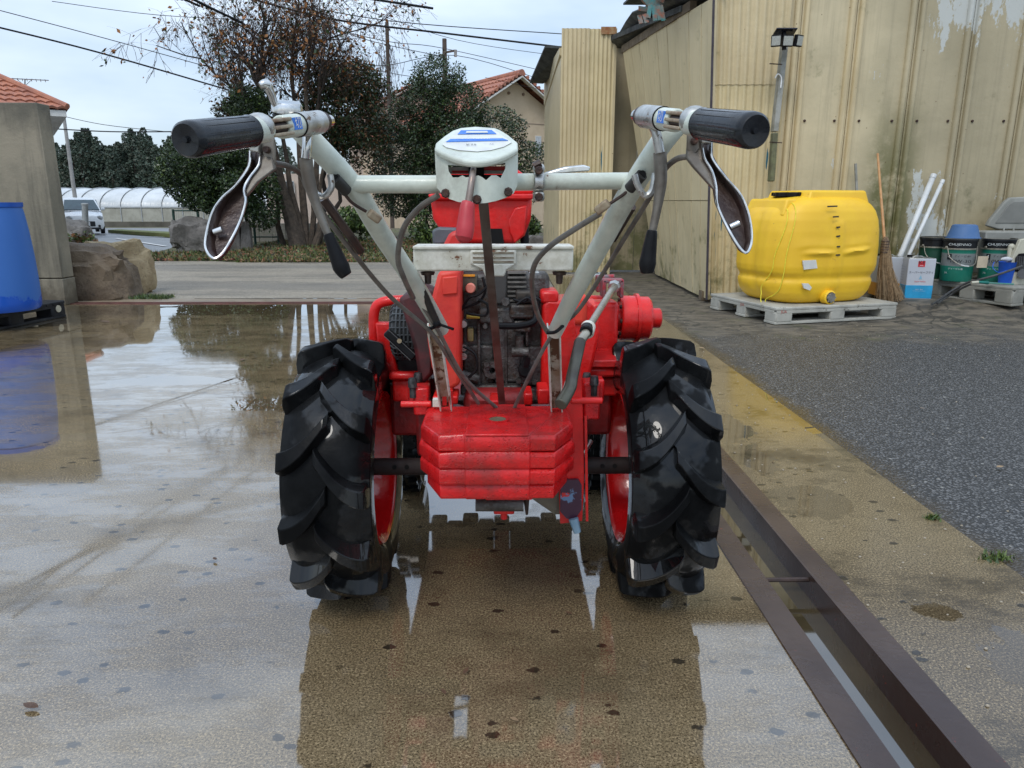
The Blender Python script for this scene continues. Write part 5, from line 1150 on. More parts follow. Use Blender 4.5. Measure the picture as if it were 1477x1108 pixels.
text('SUPER', .012, mat('white_print', (0, 0, 0)), 'lettering', t, ff(-.005, zt * .83), fx, (0, 0, 1), .003, 1.)
text('スーパーセーフティ', .0255, MARK_IN, 'lettering', t, ff(0, zt * .66), fx, (0, 0, 1), .002, .95)
text('▲', .05, mat('pale_blue_print', (.25, .5, .65), None, 9, .5), 'lettering', t, ff(0, zt * .54), fx, (0, 0, 1), .002, .6)
text('Super Safety', .018, mat('logo_red', (0, 0, 0)), 'lettering', t, ff(0, zt * .44), fx, (0, 0, 1), .002, 1.1)
text('NET 18 L\n――――――', .014, LTXT, 'lettering', t, ff(0, zt * .22), fx, (0, 0, 1), .003, 1.3)
fs = r_ @ Vector((0, -1, 0))
text('‐―――――‐\n―――――\n――‐―――\n―――――\n‐――――\n――――‐', .026, mat('grey_print', (0, 0, 0)), 'lettering', t, ff(0, zt * .62, 1), fs, (0, 0, 1), .003, .8)
cg = NT('can_grey_orange'); sx = cg.n('ShaderNodeSeparateXYZ', {'Vector': cg.tc.outputs['Object']}); cg.set(Base_Color=cg.mix(cg.ss(sx.outputs[2], .235, .245), (.62, .27, .02), (.42, .44, .47)), Roughness=.4)
can(1252, 1298, 370, 431, 7.15, 'grey and orange square tin can half hidden behind the broom', cg.m, R(-6))

# ---- broom
br = empty('broom', gr(1280, 430), 'twig broom with a bamboo handle standing against the shed wall, bristles down', 'broom')
BAM = mat('bamboo', (.50, .27, .11), (.40, .20, .08), 14, .45)
BRY = 6.80
a, b = at(1276, 350, BRY), at(1266, 222, 7.38)
hd = MB(); N_ = 9
rr_ = []
pts = [];
for i in range(N_ * 2 + 1):
    t_ = i / (N_ * 2); pts.append(a.lerp(b, t_)); rr_.append(.0125 * (1.12 if i % 2 == 0 else .96) * (1 - .2 * t_))
MB().tube(pts, rr_, 10, 2).build('handle', BAM, br)
TW = mat('twig_brown', (.27, .17, .085), (.14, .085, .04), 40, .8); TW2 = mat('twig_pale', (.36, .25, .14), None, 40, .8)
gb = at(1283, 430, BRY); top = at(1277, 348, BRY)
V = []; 
for i in range(900):
    ang_ = random.uniform(0, 2 * math.pi); q_ = random.random() ** .5; spread = .125 * q_; ln = random.uniform(.82, 1.02)
    s0 = top + Vector((math.cos(ang_) * .030 * q_, math.sin(ang_) * .025 * q_, random.uniform(-.05, .02)))
    bt = Vector((gb.x + .012 + math.cos(ang_) * spread * 1.05, BRY + math.sin(ang_) * spread * .6, .10)); e_ = s0.lerp(bt, ln); e_.z = max(az(e_.x, BRY) + .004, e_.z)
    if random.random() < .4: e_.x += random.uniform(-.02, .02)
    m_ = s0.lerp(e_, .5) + Vector((-(e_.x - s0.x) * .18 + random.uniform(-.006, .006), random.uniform(-.006, .006), 0)); wv = Vector((random.uniform(.0012, .0026), random.uniform(-.001, .001), 0))
    V += [[s0 - wv, s0 + wv, m_ + wv, m_ - wv], [m_ - wv, m_ + wv, e_ + wv * .6, e_ - wv * .6]]
bulk('bristles', np.array([[tuple(p) for p in q] for q in V]), 4, [TW, TW2], br)['kind'] = 'stuff'
MB().lathe([(.028, 0), (.036, .02), (.036, .08), (.030, .13), (.016, .16), (0, .16)], top - Vector((0, 0, .12)), (0, 0, 1), 20).build('binding', mat('binding_wire', (.25, .17, .10), (.12, .08, .05), 60, .7, bump=1.5, bsc=120), br)
for k in range(5): MB().tube([top + Vector((.037 * math.cos(t_), .037 * math.sin(t_), -.10 + .025 * k)) for t_ in [2 * math.pi * i / 14 for i in range(15)]], .003, 5).build('wire_turn', DSTL, br)

# ---- pipes leaning on the wall, behind the tin
PVC = mat('white_pvc', (.66, .67, .66), (.55, .56, .55), 5, .3)
for (p_, q_, r0, lbl) in (((1289, 392), (1347, 252), .026, 'thicker white plastic pipe leaning on the shed wall behind the tin can'), ((1300, 392), (1360, 260), .019, 'thinner white plastic pipe leaning on the shed wall, right of the thicker one')):
    a, b = at(p_[0], p_[1], 7.15), at(q_[0], q_[1], 7.43); a2 = a - (b - a) * .55
    if a2.z < .14: a2 = a - (b - a) * ((a.z - .14) / (b.z - a.z))
    pp_ = empty('plastic_pipe', a2, lbl, 'pipe'); mb = MB().tube([a2, b], r0, 16, cap=False); o = mb.build('tube', PVC, pp_); so = o.modifiers.new('thick', 'SOLIDIFY'); so.thickness = .003
    MB().tube([b - (b - a).normalized() * .04, b], r0 * 1.12, 16).build('socket', PVC, pp_)
sp = MB().bar(at(1238, 330, 7.42), at(1234, 236, 7.44), .03, .02).build('metal_stake', mat('galvanised_grey', (0, 0, 0))); tag(sp, 'short grey metal stake standing against the mossy wall panel, left of the broom', 'stake')

# ---- grey bin lid, hose reel, blue cup, hoses at the right edge
YR = 6.75
gl = empty('grey_bin', (at(1460, 330, 7.1).x, 7.1, .3), 'grey plastic bin with its rounded lid standing open against the wall at the right edge', 'bin')
GB = mat('grey_bin_plastic', (.30, .30, .27), (.22, .22, .195), 4, .55)
lidp = [(1424, 326), (1428, 318), (1450, 291), (1458, 285), (1500, 283), (1545, 284), (1560, 328), (1500, 332), (1440, 331)]
MB().slab([at(x, y, 7.28) for x, y in lidp], (0, .05, .0)).build('open_lid', GB, gl, bevel=.012, seg=3)
MB().slab([at(x, y, 7.272) for x, y in [(1436, 322), (1455, 296), (1462, 291), (1540, 290), (1550, 322)]], (0, .01, .0)).build('lid_recess', mat('grey_bin_inner', (.20, .20, .18), None, 4, .6), gl, bevel=.004)
MB().pbox(1418, 334, 1560, 395, 6.95, .30).build('bin_body', GB, gl, bevel=.012)
for x in (1448, 1462): MB().tube([at(x, 329, 7.2), at(x, 336, 7.05)], .008, 8).build('lid_hinge', GB, gl)
hr = empty('hose_reel', (at(1465, 400, 6.4).x, 6.4, .15), 'cream hose reel with black hose, cut by the right edge of the picture', 'hose reel')
CR = mat('cream_reel_plastic', (.50, .48, .38), (.42, .40, .31), 6, .4)
MB().slab([at(x, y, 6.60) for x, y in [(1452, 418), (1455, 396), (1463, 366), (1472, 346), (1500, 340), (1530, 420)]], (0, .04, 0)).build('reel_frame', CR, hr, bevel=.006)
MB().slab([at(x, y, 6.595) for x, y in [(1463, 392), (1465, 372), (1470, 366), (1496, 364), (1500, 392)]], (0, .02, 0)).build('hose_window', BLK, hr)
for k in range(4): MB().tube([at(1466 + 3 * k, 389, 6.585), at(1467 + 3 * k, 370, 6.585)], .008, 8).build('hose_turn', mat('dark_hose', (.03, .03, .03), (.06, .06, .06), 30, .4), hr)
MB().tube([at(1476, 395, 6.55), at(1476, 395, 6.61)], .045, 20).build('crank_knob', mat('grey_dark_plastic', (.10, .10, .10), None, 9, .5), hr)
MB().tube([at(1457, 357, 6.66), at(1456, 372, 6.66), at(1454, 395, 6.66)], [.02, .022, .02], 12, 4).build('reel_arm', CR, hr)
MB().ball(tuple(at(1459, 356, 6.66)), .028, 12, 8).build('arm_knob', CR, hr)
bc = empty('blue_bucket', (at(1446, 400, 6.42).x, 6.42, .15), 'small bright blue square bucket on the pallet in front of the tagged pail', 'bucket')
BB = mat('bright_blue_plastic', (.012, .11, .62), (.01, .09, .5), 6, .4)
a, b = at(1437, 407, 6.62), at(1461, 407, 6.62); zt_ = at(1446, 378, 6.62).z - .127
MB().lathe([(0, 0), (.052, 0), (.070, zt_ - .152), (.074, zt_ - .15), (.066, zt_ - .154), (.05, .006), (0, .006)], ((a.x + b.x) / 2, 6.62, .279), (0, 0, 1), 24).build('bucket_wall', BB, bc, ang=60)
MB().tube([at(1434, 378, 6.58), at(1432, 386, 6.56), at(1440, 393, 6.54), at(1452, 390, 6.55)], .003, 6, 5).build('bail', BB, bc)
MB().ball(tuple(at(1452, 374, 6.62)), (.055, .03, .022), 10, 7).build('white_rag', mat('white_cloth', (.55, .56, .56), (.4, .4, .42), 20, .8), bc)
HOS = mat('dark_hose', (0, 0, 0))
h1 = MB().tube([at(1474, 384, 6.5), at(1440, 396, 6.48), at(1415, 403, 6.52), at(1395, 408, 6.62), at(1372, 420, 6.66), gr(1350, 436, .13), gr(1344, 439, .13)], .0105, 10, 8).build('black_hose', HOS); tag(h1, 'black hose drooping off the grey pallet onto the ground', 'hose')
h2 = MB().tube([at(1400, 410, 6.5), at(1385, 417, 6.6), at(1368, 427, 6.66), gr(1352, 438, .13)], .0095, 10, 6).build('black_hose', HOS); tag(h2, 'shorter black hose end lying beside the longer one by the grey pallet', 'hose')
nz_ = empty('hose_nozzle', at(1407, 408, 6.5), 'cream and green hose connector lying on the edge of the grey pallet', 'hose connector')
MB().tube([at(1401, 408, 6.5), at(1411, 407, 6.5)], .013, 12).build('cream_sleeve', CR, nz_); MB().tube([at(1411, 407, 6.5), at(1425, 408, 6.51)], [.012, .016], 12).build('green_end', mat('hose_green', (.01, .16, .13), None, 9, .4), nz_)
MB().tube([at(1425, 408, 6.51), at(1440, 409, 6.52), at(1462, 410, 6.52)], .007, 8, 5).build('green_hose', mat('pale_green_hose', (.08, .25, .2), None, 9, .4), nz_)

# ================================================================ LEFT FOREGROUND
CW = NT('old_concrete_wall'); O = CW.tc.outputs['Object']
c = CW.mix(CW.ss(CW.noise(1.6, 6, .65), .35, .65), (.27, .235, .17), (.185, .165, .12))
c = CW.mix(CW.ma('MULTIPLY', CW.ss(CW.noise(1., 5, .6, CW.co((9, 9, .8))), .48, .72), .75), c, (.085, .078, .06))
sx = CW.n('ShaderNodeSeparateXYZ', {'Vector': O})
c = CW.mix(CW.ma('MULTIPLY', CW.ss(CW.ma('ADD', sx.outputs[2], CW.ma('MULTIPLY', CW.noise(2, 5, .7), 1.2)), 2.1, 2.6), .7), c, (.075, .07, .055))
c = CW.mix(CW.ma('MULTIPLY', CW.ss(CW.ma('SUBTRACT', CW.ma('MULTIPLY', CW.noise(4, 5, .7), .6), sx.outputs[2]), .0, .22), .8), c, (.07, .055, .035))
c = CW.mix(CW.ss(CW.vor(3.3), .075, .05), c, (.06, .055, .045))
CW.set(Base_Color=c, Roughness=.8); CW.bump(CW.noise(25, 6, .7), .6, .01)
wl = empty('concrete_wall', (-4.6, 7.45, 0), 'weathered grey concrete retaining wall ending at the left of the yard', 'wall')
a = at(96, 438, 7.36); XWc = a.x; HWc = at(73, 148, 7.36).z
x_ = XWc
for i in range(3):
    x1_ = XWc - 2.4 * i - (.004 if i else 0); x0_ = XWc - 2.4 * (i + 1) + .004
    MB().box(((x0_ + x1_) / 2, 7.36 + .10, .13), (x1_ - x0_, .22, .26)).build('footing_course', CW.m, wl, bevel=.006)
    MB().box(((x0_ + x1_) / 2, 7.36 + .10, (.268 + HWc) / 2), (x1_ - x0_ - .004, .205, HWc - .268)).build('wall_panel', CW.m, wl, bevel=.008)
# black pallet and blue drum
q0, q1 = gr(97, 457), gr(0, 477); u = (q0 - q1).normalized(); 
rzb = math.atan2(u.y, u.x); Wb = 1.1; vb = Vector((-u.y, u.x, 0)); cb = q0 - u * Wb / 2 + vb * Wb / 2; cb.z = 0
bp = empty('pallet', cb, 'black plastic pallet under the blue drum at the left edge', 'pallet'); pallet(bp, cb, rzb, Wb, Wb, .15, BLKPAL)
rb = Matrix.Rotation(rzb, 3, 'Z')
cc = cb + rb @ Vector((Wb / 2, -Wb / 2 + .10, .085)); MB().lathe([(0, .004), (.035, .004), (.038, 0)], cc, rb @ Vector((1, 0, 0)), 20).build('end_plug', mat('cream_plug', (.5, .45, .33), None, 9, .6), bp)
cc = cb + rb @ Vector((Wb / 2 - .09, -Wb / 2, .085)); MB().lathe([(0, .004), (.030, .004), (.032, 0)], cc, rb @ Vector((0, -1, 0)), 20).build('end_plug', mat('cream_plug', (0, 0, 0)), bp)
for k in range(14):
    MB().box(cb + rb @ Vector((-Wb / 2 + .05 + k * .077, -Wb / 2 - .002, .132)), (.045, .006, .018), rb).build('edge_rib', BLKPAL, bp)
DY = 5.98; xr = at(52, 446, DY).x; rD = .295; dz0 = .152
zt_ = at(28, 292, DY).z; HD = zt_ - dz0; dc_ = Vector((xr - rD + .01, DY, dz0))
dp = NT('blue_drum_faded'); sx = dp.n('ShaderNodeSeparateXYZ', {'Vector': dp.tc.outputs['Object']})
k = dp.ss(dp.ma('ADD', sx.outputs[2], dp.ma('ADD', dp.ma('MULTIPLY', dp.ma('SUBTRACT', dp.noise(6, 6, .7), .5), .28), dp.ma('MULTIPLY', sx.outputs[0], .55))), -1.86, -1.83)
dp.set(Base_Color=dp.mix(k, (.003, .075, .42), (.03, .13, .42)), Roughness=dp.mixf(k, .25, .5)); 
dr3 = empty('blue_drum', dc_, 'tall blue plastic drum standing on the black pallet', 'drum')
MB().lathe([(0, 0), (rD * .93, 0), (rD * .985, .02), (rD, .07), (rD, HD * .30), (rD * .985, HD * .5), (rD * .95, HD * .72), (rD * .90, HD * .90), (rD * .87, HD * .955), (0, HD * .955)], dc_, (0, 0, 1), 56).build('drum_body', dp.m, dr3, ang=50)
MB().lathe([(rD * .87, HD * .95), (rD * .90, HD * .96), (rD * .905, HD), (rD * .86, HD), (rD * .86, HD * .965), (0, HD * .965)], dc_, (0, 0, 1), 56).build('drum_lid', BLUEP, dr3)
# boulders
def rock(name, c, dim, m, label, seed, cat='boulder', sub=4, rough=.34, rz=0.):
    bm = bmesh.new(); bmesh.ops.create_icosphere(bm, subdivisions=sub, radius=1); r_ = np.random.default_rng(seed)
    from mathutils import noise as mn
    off = Vector(r_.random(3) * 50)
    for v in bm.verts:
        p = v.co.copy(); q = Vector([math.copysign(abs(t) ** .58, t) for t in p])
        q *= 1 + rough * mn.fractal(p * 1.1 + off, 1., 2., 5) + .07 * mn.noise(p * 4 + off) + .03 * mn.noise(p * 9 + off)
        q = Vector((q.x * dim[0], q.y * dim[1], q.z * dim[2])) / 2; q.z = max(q.z, -dim[2] * .46); v.co = Matrix.Rotation(rz, 3, 'Z') @ q
    me = bpy.data.meshes.new(name); bm.to_mesh(me); bm.free(); me.materials.append(m); me.shade_smooth(); me.set_sharp_from_angle(angle=R(28)); o = bpy.data.objects.new(name, me); col.objects.link(o); o.location = c
    return tag(o, label, cat)
def rockmat(name, a_, b_, d_, sc_=4):
    s = NT(name); c = s.mix(s.ss(s.noise(sc_, 6, .7), .38, .62), a_, b_); c = s.mix(s.ss(s.noise(sc_ * 5, 5, .75), .55, .72), c, d_); s.set(Base_Color=c, Roughness=.75); s.bump(s.noise(sc_ * 4, 8, .75), 1., .03); return s.m
RK1 = rockmat('brown_boulder', (.12, .085, .055), (.19, .14, .09), (.055, .04, .03)); RK2 = rockmat('ochre_boulder', (.40, .31, .18), (.30, .22, .12), (.14, .10, .06)); RK3 = rockmat('grey_boulder', (.13, .12, .105), (.22, .20, .18), (.05, .045, .04))
a = gr(148, 428); rock('boulder', (a.x - .1, 8.0, .20), (.92, .7, .66), RK1, 'brown wet boulder at the end of the concrete wall', 3, rz=.2)
a = gr(180, 424); rock('boulder', (a.x - .08, 8.35, .22), (.44, .8, .66), RK2, 'ochre yellow boulder leaning behind the brown boulder', 11, rz=-.3)
p = at(103, 340, 9.6); rock('boulder', (p.x, 9.6, p.z - .15), (.5, .5, .6), RK3, 'small dark grey rock behind the concrete wall end', 5)
# steel bollard
pz = gpt(122, 352); p = at(122, 348, 15.5); tp_ = at(122, 293, 15.5)
bo = empty('bollard', (p.x, 15.5, gz(15.5)), 'grey steel bollard post behind the boulders', 'bollard')
MB().tube([(p.x, 15.5, gz(15.5)), (tp_.x, 15.5, tp_.z - .05)], .058, 20).build('post', mat('galvanised_post', (.34, .35, .34), (.26, .27, .26), 8, .4, metal=.3), bo)
MB().lathe([(0, .05), (.05, .05), (.066, .035), (.066, 0), (0, 0)], (tp_.x, 15.5, tp_.z - .05), (0, 0, 1), 20).build('cap', mat('galvanised_post', (0, 0, 0)), bo)

# ================================================================ BACKGROUND
# ---- white car
def car():
    Y = 30.5; g = gz(Y); px0 = at(124, 330, Y).x
    root = empty('parked_car', (px0, Y, g), 'small white car parked facing the yard beyond the concrete wall', 'car'); rz = R(33)
    rt = Matrix.Rotation(rz, 3, 'Z')
    def L(x, y, z): return Vector((px0, Y, g)) + rt @ Vector((x, y, z))
    WC = mat('white_car_paint', (.74, .75, .75), (.73, .74, .74), 4, .2, coat=.5); GLS = mat('car_glass', (.03, .05, .06), (.05, .09, .10), 2, .08); DK = mat('car_dark_trim', (.015, .015, .017), None, 9, .4)
    # body lofted front (y=0) to back (y=3.4): rings of (half width, z) with 10 points
    st = [(0, .60, .22, .58), (.06, .68, .20, .72), (.5, .735, .19, .88), (.95, .74, .19, .94), (3.0, .74, .20, .96), (3.35, .70, .22, .92), (3.42, .62, .28, .75)]
    mb = MB(); n = 12
    for (y, hw, zb_, zt_) in st:
        prof = [(-hw * .9, zb_), (-hw, zb_ + .12), (-hw, zb_ + (zt_ - zb_) * .6), (-hw * .95, zt_ - .05), (-hw * .82, zt_), (-hw * .3, zt_ + .025), (hw * .3, zt_ + .025), (hw * .82, zt_), (hw * .95, zt_ - .05), (hw, zb_ + (zt_ - zb_) * .6), (hw, zb_ + .12), (hw * .9, zb_)]
        mb.v += [tuple(L(x, y, z)) for x, z in prof]
    for i in range(len(st) - 1):
        for k in range(n): mb.f.append((i * n + k, i * n + (k + 1) % n, (i + 1) * n + (k + 1) % n, (i + 1) * n + k))
    mb.f += [tuple(range(n))[::-1], tuple((len(st) - 1) * n + k for k in range(n))]
    bd = mb.build('body', WC, root, bevel=.02)
    mb = MB(); st = [(.62, .69, .90, .70, .93), (1.42, .60, 1.36, .60, 1.38), (1.9, .57, 1.44, .58, 1.47), (2.7, .58, 1.43, .6, 1.46), (3.2, .62, 1.2, .62, 1.2), (3.36, .66, .93, .66, .93)]
    lo = [(-.70, y_, .92) for y_ in (.85, 1.35, 1.8, 2.7, 3.2, 3.36)]
    for i, (y, hw, z, _, _) in enumerate(st): mb.v += [tuple(L(*p)) for p in ((-.70, y, .86), (-hw, y, z), (-hw * .6, y, z + .03), (hw * .6, y, z + .03), (hw, y, z), (.70, y, .86))]
    for i in range(5):
        for k in range(5): mb.f.append((i * 6 + k, i * 6 + k + 1, (i + 1) * 6 + k + 1, (i + 1) * 6 + k))
    mb.build('cabin', WC, root, bevel=.07, seg=4)
    MB().slab([L(-.64, .68, .955), L(.64, .68, .955), L(.53, 1.36, 1.345), L(-.53, 1.36, 1.345)], (0, -.03, .03)).build('windscreen', GLS, root)
    for s_ in (-1, 1):
        MB().slab([L(s_ * .675, 1.2, .97), L(s_ * .655, 2.8, .97), L(s_ * .60, 2.6, 1.38), L(s_ * .605, 1.55, 1.38)], rt @ Vector((s_ * .02, 0, 0))).build('side_window', GLS, root)
        w_ = MB().lathe([(0, -.08), (.2, -.08), (.27, -.07), (.275, .07), (.2, .08), (0, .08)], L(s_ * .64, .55, .275), rt @ Vector((1, 0, 0)), 24).build('wheel', DK, root)
        MB().lathe([(0, -.08), (.2, -.08), (.27, -.07), (.275, .07), (.2, .08), (0, .08)], L(s_ * .64, 2.85, .275), rt @ Vector((1, 0, 0)), 24).build('wheel', DK, root)
        MB().ball(tuple(L(s_ * .54, .06, .66)), (.14, .07, .09), 14, 8).build('headlight', mat('headlight_glass', (.45, .47, .48), None, 9, .1), root)
        MB().ball(tuple(L(s_ * .80, 1.15, 1.0)), (.09, .06, .07), 10, 7).build('mirror', WC, root)
        MB().tube([L(s_ * .5, -.01, .33), L(s_ * .5, .03, .33)], .05, 12).build('fog_lamp', DK, root)
    gr_ = MB().box(L(0, -.005, .42), (.72, .03, .20), rt).build('grille', DK, root, bevel=.03)
    MB().box(L(0, -.03, .42), (.34, .012, .165), rt).build('licence_plate', WC, root)
    MB().box(L(0, .02, .24), (1.1, .05, .07), rt).build('lower_intake', DK, root)
car()

# ---- greenhouse
Yg = 52.; gg_ = gz(Yg)
gh = empty('greenhouse', (-22, Yg, gg_), 'long white plastic film greenhouse with rounded roof beyond the parking lot', 'greenhouse')
FILM = NT('greenhouse_film'); c = FILM.mix(FILM.ss(FILM.noise(.5, 4, .6, FILM.co((1, 1, 2))), .35, .65), (.58, .60, .60), (.44, .46, .46)); FILM.set(Base_Color=c, Roughness=.3); FILM.bump(FILM.noise(1.5, 3, .5, FILM.co((5, 1, .4))), .3, .1)
SKIRT = mat('greenhouse_skirt_film', (.40, .39, .33), (.30, .29, .24), 1.5, .5)
XG0, XG1 = -60., at(470, 300, Yg).x; zt = at(180, 270, Yg).z; zm = at(180, 299, Yg).z; depth = 7.
def arc(x):
    pr = [(Yg, zm)]; 
    for i in range(1, 9):
        a_ = math.pi / 2 * i / 8; pr.append((Yg + depth / 2 * (1 - math.cos(a_)), zm + (zt - zm) * math.sin(a_)))
    for i in range(1, 9):
        a_ = math.pi / 2 * (1 - i / 8); pr.append((Yg + depth - depth / 2 * (1 - math.cos(a_)), zm + (zt - zm) * math.sin(a_)))
    return [(x, y, z) for y, z in pr]
nb = 34
for i in range(nb):
    x0 = XG0 + (XG1 - XG0) * i / nb; x1 = XG0 + (XG1 - XG0) * (i + 1) / nb
    mb = MB(); A0, A1 = arc(x0 + .03), arc(x1 - .03); n = len(A0); Am = [((a[0] + b[0]) / 2, a[1] + .03, a[2] - .05) for a, b in zip(A0, A1)]; mb.v += A0 + Am + A1
    for k in range(n - 1): mb.f += [(k, k + 1, n + k + 1, n + k), (n + k, n + k + 1, 2 * n + k + 1, 2 * n + k)]
    mb.build('film_panel', FILM.m, gh)
    MB().box(((x0 + x1) / 2, Yg + .02, (zm + gg_ + .35) / 2), (x1 - x0 - .06, .04, zm - gg_ - .35)).build('skirt_panel', SKIRT, gh, smooth=False)
    if x1 > -34: MB().tube([(p[0], p[1] - .03, p[2] + .04) for p in arc(x0)], .020, 5).build('hoop', mat('hoop_grey', (.42, .44, .45), None, 9, .5), gh); MB().tube([(x0, Yg - .03, gg_ + .2), (x0, Yg - .03, zm)], .03, 5).build('hoop_leg', mat('hoop_grey', (0, 0, 0)), gh)
MB().box(((XG0 + XG1) / 2, Yg - .02, zm), (XG1 - XG0, .06, .08)).build('rail', mat('hoop_grey', (0, 0, 0)), gh)
MB().box(((XG0 + XG1) / 2, Yg - .05, gg_ + .16), (XG1 - XG0, .2, .36)).build('dark_base', mat('dark_base', (.07, .065, .05), (.12, .11, .09), 1, .8), gh)

# ---- leaves
def leafmat(name, cs, ro=.5):
    s = NT(name); v = s.n('ShaderNodeTexWhiteNoise', {'Vector': s.n('ShaderNodeVectorMath', {0: s.tc.outputs['Object'], 1: (7, 7, 7)}, operation='MULTIPLY').outputs[0]})
    c = s.mix(s.ss(s.noise(2.5, 4, .7), .35, .65), cs[0], cs[1]); c = s.mix(s.ss(s.noise(14, 2), .62, .7), c, cs[2]); s.set(Base_Color=c, Roughness=ro)
    s.p.inputs['Subsurface Weight'].default_value = 0; return s.m
LG = leafmat('evergreen_leaf', ((.030, .056, .019), (.052, .085, .028), (.10, .14, .04)), .35)
LG2 = leafmat('evergreen_leaf_dark', ((.016, .032, .013), (.030, .050, .02), (.055, .08, .025)), .45)
LG3 = leafmat('light_green_leaf', ((.07, .11, .025), (.10, .15, .03), (.16, .18, .04)), .5)
LBR = leafmat('brown_leaf', ((.13, .065, .028), (.19, .085, .03), (.28, .12, .03)), .6); LOR = leafmat('orange_leaf', ((.32, .13, .025), (.26, .09, .02), (.42, .22, .04)), .5)
BARK = mat('grey_brown_bark', (.12, .09, .065), (.065, .05, .038), 9, .85, bump=1.5, bsc=25, dist=.02); BARKD = mat('dark_bark', (.05, .038, .03), (.03, .024, .02), 9, .9)
def crown_points(blobs, n, thick=.5):
    """points in the outer part of a set of ellipsoids, with noise-carved gaps"""
    from mathutils import noise as mn
    P = []; vol = np.array([b[3] * b[4] * b[5] for b in blobs]) ** .67; vol /= vol.sum()
    for b, v in zip(blobs, vol):
        k = int(n * v); d = rng.normal(size=(k, 3)); d /= np.linalg.norm(d, axis=1)[:, None]
        r_ = 1 - thick * rng.random(k) ** 1.6
        # lumpy surface
        lum = np.array([mn.fractal(Vector(q * 2.3 + np.array(b[:3])), 1., 2., 4) for q in d[::1]]) if k < 60000 else 0
        r_ = r_ * (1 + .22 * lum)
        P.append(np.array(b[:3]) + d * r_[:, None] * np.array(b[3:6]))
    P = np.concatenate(P)
    keep = np.array([mn.noise(Vector(p * 2.2)) > -.28 for p in P]); return P[keep]
def limb(mb, a, b, r0, r1, seg=4, jit=.08):
    a, b = Vector(a), Vector(b); pts = [a]; L_ = (b - a).length
    for i in range(1, seg): pts.append(a.lerp(b, i / seg) + Vector(rng.normal(size=3)) * jit * L_ * .5)
    pts.append(b); mb.tube(pts, [r0 + (r1 - r0) * i / seg for i in range(seg + 1)], 8, 2); return pts
TWL = mat('dry_vine_brown', (.10, .065, .035), (.06, .04, .025), 9, .8)
# big half-bare tree
YT = 16.5
bt = empty('bare_tree', (at(415, 345, YT).x, YT, vz(0, YT)), 'tall half bare tree with several trunks and sparse orange leaves, behind the left handlebar', 'tree')
mb = MB(); TWG = []
base = at(418, 348, YT); base.z = .02
tips = []
for (bx_, by_, tx, ty, r0) in ((428, 347, 385, 180, .17), (440, 346, 430, 170, .10), (452, 345, 452, 175, .085), (436, 347, 405, 185, .08), (410, 346, 392, 230, .07), (460, 345, 470, 200, .05), (447, 345, 440, 120, .07)):
    a, b = at(bx_, by_, YT + random.uniform(-.3, .3)), at(tx, ty, YT + random.uniform(-.5, .5)); a.z = .02
    limb(mb, a, b, r0, r0 * .5, 4, .05); tips.append((b, (b - a).normalized(), r0 * .5))
mb.build('trunk', BARK, bt)
mb = MB(); twV = []; leafP = []
def grow(p, d, L_, r, lvl):
    k = 3 if lvl < 3 else 2; pts = [p]; dd = d.copy()
    for i in range(k):
        dd = (dd + Vector(rng.normal(size=3)) * .16 + Vector((0, 0, .05 if lvl < 3 else -.16))).normalized(); pts.append(pts[-1] + dd * L_ / k)
    if lvl < 3: mb.tube(pts, [r * (1 - .4 * i / k) for i in range(k + 1)], 5, cap=False)
    else:
        for i in range(k):
            a, b = np.array(pts[i]), np.array(pts[i + 1]); w_ = max(r, .0045); o1 = np.array([w_, 0, 0]); o2 = np.array([0, w_, 0])
            twV.append([a - o1, a + o1, b + o1 * .7, b - o1 * .7]); twV.append([a - o2, a + o2, b + o2 * .7, b - o2 * .7])
    if lvl >= 4:
        for q in pts[1:]:
            if rng.random() < .55: leafP.append(tuple(q + Vector(rng.normal(size=3)) * .05))
    if lvl == 5: return
    nb_ = [4, 4, 4, 4, 3][lvl]
    for j in range(nb_):
        q = pts[1 + int(rng.integers(0, k))]; nd = (dd + Vector(rng.normal(size=3)) * (.42 if lvl < 2 else .6)); nd.normalize()
        if nd.z < -.1 and lvl < 3: nd.z *= -.6
        grow(q, nd, L_ * random.uniform(.62, .86), r * .55, lvl + 1)
for (b, d, r) in tips[:4] + tips[6:]:
    d = (d + Vector((random.uniform(-.25, .25), random.uniform(-.15, .15), .3))).normalized(); grow(b, d, 1.15, r, 0)
a = at(395, 190, YT); grow(a, Vector((-.75, 0, .75)).normalized(), 1.25, .05, 0)
a = at(440, 150, YT); grow(a, Vector((.30, 0, .9)).normalized(), 1.2, .04, 0)
mb.build('branches', BARKD, bt)
TWM = mat('twig_dark', (.075, .05, .038), (.05, .035, .028), 9, .9)
bulk('twigs', np.array(twV), 4, TWM, bt)['kind'] = 'stuff'
LP_ = np.array(leafP); cx_ = at(415, 90, YT).x
ci = np.where(rng.random(len(LP_)) < .35, 0, np.where(rng.random(len(LP_)) < .5, 1, 2)); 
LP_ = LP_[rng.random(len(LP_)) < .5]; ci = np.where(rng.random(len(LP_)) < .4, 0, np.where(rng.random(len(LP_)) < .6, 1, 2))
bulk('leaves', leafquads(LP_, .042), 4, [LOR, LBR, LG], bt, ci)['kind'] = 'stuff'
def px_blob(px, py, Y, wpx, hpx, dpt=None):
    c = at(px, py, Y); s_ = Y / F; return (c.x, c.y, c.z, wpx * s_ / 2, (dpt or wpx * s_ / 2), hpx * s_ / 2)
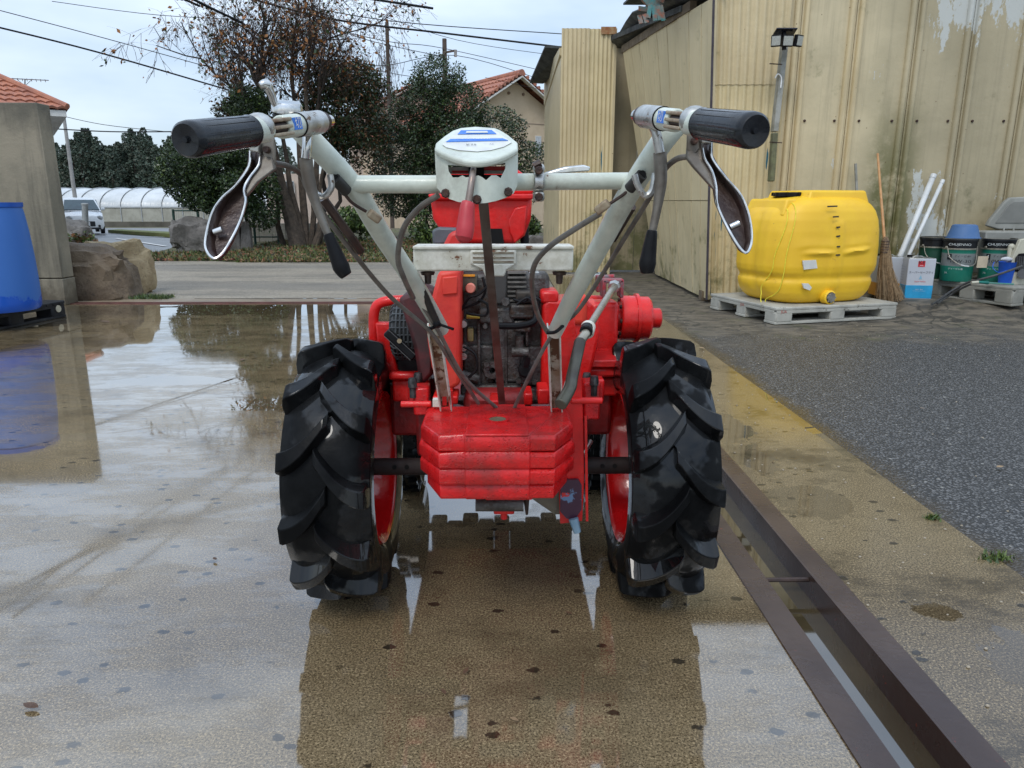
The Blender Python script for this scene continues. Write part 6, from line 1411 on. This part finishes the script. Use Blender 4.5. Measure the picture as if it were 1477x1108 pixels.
def tree(name, label, Y, blobs, n, size, mats, mw, trunks, cat='tree', group=None, flat=.2, asp=.5, thick=.5):
    root = empty(name, (at(trunks[0][0], trunks[0][1], Y).x, Y, 0), label, cat, group)
    mb = MB()
    for (x0, y0, x1, y1, r0) in trunks:
        a, b = at(x0, y0, Y), at(x1, y1, Y); a.z = vz(0, Y) - .02 if r0 > .03 else a.z; limb(mb, a, b, r0, r0 * .5)
    B = [px_blob(*b) for b in blobs]
    for b in B:
        a = at(trunks[0][2], trunks[0][3], Y)
        for j in range(3): limb(mb, a, Vector(b[:3]) + Vector(rng.normal(size=3)) * .3 * b[3], .03, .008)
    mb.build('trunk', BARKD, root)
    P = crown_points(B, n, thick); ix = rng.choice(len(mats), len(P), p=mw)
    bulk('crown', leafquads(P, size, flat, asp), 4, mats, root, ix)
    return root
# ivy mass right of the bare tree, dark and brown
tree('ivy_covered_tree', 'dark evergreen tree hung with brown vines, right of the half bare tree', 17.5,
     [(505, 165, 17.5, 105, 130), (530, 200, 17.6, 70, 100), (480, 120, 17.5, 80, 60), (520, 120, 17.5, 70, 60), (470, 175, 17.2, 70, 110), (345, 160, 17.0, 70, 36), (385, 165, 17.0, 70, 40)], 32000, .036, [LG2, LG, TWL, LBR], [.40, .26, .22, .12], [(455, 346, 480, 220, .08), (470, 346, 500, 210, .06)])
tree('low_evergreen', 'low spreading dark evergreen above the grey boulder on the left', 15.8,
     [(300, 235, 15.8, 130, 80), (345, 215, 15.8, 90, 70), (330, 275, 15.6, 110, 70), (265, 255, 15.7, 75, 60), (375, 285, 15.8, 60, 90), (290, 285, 15.7, 70, 36), (355, 150, 16.2, 60, 50)], 52000, .032, [LG, LG2, LG3], [.5, .42, .08], [(352, 345, 330, 280, .06), (358, 345, 350, 270, .05), (346, 345, 300, 270, .05)], cat='tree')
tree('clipped_round_tree', 'large rounded dark evergreen with cloud shaped tiers in the middle, behind the console', 19.,
     [(632, 115, 19, 76, 66), (612, 148, 19, 90, 62), (660, 150, 19, 85, 60), (715, 190, 19, 85, 66), (760, 230, 19, 60, 50), (590, 180, 19, 80, 60), (600, 215, 19, 110, 70), (650, 210, 19, 130, 90), (590, 260, 18.8, 110, 70), (650, 280, 18.8, 150, 80), (720, 270, 19, 120, 60), (580, 290, 18.8, 80, 50)], 95000, .030, [LG, LG2, LG3, TWL], [.50, .36, .06, .08], [(640, 348, 645, 250, .12), (615, 348, 620, 290, .05)])
for (x, y, w_, h_, Y, n, mt, lbl) in ((505, 325, 70, 50, 15.5, 2600, [LG3, LG], 'small light green bush at the foot of the bare tree'), (620, 330, 60, 50, 17, 1800, [LG3, LG], 'yellow green shrub below the round evergreen'), (765, 325, 30, 30, 18, 1500, [LG3, LG], 'pale green shrub beside the dark rock near the shed')):
    P = crown_points([px_blob(x, y, Y, w_, h_)], n, .8); o = empty('shrub', (at(x, y, Y).x, Y, vz(0, Y)), lbl, 'shrub'); bulk('foliage', leafquads(P, .045), 4, mt, o)
    m_ = MB(); [limb(m_, (at(x, y, Y).x + random.uniform(-.05, .05), Y, vz(0, Y) - .05), at(x + random.uniform(-w_, w_) * .35, y - h_ * .3, Y), .012, .004) for _ in range(5)]; m_.build('stem', BARKD, o)
P = crown_points([px_blob(118, 345, 9.4, 44, 22)], 900, .9); o = empty('shrub', (at(118, 345, 9.4).x, 9.4, .5), 'low straggly weed growing on the mound by the bollard', 'plant'); bulk('foliage', leafquads(P, .025), 4, [LG3, LBR, LG], o)

# ---- forest on the left horizon
mb = MB(); fV = []; P = []
for i in range(90):
    px = 70 + 190 * (i + random.random()) / 90 ; Y = random.uniform(92, 112); top = 205 + 12 * math.sin(px * .09) + random.uniform(-9, 9); 
    if px > 205 and px < 225: top -= 8
    c = at(px, top, Y); zb_ = -2.2; H_ = c.z - zb_; k = 1500; u_ = rng.random(k) ** .8; z = zb_ + H_ * u_; rr2 = (1.0 - u_) ** .6 * 1.7 * (.75 + .35 * np.sin(u_ * 26 + i)) + .15
    a_ = rng.random(k) * 6.283; P.append(np.stack([c.x + rr2 * np.cos(a_), Y + rr2 * np.sin(a_), z], 1)); mb.tube([(c.x, Y, zb_), (c.x, Y, c.z)], [.2, .03], 5)
for i in range(50):
    px = random.choice([random.uniform(-300, 70), random.uniform(260, 420)]); Y = random.uniform(95, 112); c = at(px, 214 + random.uniform(-8, 8), Y); zb_ = -2.2; k = 500; u_ = rng.random(k) ** .8
    rr2 = (1 - u_) ** .55 * 2.4; a_ = rng.random(k) * 6.283; P.append(np.stack([c.x + rr2 * np.cos(a_), Y + rr2 * np.sin(a_), zb_ + (c.z - zb_) * u_], 1))
P = np.concatenate(P)
FG = leafmat('hazed_forest_leaf', ((.045, .068, .050), (.06, .09, .062), (.08, .11, .07)), .7); FG2 = leafmat('hazed_forest_leaf_olive', ((.085, .09, .062), (.07, .085, .06), (.10, .10, .07)), .6)  # leaf greens lightened and softened to put distance haze into the wood
fo = bulk('forest', leafquads(P, .17, .2), 4, [FG, FG2], None, rng.choice(2, len(P), p=[.7, .3])); tag(fo, 'dark green wooded ridge beyond the greenhouse', 'forest', kind='stuff')
fw = mb.build('forest_trunks', BARKD); tag(fw, 'trunks of the wooded ridge beyond the greenhouse', 'forest', kind='stuff')

# ---- fence, wall behind, stones
fe = empty('mesh_fence', (at(330, 345, 17.2).x, 17.2, .05), 'dark green metal fence under the low evergreen', 'fence')
FGN = mat('fence_green', (.012, .05, .035), None, 9, .5)
for x in (254, 289, 334, 368, 402): a = at(x, 345, 17.2); a.z = .0; MB().tube([a, (a.x, 17.2, at(x, 302, 17.2).z)], .030, 8).build('fence_post', FGN, fe)
for y in (304, 342): MB().tube([at(250, y, 17.2), at(404, y, 17.2)], .016, 6).build('fence_rail', FGN, fe)
for i in range(60):
    x = 252 + i * 2.55; MB().tube([at(x, 304, 17.2), at(x, 342, 17.2)], .0028, 4).build('fence_wire', mat('fence_wire', (.25, .27, .25), None, 9, .5), fe)
lw = empty('low_block_wall', (at(360, 330, 18.2).x, 18.2, .0), 'low pale block wall behind the green fence', 'wall')
BLKW = mat('pale_block', (.36, .34, .29), (.27, .25, .21), 3, .8, bump=.5)
xa, xb_ = at(355, 330, 18.2).x, at(470, 330, 18.2).x; zb0 = .03; zt0 = at(400, 322, 18.2).z
for r0 in range(2):
    for i in range(6):
        w_ = (xb_ - xa) / 6; h_ = (zt0 - zb0) / 2; MB().box((xa + w_ * (i + .5), 18.2, zb0 + h_ * (r0 + .5)), (w_ - .01, .12, h_ - .01)).build('block', BLKW, lw, bevel=.004)
p = gr(276, 366); rock('boulder', (p.x, p.y + .2, .34), (.82, .6, .72), RK3, 'squat grey boulder on the grass edge under the low evergreen', 21, rz=.4)
for (x0, x1, y0, lbl) in ((330, 345, 322, 'wide grey stone slab leaning beside the grey boulder'), (346, 360, 318, 'narrow upright grey stone slab beside the wide one')):
    p = gr(x0, 363); s_ = MB().slab([gr(x0, 363), gr(x1 + (2 if x0 < 340 else 3), 363), at(x1 - 1, y0, p.y + .1), at(x0 + 2, y0 + 2, p.y + .1)], (0, .14, 0)).build('stone_slab', RK3, None, bevel=.015); tag(s_, lbl, 'slab')
p = at(773, 335, 15.2); rock('boulder', (p.x, 15.2, .12), (.42, .4, .42), RK3, 'small dark rock on the grass beside the shed corner', 31)

# ---- houses
TILE = NT('orange_roof_tile'); c = TILE.mix(TILE.ss(TILE.noise(3, 4, .8), .35, .65), (.42, .16, .09), (.30, .12, .08)); c = TILE.mix(TILE.ss(TILE.noise(11, 2), .6, .66), c, (.22, .10, .075)); TILE.set(Base_Color=c, Roughness=.7)
STUC = mat('peach_stucco', (.56, .44, .31), (.50, .39, .27), 2, .85); PINK = mat('pink_stucco', (.52, .42, .34), (.45, .36, .29), 2, .85); WTR = mat('white_trim', (.65, .64, .6), None, 3, .6); GLD = mat('window_glass', (.04, .045, .05), (.08, .09, .1), 3, .1); CURT = mat('white_shutter', (.5, .52, .54), None, 5, .5)
def roof_rows(a, b, c_, d, root, name='roof', nr=9):
    """tiled plane a-b along the eave, d-c along the ridge: overlapping rows, each row a run of half round tiles"""
    nv = (b - a).cross(d - a).normalized(); 
    if nv.z < 0: nv = -nv
    mb = MB(); L_ = (b - a).length; nt_ = max(6, int(L_ / .27))
    for r_ in range(nr):
        t0, t1 = r_ / nr, (r_ + 1.08) / nr; t1 = min(t1, 1)
        o = len(mb.v); K = nt_ * 4
        for k in range(K + 1):
            u_ = k / K; h = .05 * abs(math.sin(math.pi * nt_ * u_)); lo = a.lerp(d, t0).lerp(b.lerp(c_, t0), u_); hi = a.lerp(d, t1).lerp(b.lerp(c_, t1), u_)
            mb.v += [tuple(lo + nv * (h + .07)), tuple(hi + nv * (h + .015)), tuple(lo + nv * (h + .0))]
        for k in range(K): p = o + 3 * k; mb.f += [(p, p + 3, p + 4, p + 1), (p, p + 2, p + 5, p + 3)]
    return mb.build(name, TILE.m, root, ang=50)
# gable end house behind the round tree
Yh = 34.; h1_ = empty('gable_house', (at(740, 300, Yh).x, Yh, gz(Yh)), 'peach rendered house with an orange tiled gable roof, between the round tree and the shed', 'house')
apex = at(742, 111, Yh); el = at(700, 133, Yh); er = at(812, 158, Yh); sl = .60; hwid = 4.4; h1_.location = (apex.x, Yh, gz(Yh)); h1_.rotation_euler.z = R(33)
xl, xr_ = apex.x - hwid, apex.x + hwid; ze = apex.z - hwid * sl; zb_ = gz(Yh) - .05; Dp = 9.
wp = MB().slab([(xl + .3, Yh, zb_), (xr_ - .3, Yh, zb_), (xr_ - .3, Yh, ze + .1), (apex.x, Yh, apex.z - .15), (xl + .3, Yh, ze + .1)], (0, Dp, 0)).build('wall', STUC, h1_, smooth=False)
for s_, xe in ((-1, xl), (1, xr_)):
    a_, b_, c_, d_ = Vector((xe, Yh - .55, ze)), Vector((xe, Yh + Dp + .5, ze)), Vector((apex.x, Yh + Dp + .5, apex.z + .05)), Vector((apex.x, Yh - .55, apex.z + .05))
    rf = roof_rows(a_, b_, c_, d_, h1_)
    MB().bar(Vector((xe, Yh - .5, ze - .08)), Vector((apex.x, Yh - .5, apex.z - .06)), .05, .26, (0, 1, 0)).build('barge_board', WTR, h1_, smooth=False)
    n_ = 22
    for k in range(n_):
        q = a_.lerp(d_, (k + .5) / n_); MB().tube([q + Vector((0, -.06, .06)), q + Vector((0, .12, .06))], .075, 8).build('verge_tile', TILE.m, rf)
MB().tube([(apex.x, Yh - .6, apex.z + .1), (apex.x, Yh + Dp, apex.z + .1)], .14, 10).build('ridge_cap', TILE.m, h1_)
for y in (203, 233, 177): MB().pbox(700, y - .7, 800, y + .7, Yh - .012, .02).build('wall_joint', mat('joint_brown', (.3, .23, .17), None, 3, .8), h1_, smooth=False)
for x in (732, 757): MB().tube([at(x, 135, Yh - .06), at(x, 135, Yh)], .06, 8).build('vent', mat('vent_brown', (.2, .13, .09), None, 3, .8), h1_)
def window(root, x0, y0, x1, y1, Y, m=None):
    f = MB().pbox(x0 - .8, y0 - .8, x1 + .8, y1 + .8, Y - .05, .06).build('window', WTR, root, smooth=False); xm = (x0 + x1) / 2
    MB().pbox(x0, y0, xm - .3, y1, Y - .065, .02).build('pane', m or GLD, f, smooth=False); MB().pbox(xm + .3, y0, x1, y1, Y - .065, .02).build('pane', m or GLD, f, smooth=False)
window(h1_, 779, 195, 788, 222, Yh, CURT)
# pink house mostly hidden behind trees
Yh2 = 38.; h2_ = empty('pink_house', (at(560, 300, Yh2).x, Yh2, gz(Yh2)), 'pale pink house with an orange tiled roof, mostly hidden behind the dark trees', 'house')
apex = at(597, 126, Yh2); hw2 = 3.6; ze = apex.z - 1.6; zb_ = gz(Yh2) - .05; xl, xr_ = apex.x - hw2, apex.x + hw2
MB().slab([(xl + .3, Yh2, zb_), (xr_ - .3, Yh2, zb_), (xr_ - .3, Yh2, ze + .1), (apex.x, Yh2, apex.z - .15), (xl + .3, Yh2, ze + .1)], (0, 8, 0)).build('wall', PINK, h2_, smooth=False)
for xe in (xl, xr_):
    a_, b_, c_, d_ = Vector((xe, Yh2 - .5, ze)), Vector((xe, Yh2 + 8, ze)), Vector((apex.x, Yh2 + 8, apex.z + .05)), Vector((apex.x, Yh2 - .5, apex.z + .05)); rf = roof_rows(a_, b_, c_, d_, h2_)
    MB().bar(Vector((xe, Yh2 - .45, ze - .08)), Vector((apex.x, Yh2 - .45, apex.z - .06)), .05, .24, (0, 1, 0)).build('barge_board', WTR, h2_, smooth=False)
    for k in range(11): q = a_.lerp(d_, (k + .5) / 11); MB().tube([q + Vector((0, -.06, .06)), q + Vector((0, .12, .06))], .075, 8).build('verge_tile', TILE.m, rf)
p0_ = at(385, 300, Yh2).x; MB().box(((p0_ + xl) / 2 + .2, Yh2 + 3, (2.4 + zb_) / 2), (xl - p0_ + .4, 5.8, 2.4 - zb_ - .0)).build('wing_wall', PINK, h2_, smooth=False)
MB().box((apex.x + 5.4, Yh2 + 3, (4.0 + zb_) / 2), (4.2, 5.8, 4.0 - zb_)).build('wing_wall', PINK, h2_, smooth=False)
MB().box((apex.x + 5.4, Yh2 + 3, 4.1), (4.8, 6.6, .2)).build('wing_roof', TILE.m, h2_, smooth=False)
window(h2_, 546, 197, 558, 214, Yh2); window(h2_, 412, 262, 424, 285, Yh2)
# left house behind the concrete wall
Yh3 = 24.; h3_ = empty('left_house', (-19, Yh3, gz(Yh3)), 'house with an orange tiled hipped roof and white eave showing above the concrete wall', 'house'); h3_.name = 'tiled_house'
ea = at(98, 159, Yh3); rd = at(0, 121, Yh3); zE = ea.z; sl_ = (rd.z - ea.z) / (ea.x - rd.x)
a_ = Vector((ea.x, Yh3 - 1.6, zE)); far = Vector((ea.x - 11, Yh3 + .0, 0))
h3_.location = (ea.x, Yh3, gz(Yh3)); h3_.rotation_euler.z = R(33)
A_ = Vector((ea.x, Yh3, zE)); B_ = Vector((ea.x - 11, Yh3, zE)); A2 = Vector((ea.x, Yh3 + 8, zE)); RZ = zE + 2.3
R1 = Vector((ea.x - 4., Yh3 + 4., RZ)); R2 = Vector((ea.x - 7., Yh3 + 4., RZ)); B2 = Vector((ea.x - 11, Yh3 + 8, zE))
roof_rows(B_, A_, R1, R2, h3_, nr=14); roof_rows(A_, A2, R1 + Vector((0, .01, 0)), R1, h3_, nr=14)
MB().tube([A_ + Vector((0, 0, .1)), R1 + Vector((0, 0, .12))], .10, 8).build('hip_cap', TILE.m, h3_); MB().tube([R1 + Vector((0, 0, .12)), R2 + Vector((0, 0, .12))], .10, 8).build('ridge_cap', TILE.m, h3_)
MB().box((ea.x - 5.5, Yh3 + 4., zE - .10), (10.9, 7.9, .18)).build('eave', WTR, h3_, smooth=False); MB().box((ea.x - 6.0, Yh3 + 4.5, (zE - .2 + gz(Yh3)) / 2), (9.4, 6.8, zE - .2 - gz(Yh3))).build('wall', STUC, h3_, smooth=False)
an = empty('roof_antenna', at(34, 150, 26), 'thin grey television antenna on the tiled roof at the left', 'antenna'); GA = mat('antenna_grey', (.22, .23, .24), None, 9, .5)
MB().tube([at(36, 145, 26), at(36, 114, 26)], .02, 6).build('mast', GA, an); MB().tube([at(8, 113, 26), at(70, 116, 26)], .015, 6).build('boom', GA, an)
for i in range(9): x = 12 + i * 6.6; MB().tube([at(x, 112.5 + i * .3, 25.7), at(x + 1, 116 + i * .3, 26.3)], .010, 5).build('element', GA, an)
for x in (24, 47): MB().tube([at(36, 124, 26), at(x, 114, 26)], .009, 5).build('brace', GA, an)

# ---- utility poles and wires
PG = mat('concrete_pole', (.33, .32, .30), None, 5, .7); PB = mat('brown_pole', (.10, .075, .06), None, 5, .8)
def pole(name, x0, y0, x1, y1, Y, r0, r1, m, label):
    t = empty(name, (at(x0, y0, Y).x, Y, gz(Y)), label, 'utility pole'); a, b = at(x0, y0, Y), at(x1, y1, Y); a.z = gz(Y) - .1; MB().tube([a, b], [r0, r1], 10).build('shaft', m, t); return t
pole('utility_pole', 113, 320, 92, 168, 42, .12, .085, PG, 'thin grey pole rising behind the white car')
t = pole('utility_pole', 566, 330, 558, 32, 26, .075, .06, PB, 'thin brown pole with hanging vine between the dark trees'); MB().bar(at(556, 36, 26), at(561, 44, 26), .1, .1).build('cap_bracket', PB, t)
vP = []
for i in range(260):
    x = 558 + random.choice([-1, 1]) * abs(random.gauss(0, 10)); y = random.uniform(60, 135); a = at(x, y, 26 + random.uniform(-.3, .3)); b = a + Vector((random.uniform(-.08, .08), 0, -random.uniform(.1, .45))); w_ = Vector((.006, 0, 0)); vP.append([a - w_, a + w_, b + w_, b - w_])
bulk('vine', np.array([[tuple(p) for p in q] for q in vP]), 4, TWM, t)['kind'] = 'stuff'
t = pole('utility_pole', 645, 300, 641, 56, 36, .13, .1, PB, 'dark pole top with short arm above the round evergreen')
MB().bar(at(641, 76, 36), at(657, 73, 36), .08, .08).build('cross_arm', PB, t); MB().tube([at(657, 72, 36), at(657, 82, 36)], .07, 8).build('insulator', PG, t)
WB = mat('black_wire', (.015, .015, .017), None, 9, .6)
def wire(pts, r, label):
    P_ = [at(x, y, Y) for x, y, Y in pts]; o = MB().tube(P_, r, 5, 6).build('overhead_wire', WB); tag(o, label, 'wire')
for (p, r, l) in [
    ([(-20, 35, 18), (140, 75, 20), (330, 130, 22)], .022, 'thick dark overhead wire sloping down from the left edge to the bare tree'),
    ([(-20, 10, 22), (150, 55, 24), (330, 105, 26)], .012, 'thin upper overhead wire sloping from the left edge into the bare tree'),
    ([(75, 2, 26), (230, 22, 26), (400, 30, 26)], .010, 'thin overhead wire near the top left reaching the bare tree'),
    ([(340, -8, 18), (480, 28, 19), (640, 48, 20), (808, 68, 21)], .024, 'thickest dark overhead wire crossing the upper middle to the shed eave'),
    ([(370, -6, 24), (560, 30, 25), (810, 49, 26)], .014, 'overhead wire just above the thickest one, ending at the shed'),
    ([(430, 14, 28), (520, 55, 30), (640, 82, 36)], .014, 'overhead wire dropping to the short armed pole from the upper left'),
    ([(440, 32, 28), (560, 60, 31), (641, 70, 36), (808, 108, 40)], .014, 'upper wire running through the short armed pole'),
    ([(430, 60, 30), (540, 95, 32), (657, 80, 36), (790, 118, 40)], .014, 'lower wire running through the short armed pole'),
    ([(450, 76, 30), (560, 105, 32), (655, 118, 36)], .012, 'thin wire under the others left of the round evergreen'),
    ([(520, 12, 33), (660, 58, 36), (800, 80, 40)], .012, 'thin wire descending right above the orange roofed house'),
    ([(700, 112, 30), (760, 125, 33), (812, 136, 36)], .010, 'faint wire crossing in front of the gable house roof'),
    ([(80, 186, 40), (160, 190, 40), (250, 190, 40)], .03, 'dark horizontal wire above the wooded ridge'),
    ([(80, 165, 42), (150, 180, 42), (250, 191, 42)], .016, 'thin wire descending from the grey pole above the wooded ridge')]: wire(p, r, l)

# wires high over the yard, out of the picture but mirrored in the wet concrete
def mir(px, py, Y):
    p = at(px, py, Y); p.z = -p.z; return p
for k, l in enumerate([[(-150, 905, 10), (0, 858, 11), (184, 770, 12), (405, 711, 14), (640, 662, 16)], [(-120, 925, 10), (0, 880, 10.5), (114, 799, 12), (239, 722, 14), (330, 672, 16)], [(18, 891, 10), (166, 785, 12), (265, 718, 14), (350, 665, 16)], [(121, 869, 10), (206, 807, 11), (331, 707, 13), (400, 655, 15)], [(-150, 935, 10), (20, 850, 11), (200, 768, 12.5), (405, 718, 14), (640, 675, 16)]]):
    o = MB().tube([mir(*q) for q in l], .024, 6, 6).build('overhead_wire', WB); tag(o, ['dark wire whose reflection is the longest line across the wet concrete at the left', 'dark wire whose reflection starts lowest at the left edge of the wet concrete', 'dark wire whose reflection rises steeply in the middle of the fan on the wet concrete', 'dark wire whose reflection is the short line nearest the left tyre', 'dark wire whose reflection runs just under the longest line on the wet concrete'][k], 'wire')

# ---- grass and leaf litter on the verge, weeds, fallen leaves in the yard
def on_verge(n):
    y = 12.85 + 6 * rng.random(n) ** 1.5; x = -9.5 + 11.5 * rng.random(n); z = np.where(y > 13, -.006 + (y - 13) * .0185, -.006); k = ~((x < -5.4) & (y > 14.5)); return np.stack([x, y + np.where(x < -4.6, .3, 0), z], 1)[k]
P = on_verge(24000); w_ = rng.normal(size=(len(P), 3)) * [.012, .012, 0]; h = np.stack([rng.normal(size=len(P)) * .03, rng.normal(size=len(P)) * .03, .03 + .07 * rng.random(len(P))], 1)
V = np.stack([P - w_, P + w_, P + h], 1); tag(bulk('grass', V, 3, [LG3, LG, mat('dry_grass', (.22, .19, .08), None, 5, .9)]), 'short rough grass on the verge under the trees', 'grass', kind='stuff')
P = on_verge(9000) + [0, 0, .025]; tag(bulk('leaf_litter', leafquads(P, .045, .7), 4, [LBR, mat('litter_tan', (.30, .20, .11), (.2, .12, .07), 9, .8), mat('litter_red', (.24, .09, .05), None, 9, .8), BARKD]), 'brown fallen leaves covering the verge', 'leaf litter', kind='stuff')
def tuft(px, py, n, h, wd, label, mats=None):
    c = gr(px, py); P = np.array([c.x, c.y, 0]) + rng.normal(size=(n, 3)) * [wd, wd * .6, 0]; w_ = rng.normal(size=(n, 3)) * [.0025, .0025, 0]; hh = np.stack([rng.normal(size=n) * h * .5, rng.normal(size=n) * h * .5, h * (.3 + rng.random(n))], 1)
    o = bulk('weed_tuft', np.stack([P - w_, P + w_, P + hh], 1), 3, mats or [LG3, LG]); tag(o, label, 'weed')
tuft(1437, 806, 130, .022, .022, 'small green weed tuft in the wet joint, nearest the right edge'); tuft(1346, 748, 70, .016, .014, 'tiny green weed in the joint between strip and asphalt')
tuft(1500, 840, 40, .02, .02, 'weed sprig in the joint at the right edge')
c = gr(160, 434); P = np.array([c.x, c.y + .1, 0]) + rng.random((1500, 3)) * [1.05, .22, 0] - [.5, 0, 0]; w_ = rng.normal(size=(1500, 3)) * [.004, .004, 0]
tag(bulk('grass_fringe', np.stack([P - w_, P + w_, P + np.stack([rng.normal(size=1500) * .02, rng.normal(size=1500) * .02, .015 + .04 * rng.random(1500)], 1)], 1), 3, [LG3, LG]), 'green grass fringe at the foot of the brown boulder', 'grass', kind='stuff')
DL = mat('dead_leaf_brown', (.12, .06, .03), (.07, .035, .02), 30, .5); DL2 = mat('dead_leaf_pale', (.32, .22, .12), (.2, .13, .07), 30, .5)
for (x, y, s_, m_, l) in [(1442, 675, .022, DL2, 'curled brown leaf on the asphalt, halfway down the right side'), (1012, 503, .03, DL2, 'brown leaf on the strip just behind the right tyre'), (45, 1021, .020, DL, 'dark wet leaf on the concrete at the bottom left'), (672, 970, .012, DL, 'small dark leaf on the concrete below the weights'), (820, 886, .010, DL, 'small brown leaf in front of the right tyre'), (880, 940, .010, DL, 'tiny brown leaf below the right tyre'), (640, 1000, .010, DL, 'tiny brown leaf near the bottom centre left'), (742, 1040, .010, DL2, 'tiny pale leaf near the bottom centre'), (310, 808, .012, DL, 'tiny leaf left of the left tyre'), (152, 465, .05, DL, 'dark leaf in the far puddle'), (350, 520, .03, DL, 'brown leaf on the wet concrete behind the left tyre'), (1330, 590, .012, DL2, 'pale bit of leaf on the asphalt'), (1144, 620, .010, DL, 'small dark leaf on the strip right of the right tyre')]:
    c = gr(x, y, .004); m = MB(); n = 7; an_ = random.random() * 6
    L0, L1 = [], []
    for i in range(n):
        t_ = i / (n - 1); wq = s_ * .42 * math.sin(math.pi * t_) ** .8; cz = .004 + s_ * .35 * (t_ - .4) ** 2
        for s2 in (-1, 1): p_ = Matrix.Rotation(an_, 3, 'Z') @ Vector(((t_ - .5) * 2 * s_, s2 * wq, cz + abs(wq) * .3)); m.v.append(tuple(c + p_))
    for i in range(n - 1): m.f.append((2 * i, 2 * i + 1, 2 * i + 3, 2 * i + 2))
    o = m.build('fallen_leaf', m_); tag(o, l, 'leaf')
PB2 = mat('pebble_pale', (.42, .36, .27), (.3, .25, .18), 30, .6)
pm_ = MB()
for _ in range(260):
    x, y = random.choice([(random.uniform(XB, XA), random.uniform(1.2, 6)), (random.uniform(XA, 3.6), random.uniform(2, 6.5))]); r_ = random.uniform(.0015, .004); pm_.ball((x, y, r_ * .5), (r_ * 1.3, r_, r_ * .8), 5, 4)
tag(pm_.build('grit', PB2), 'scattered pale grit on the strip and asphalt', 'grit', kind='stuff')
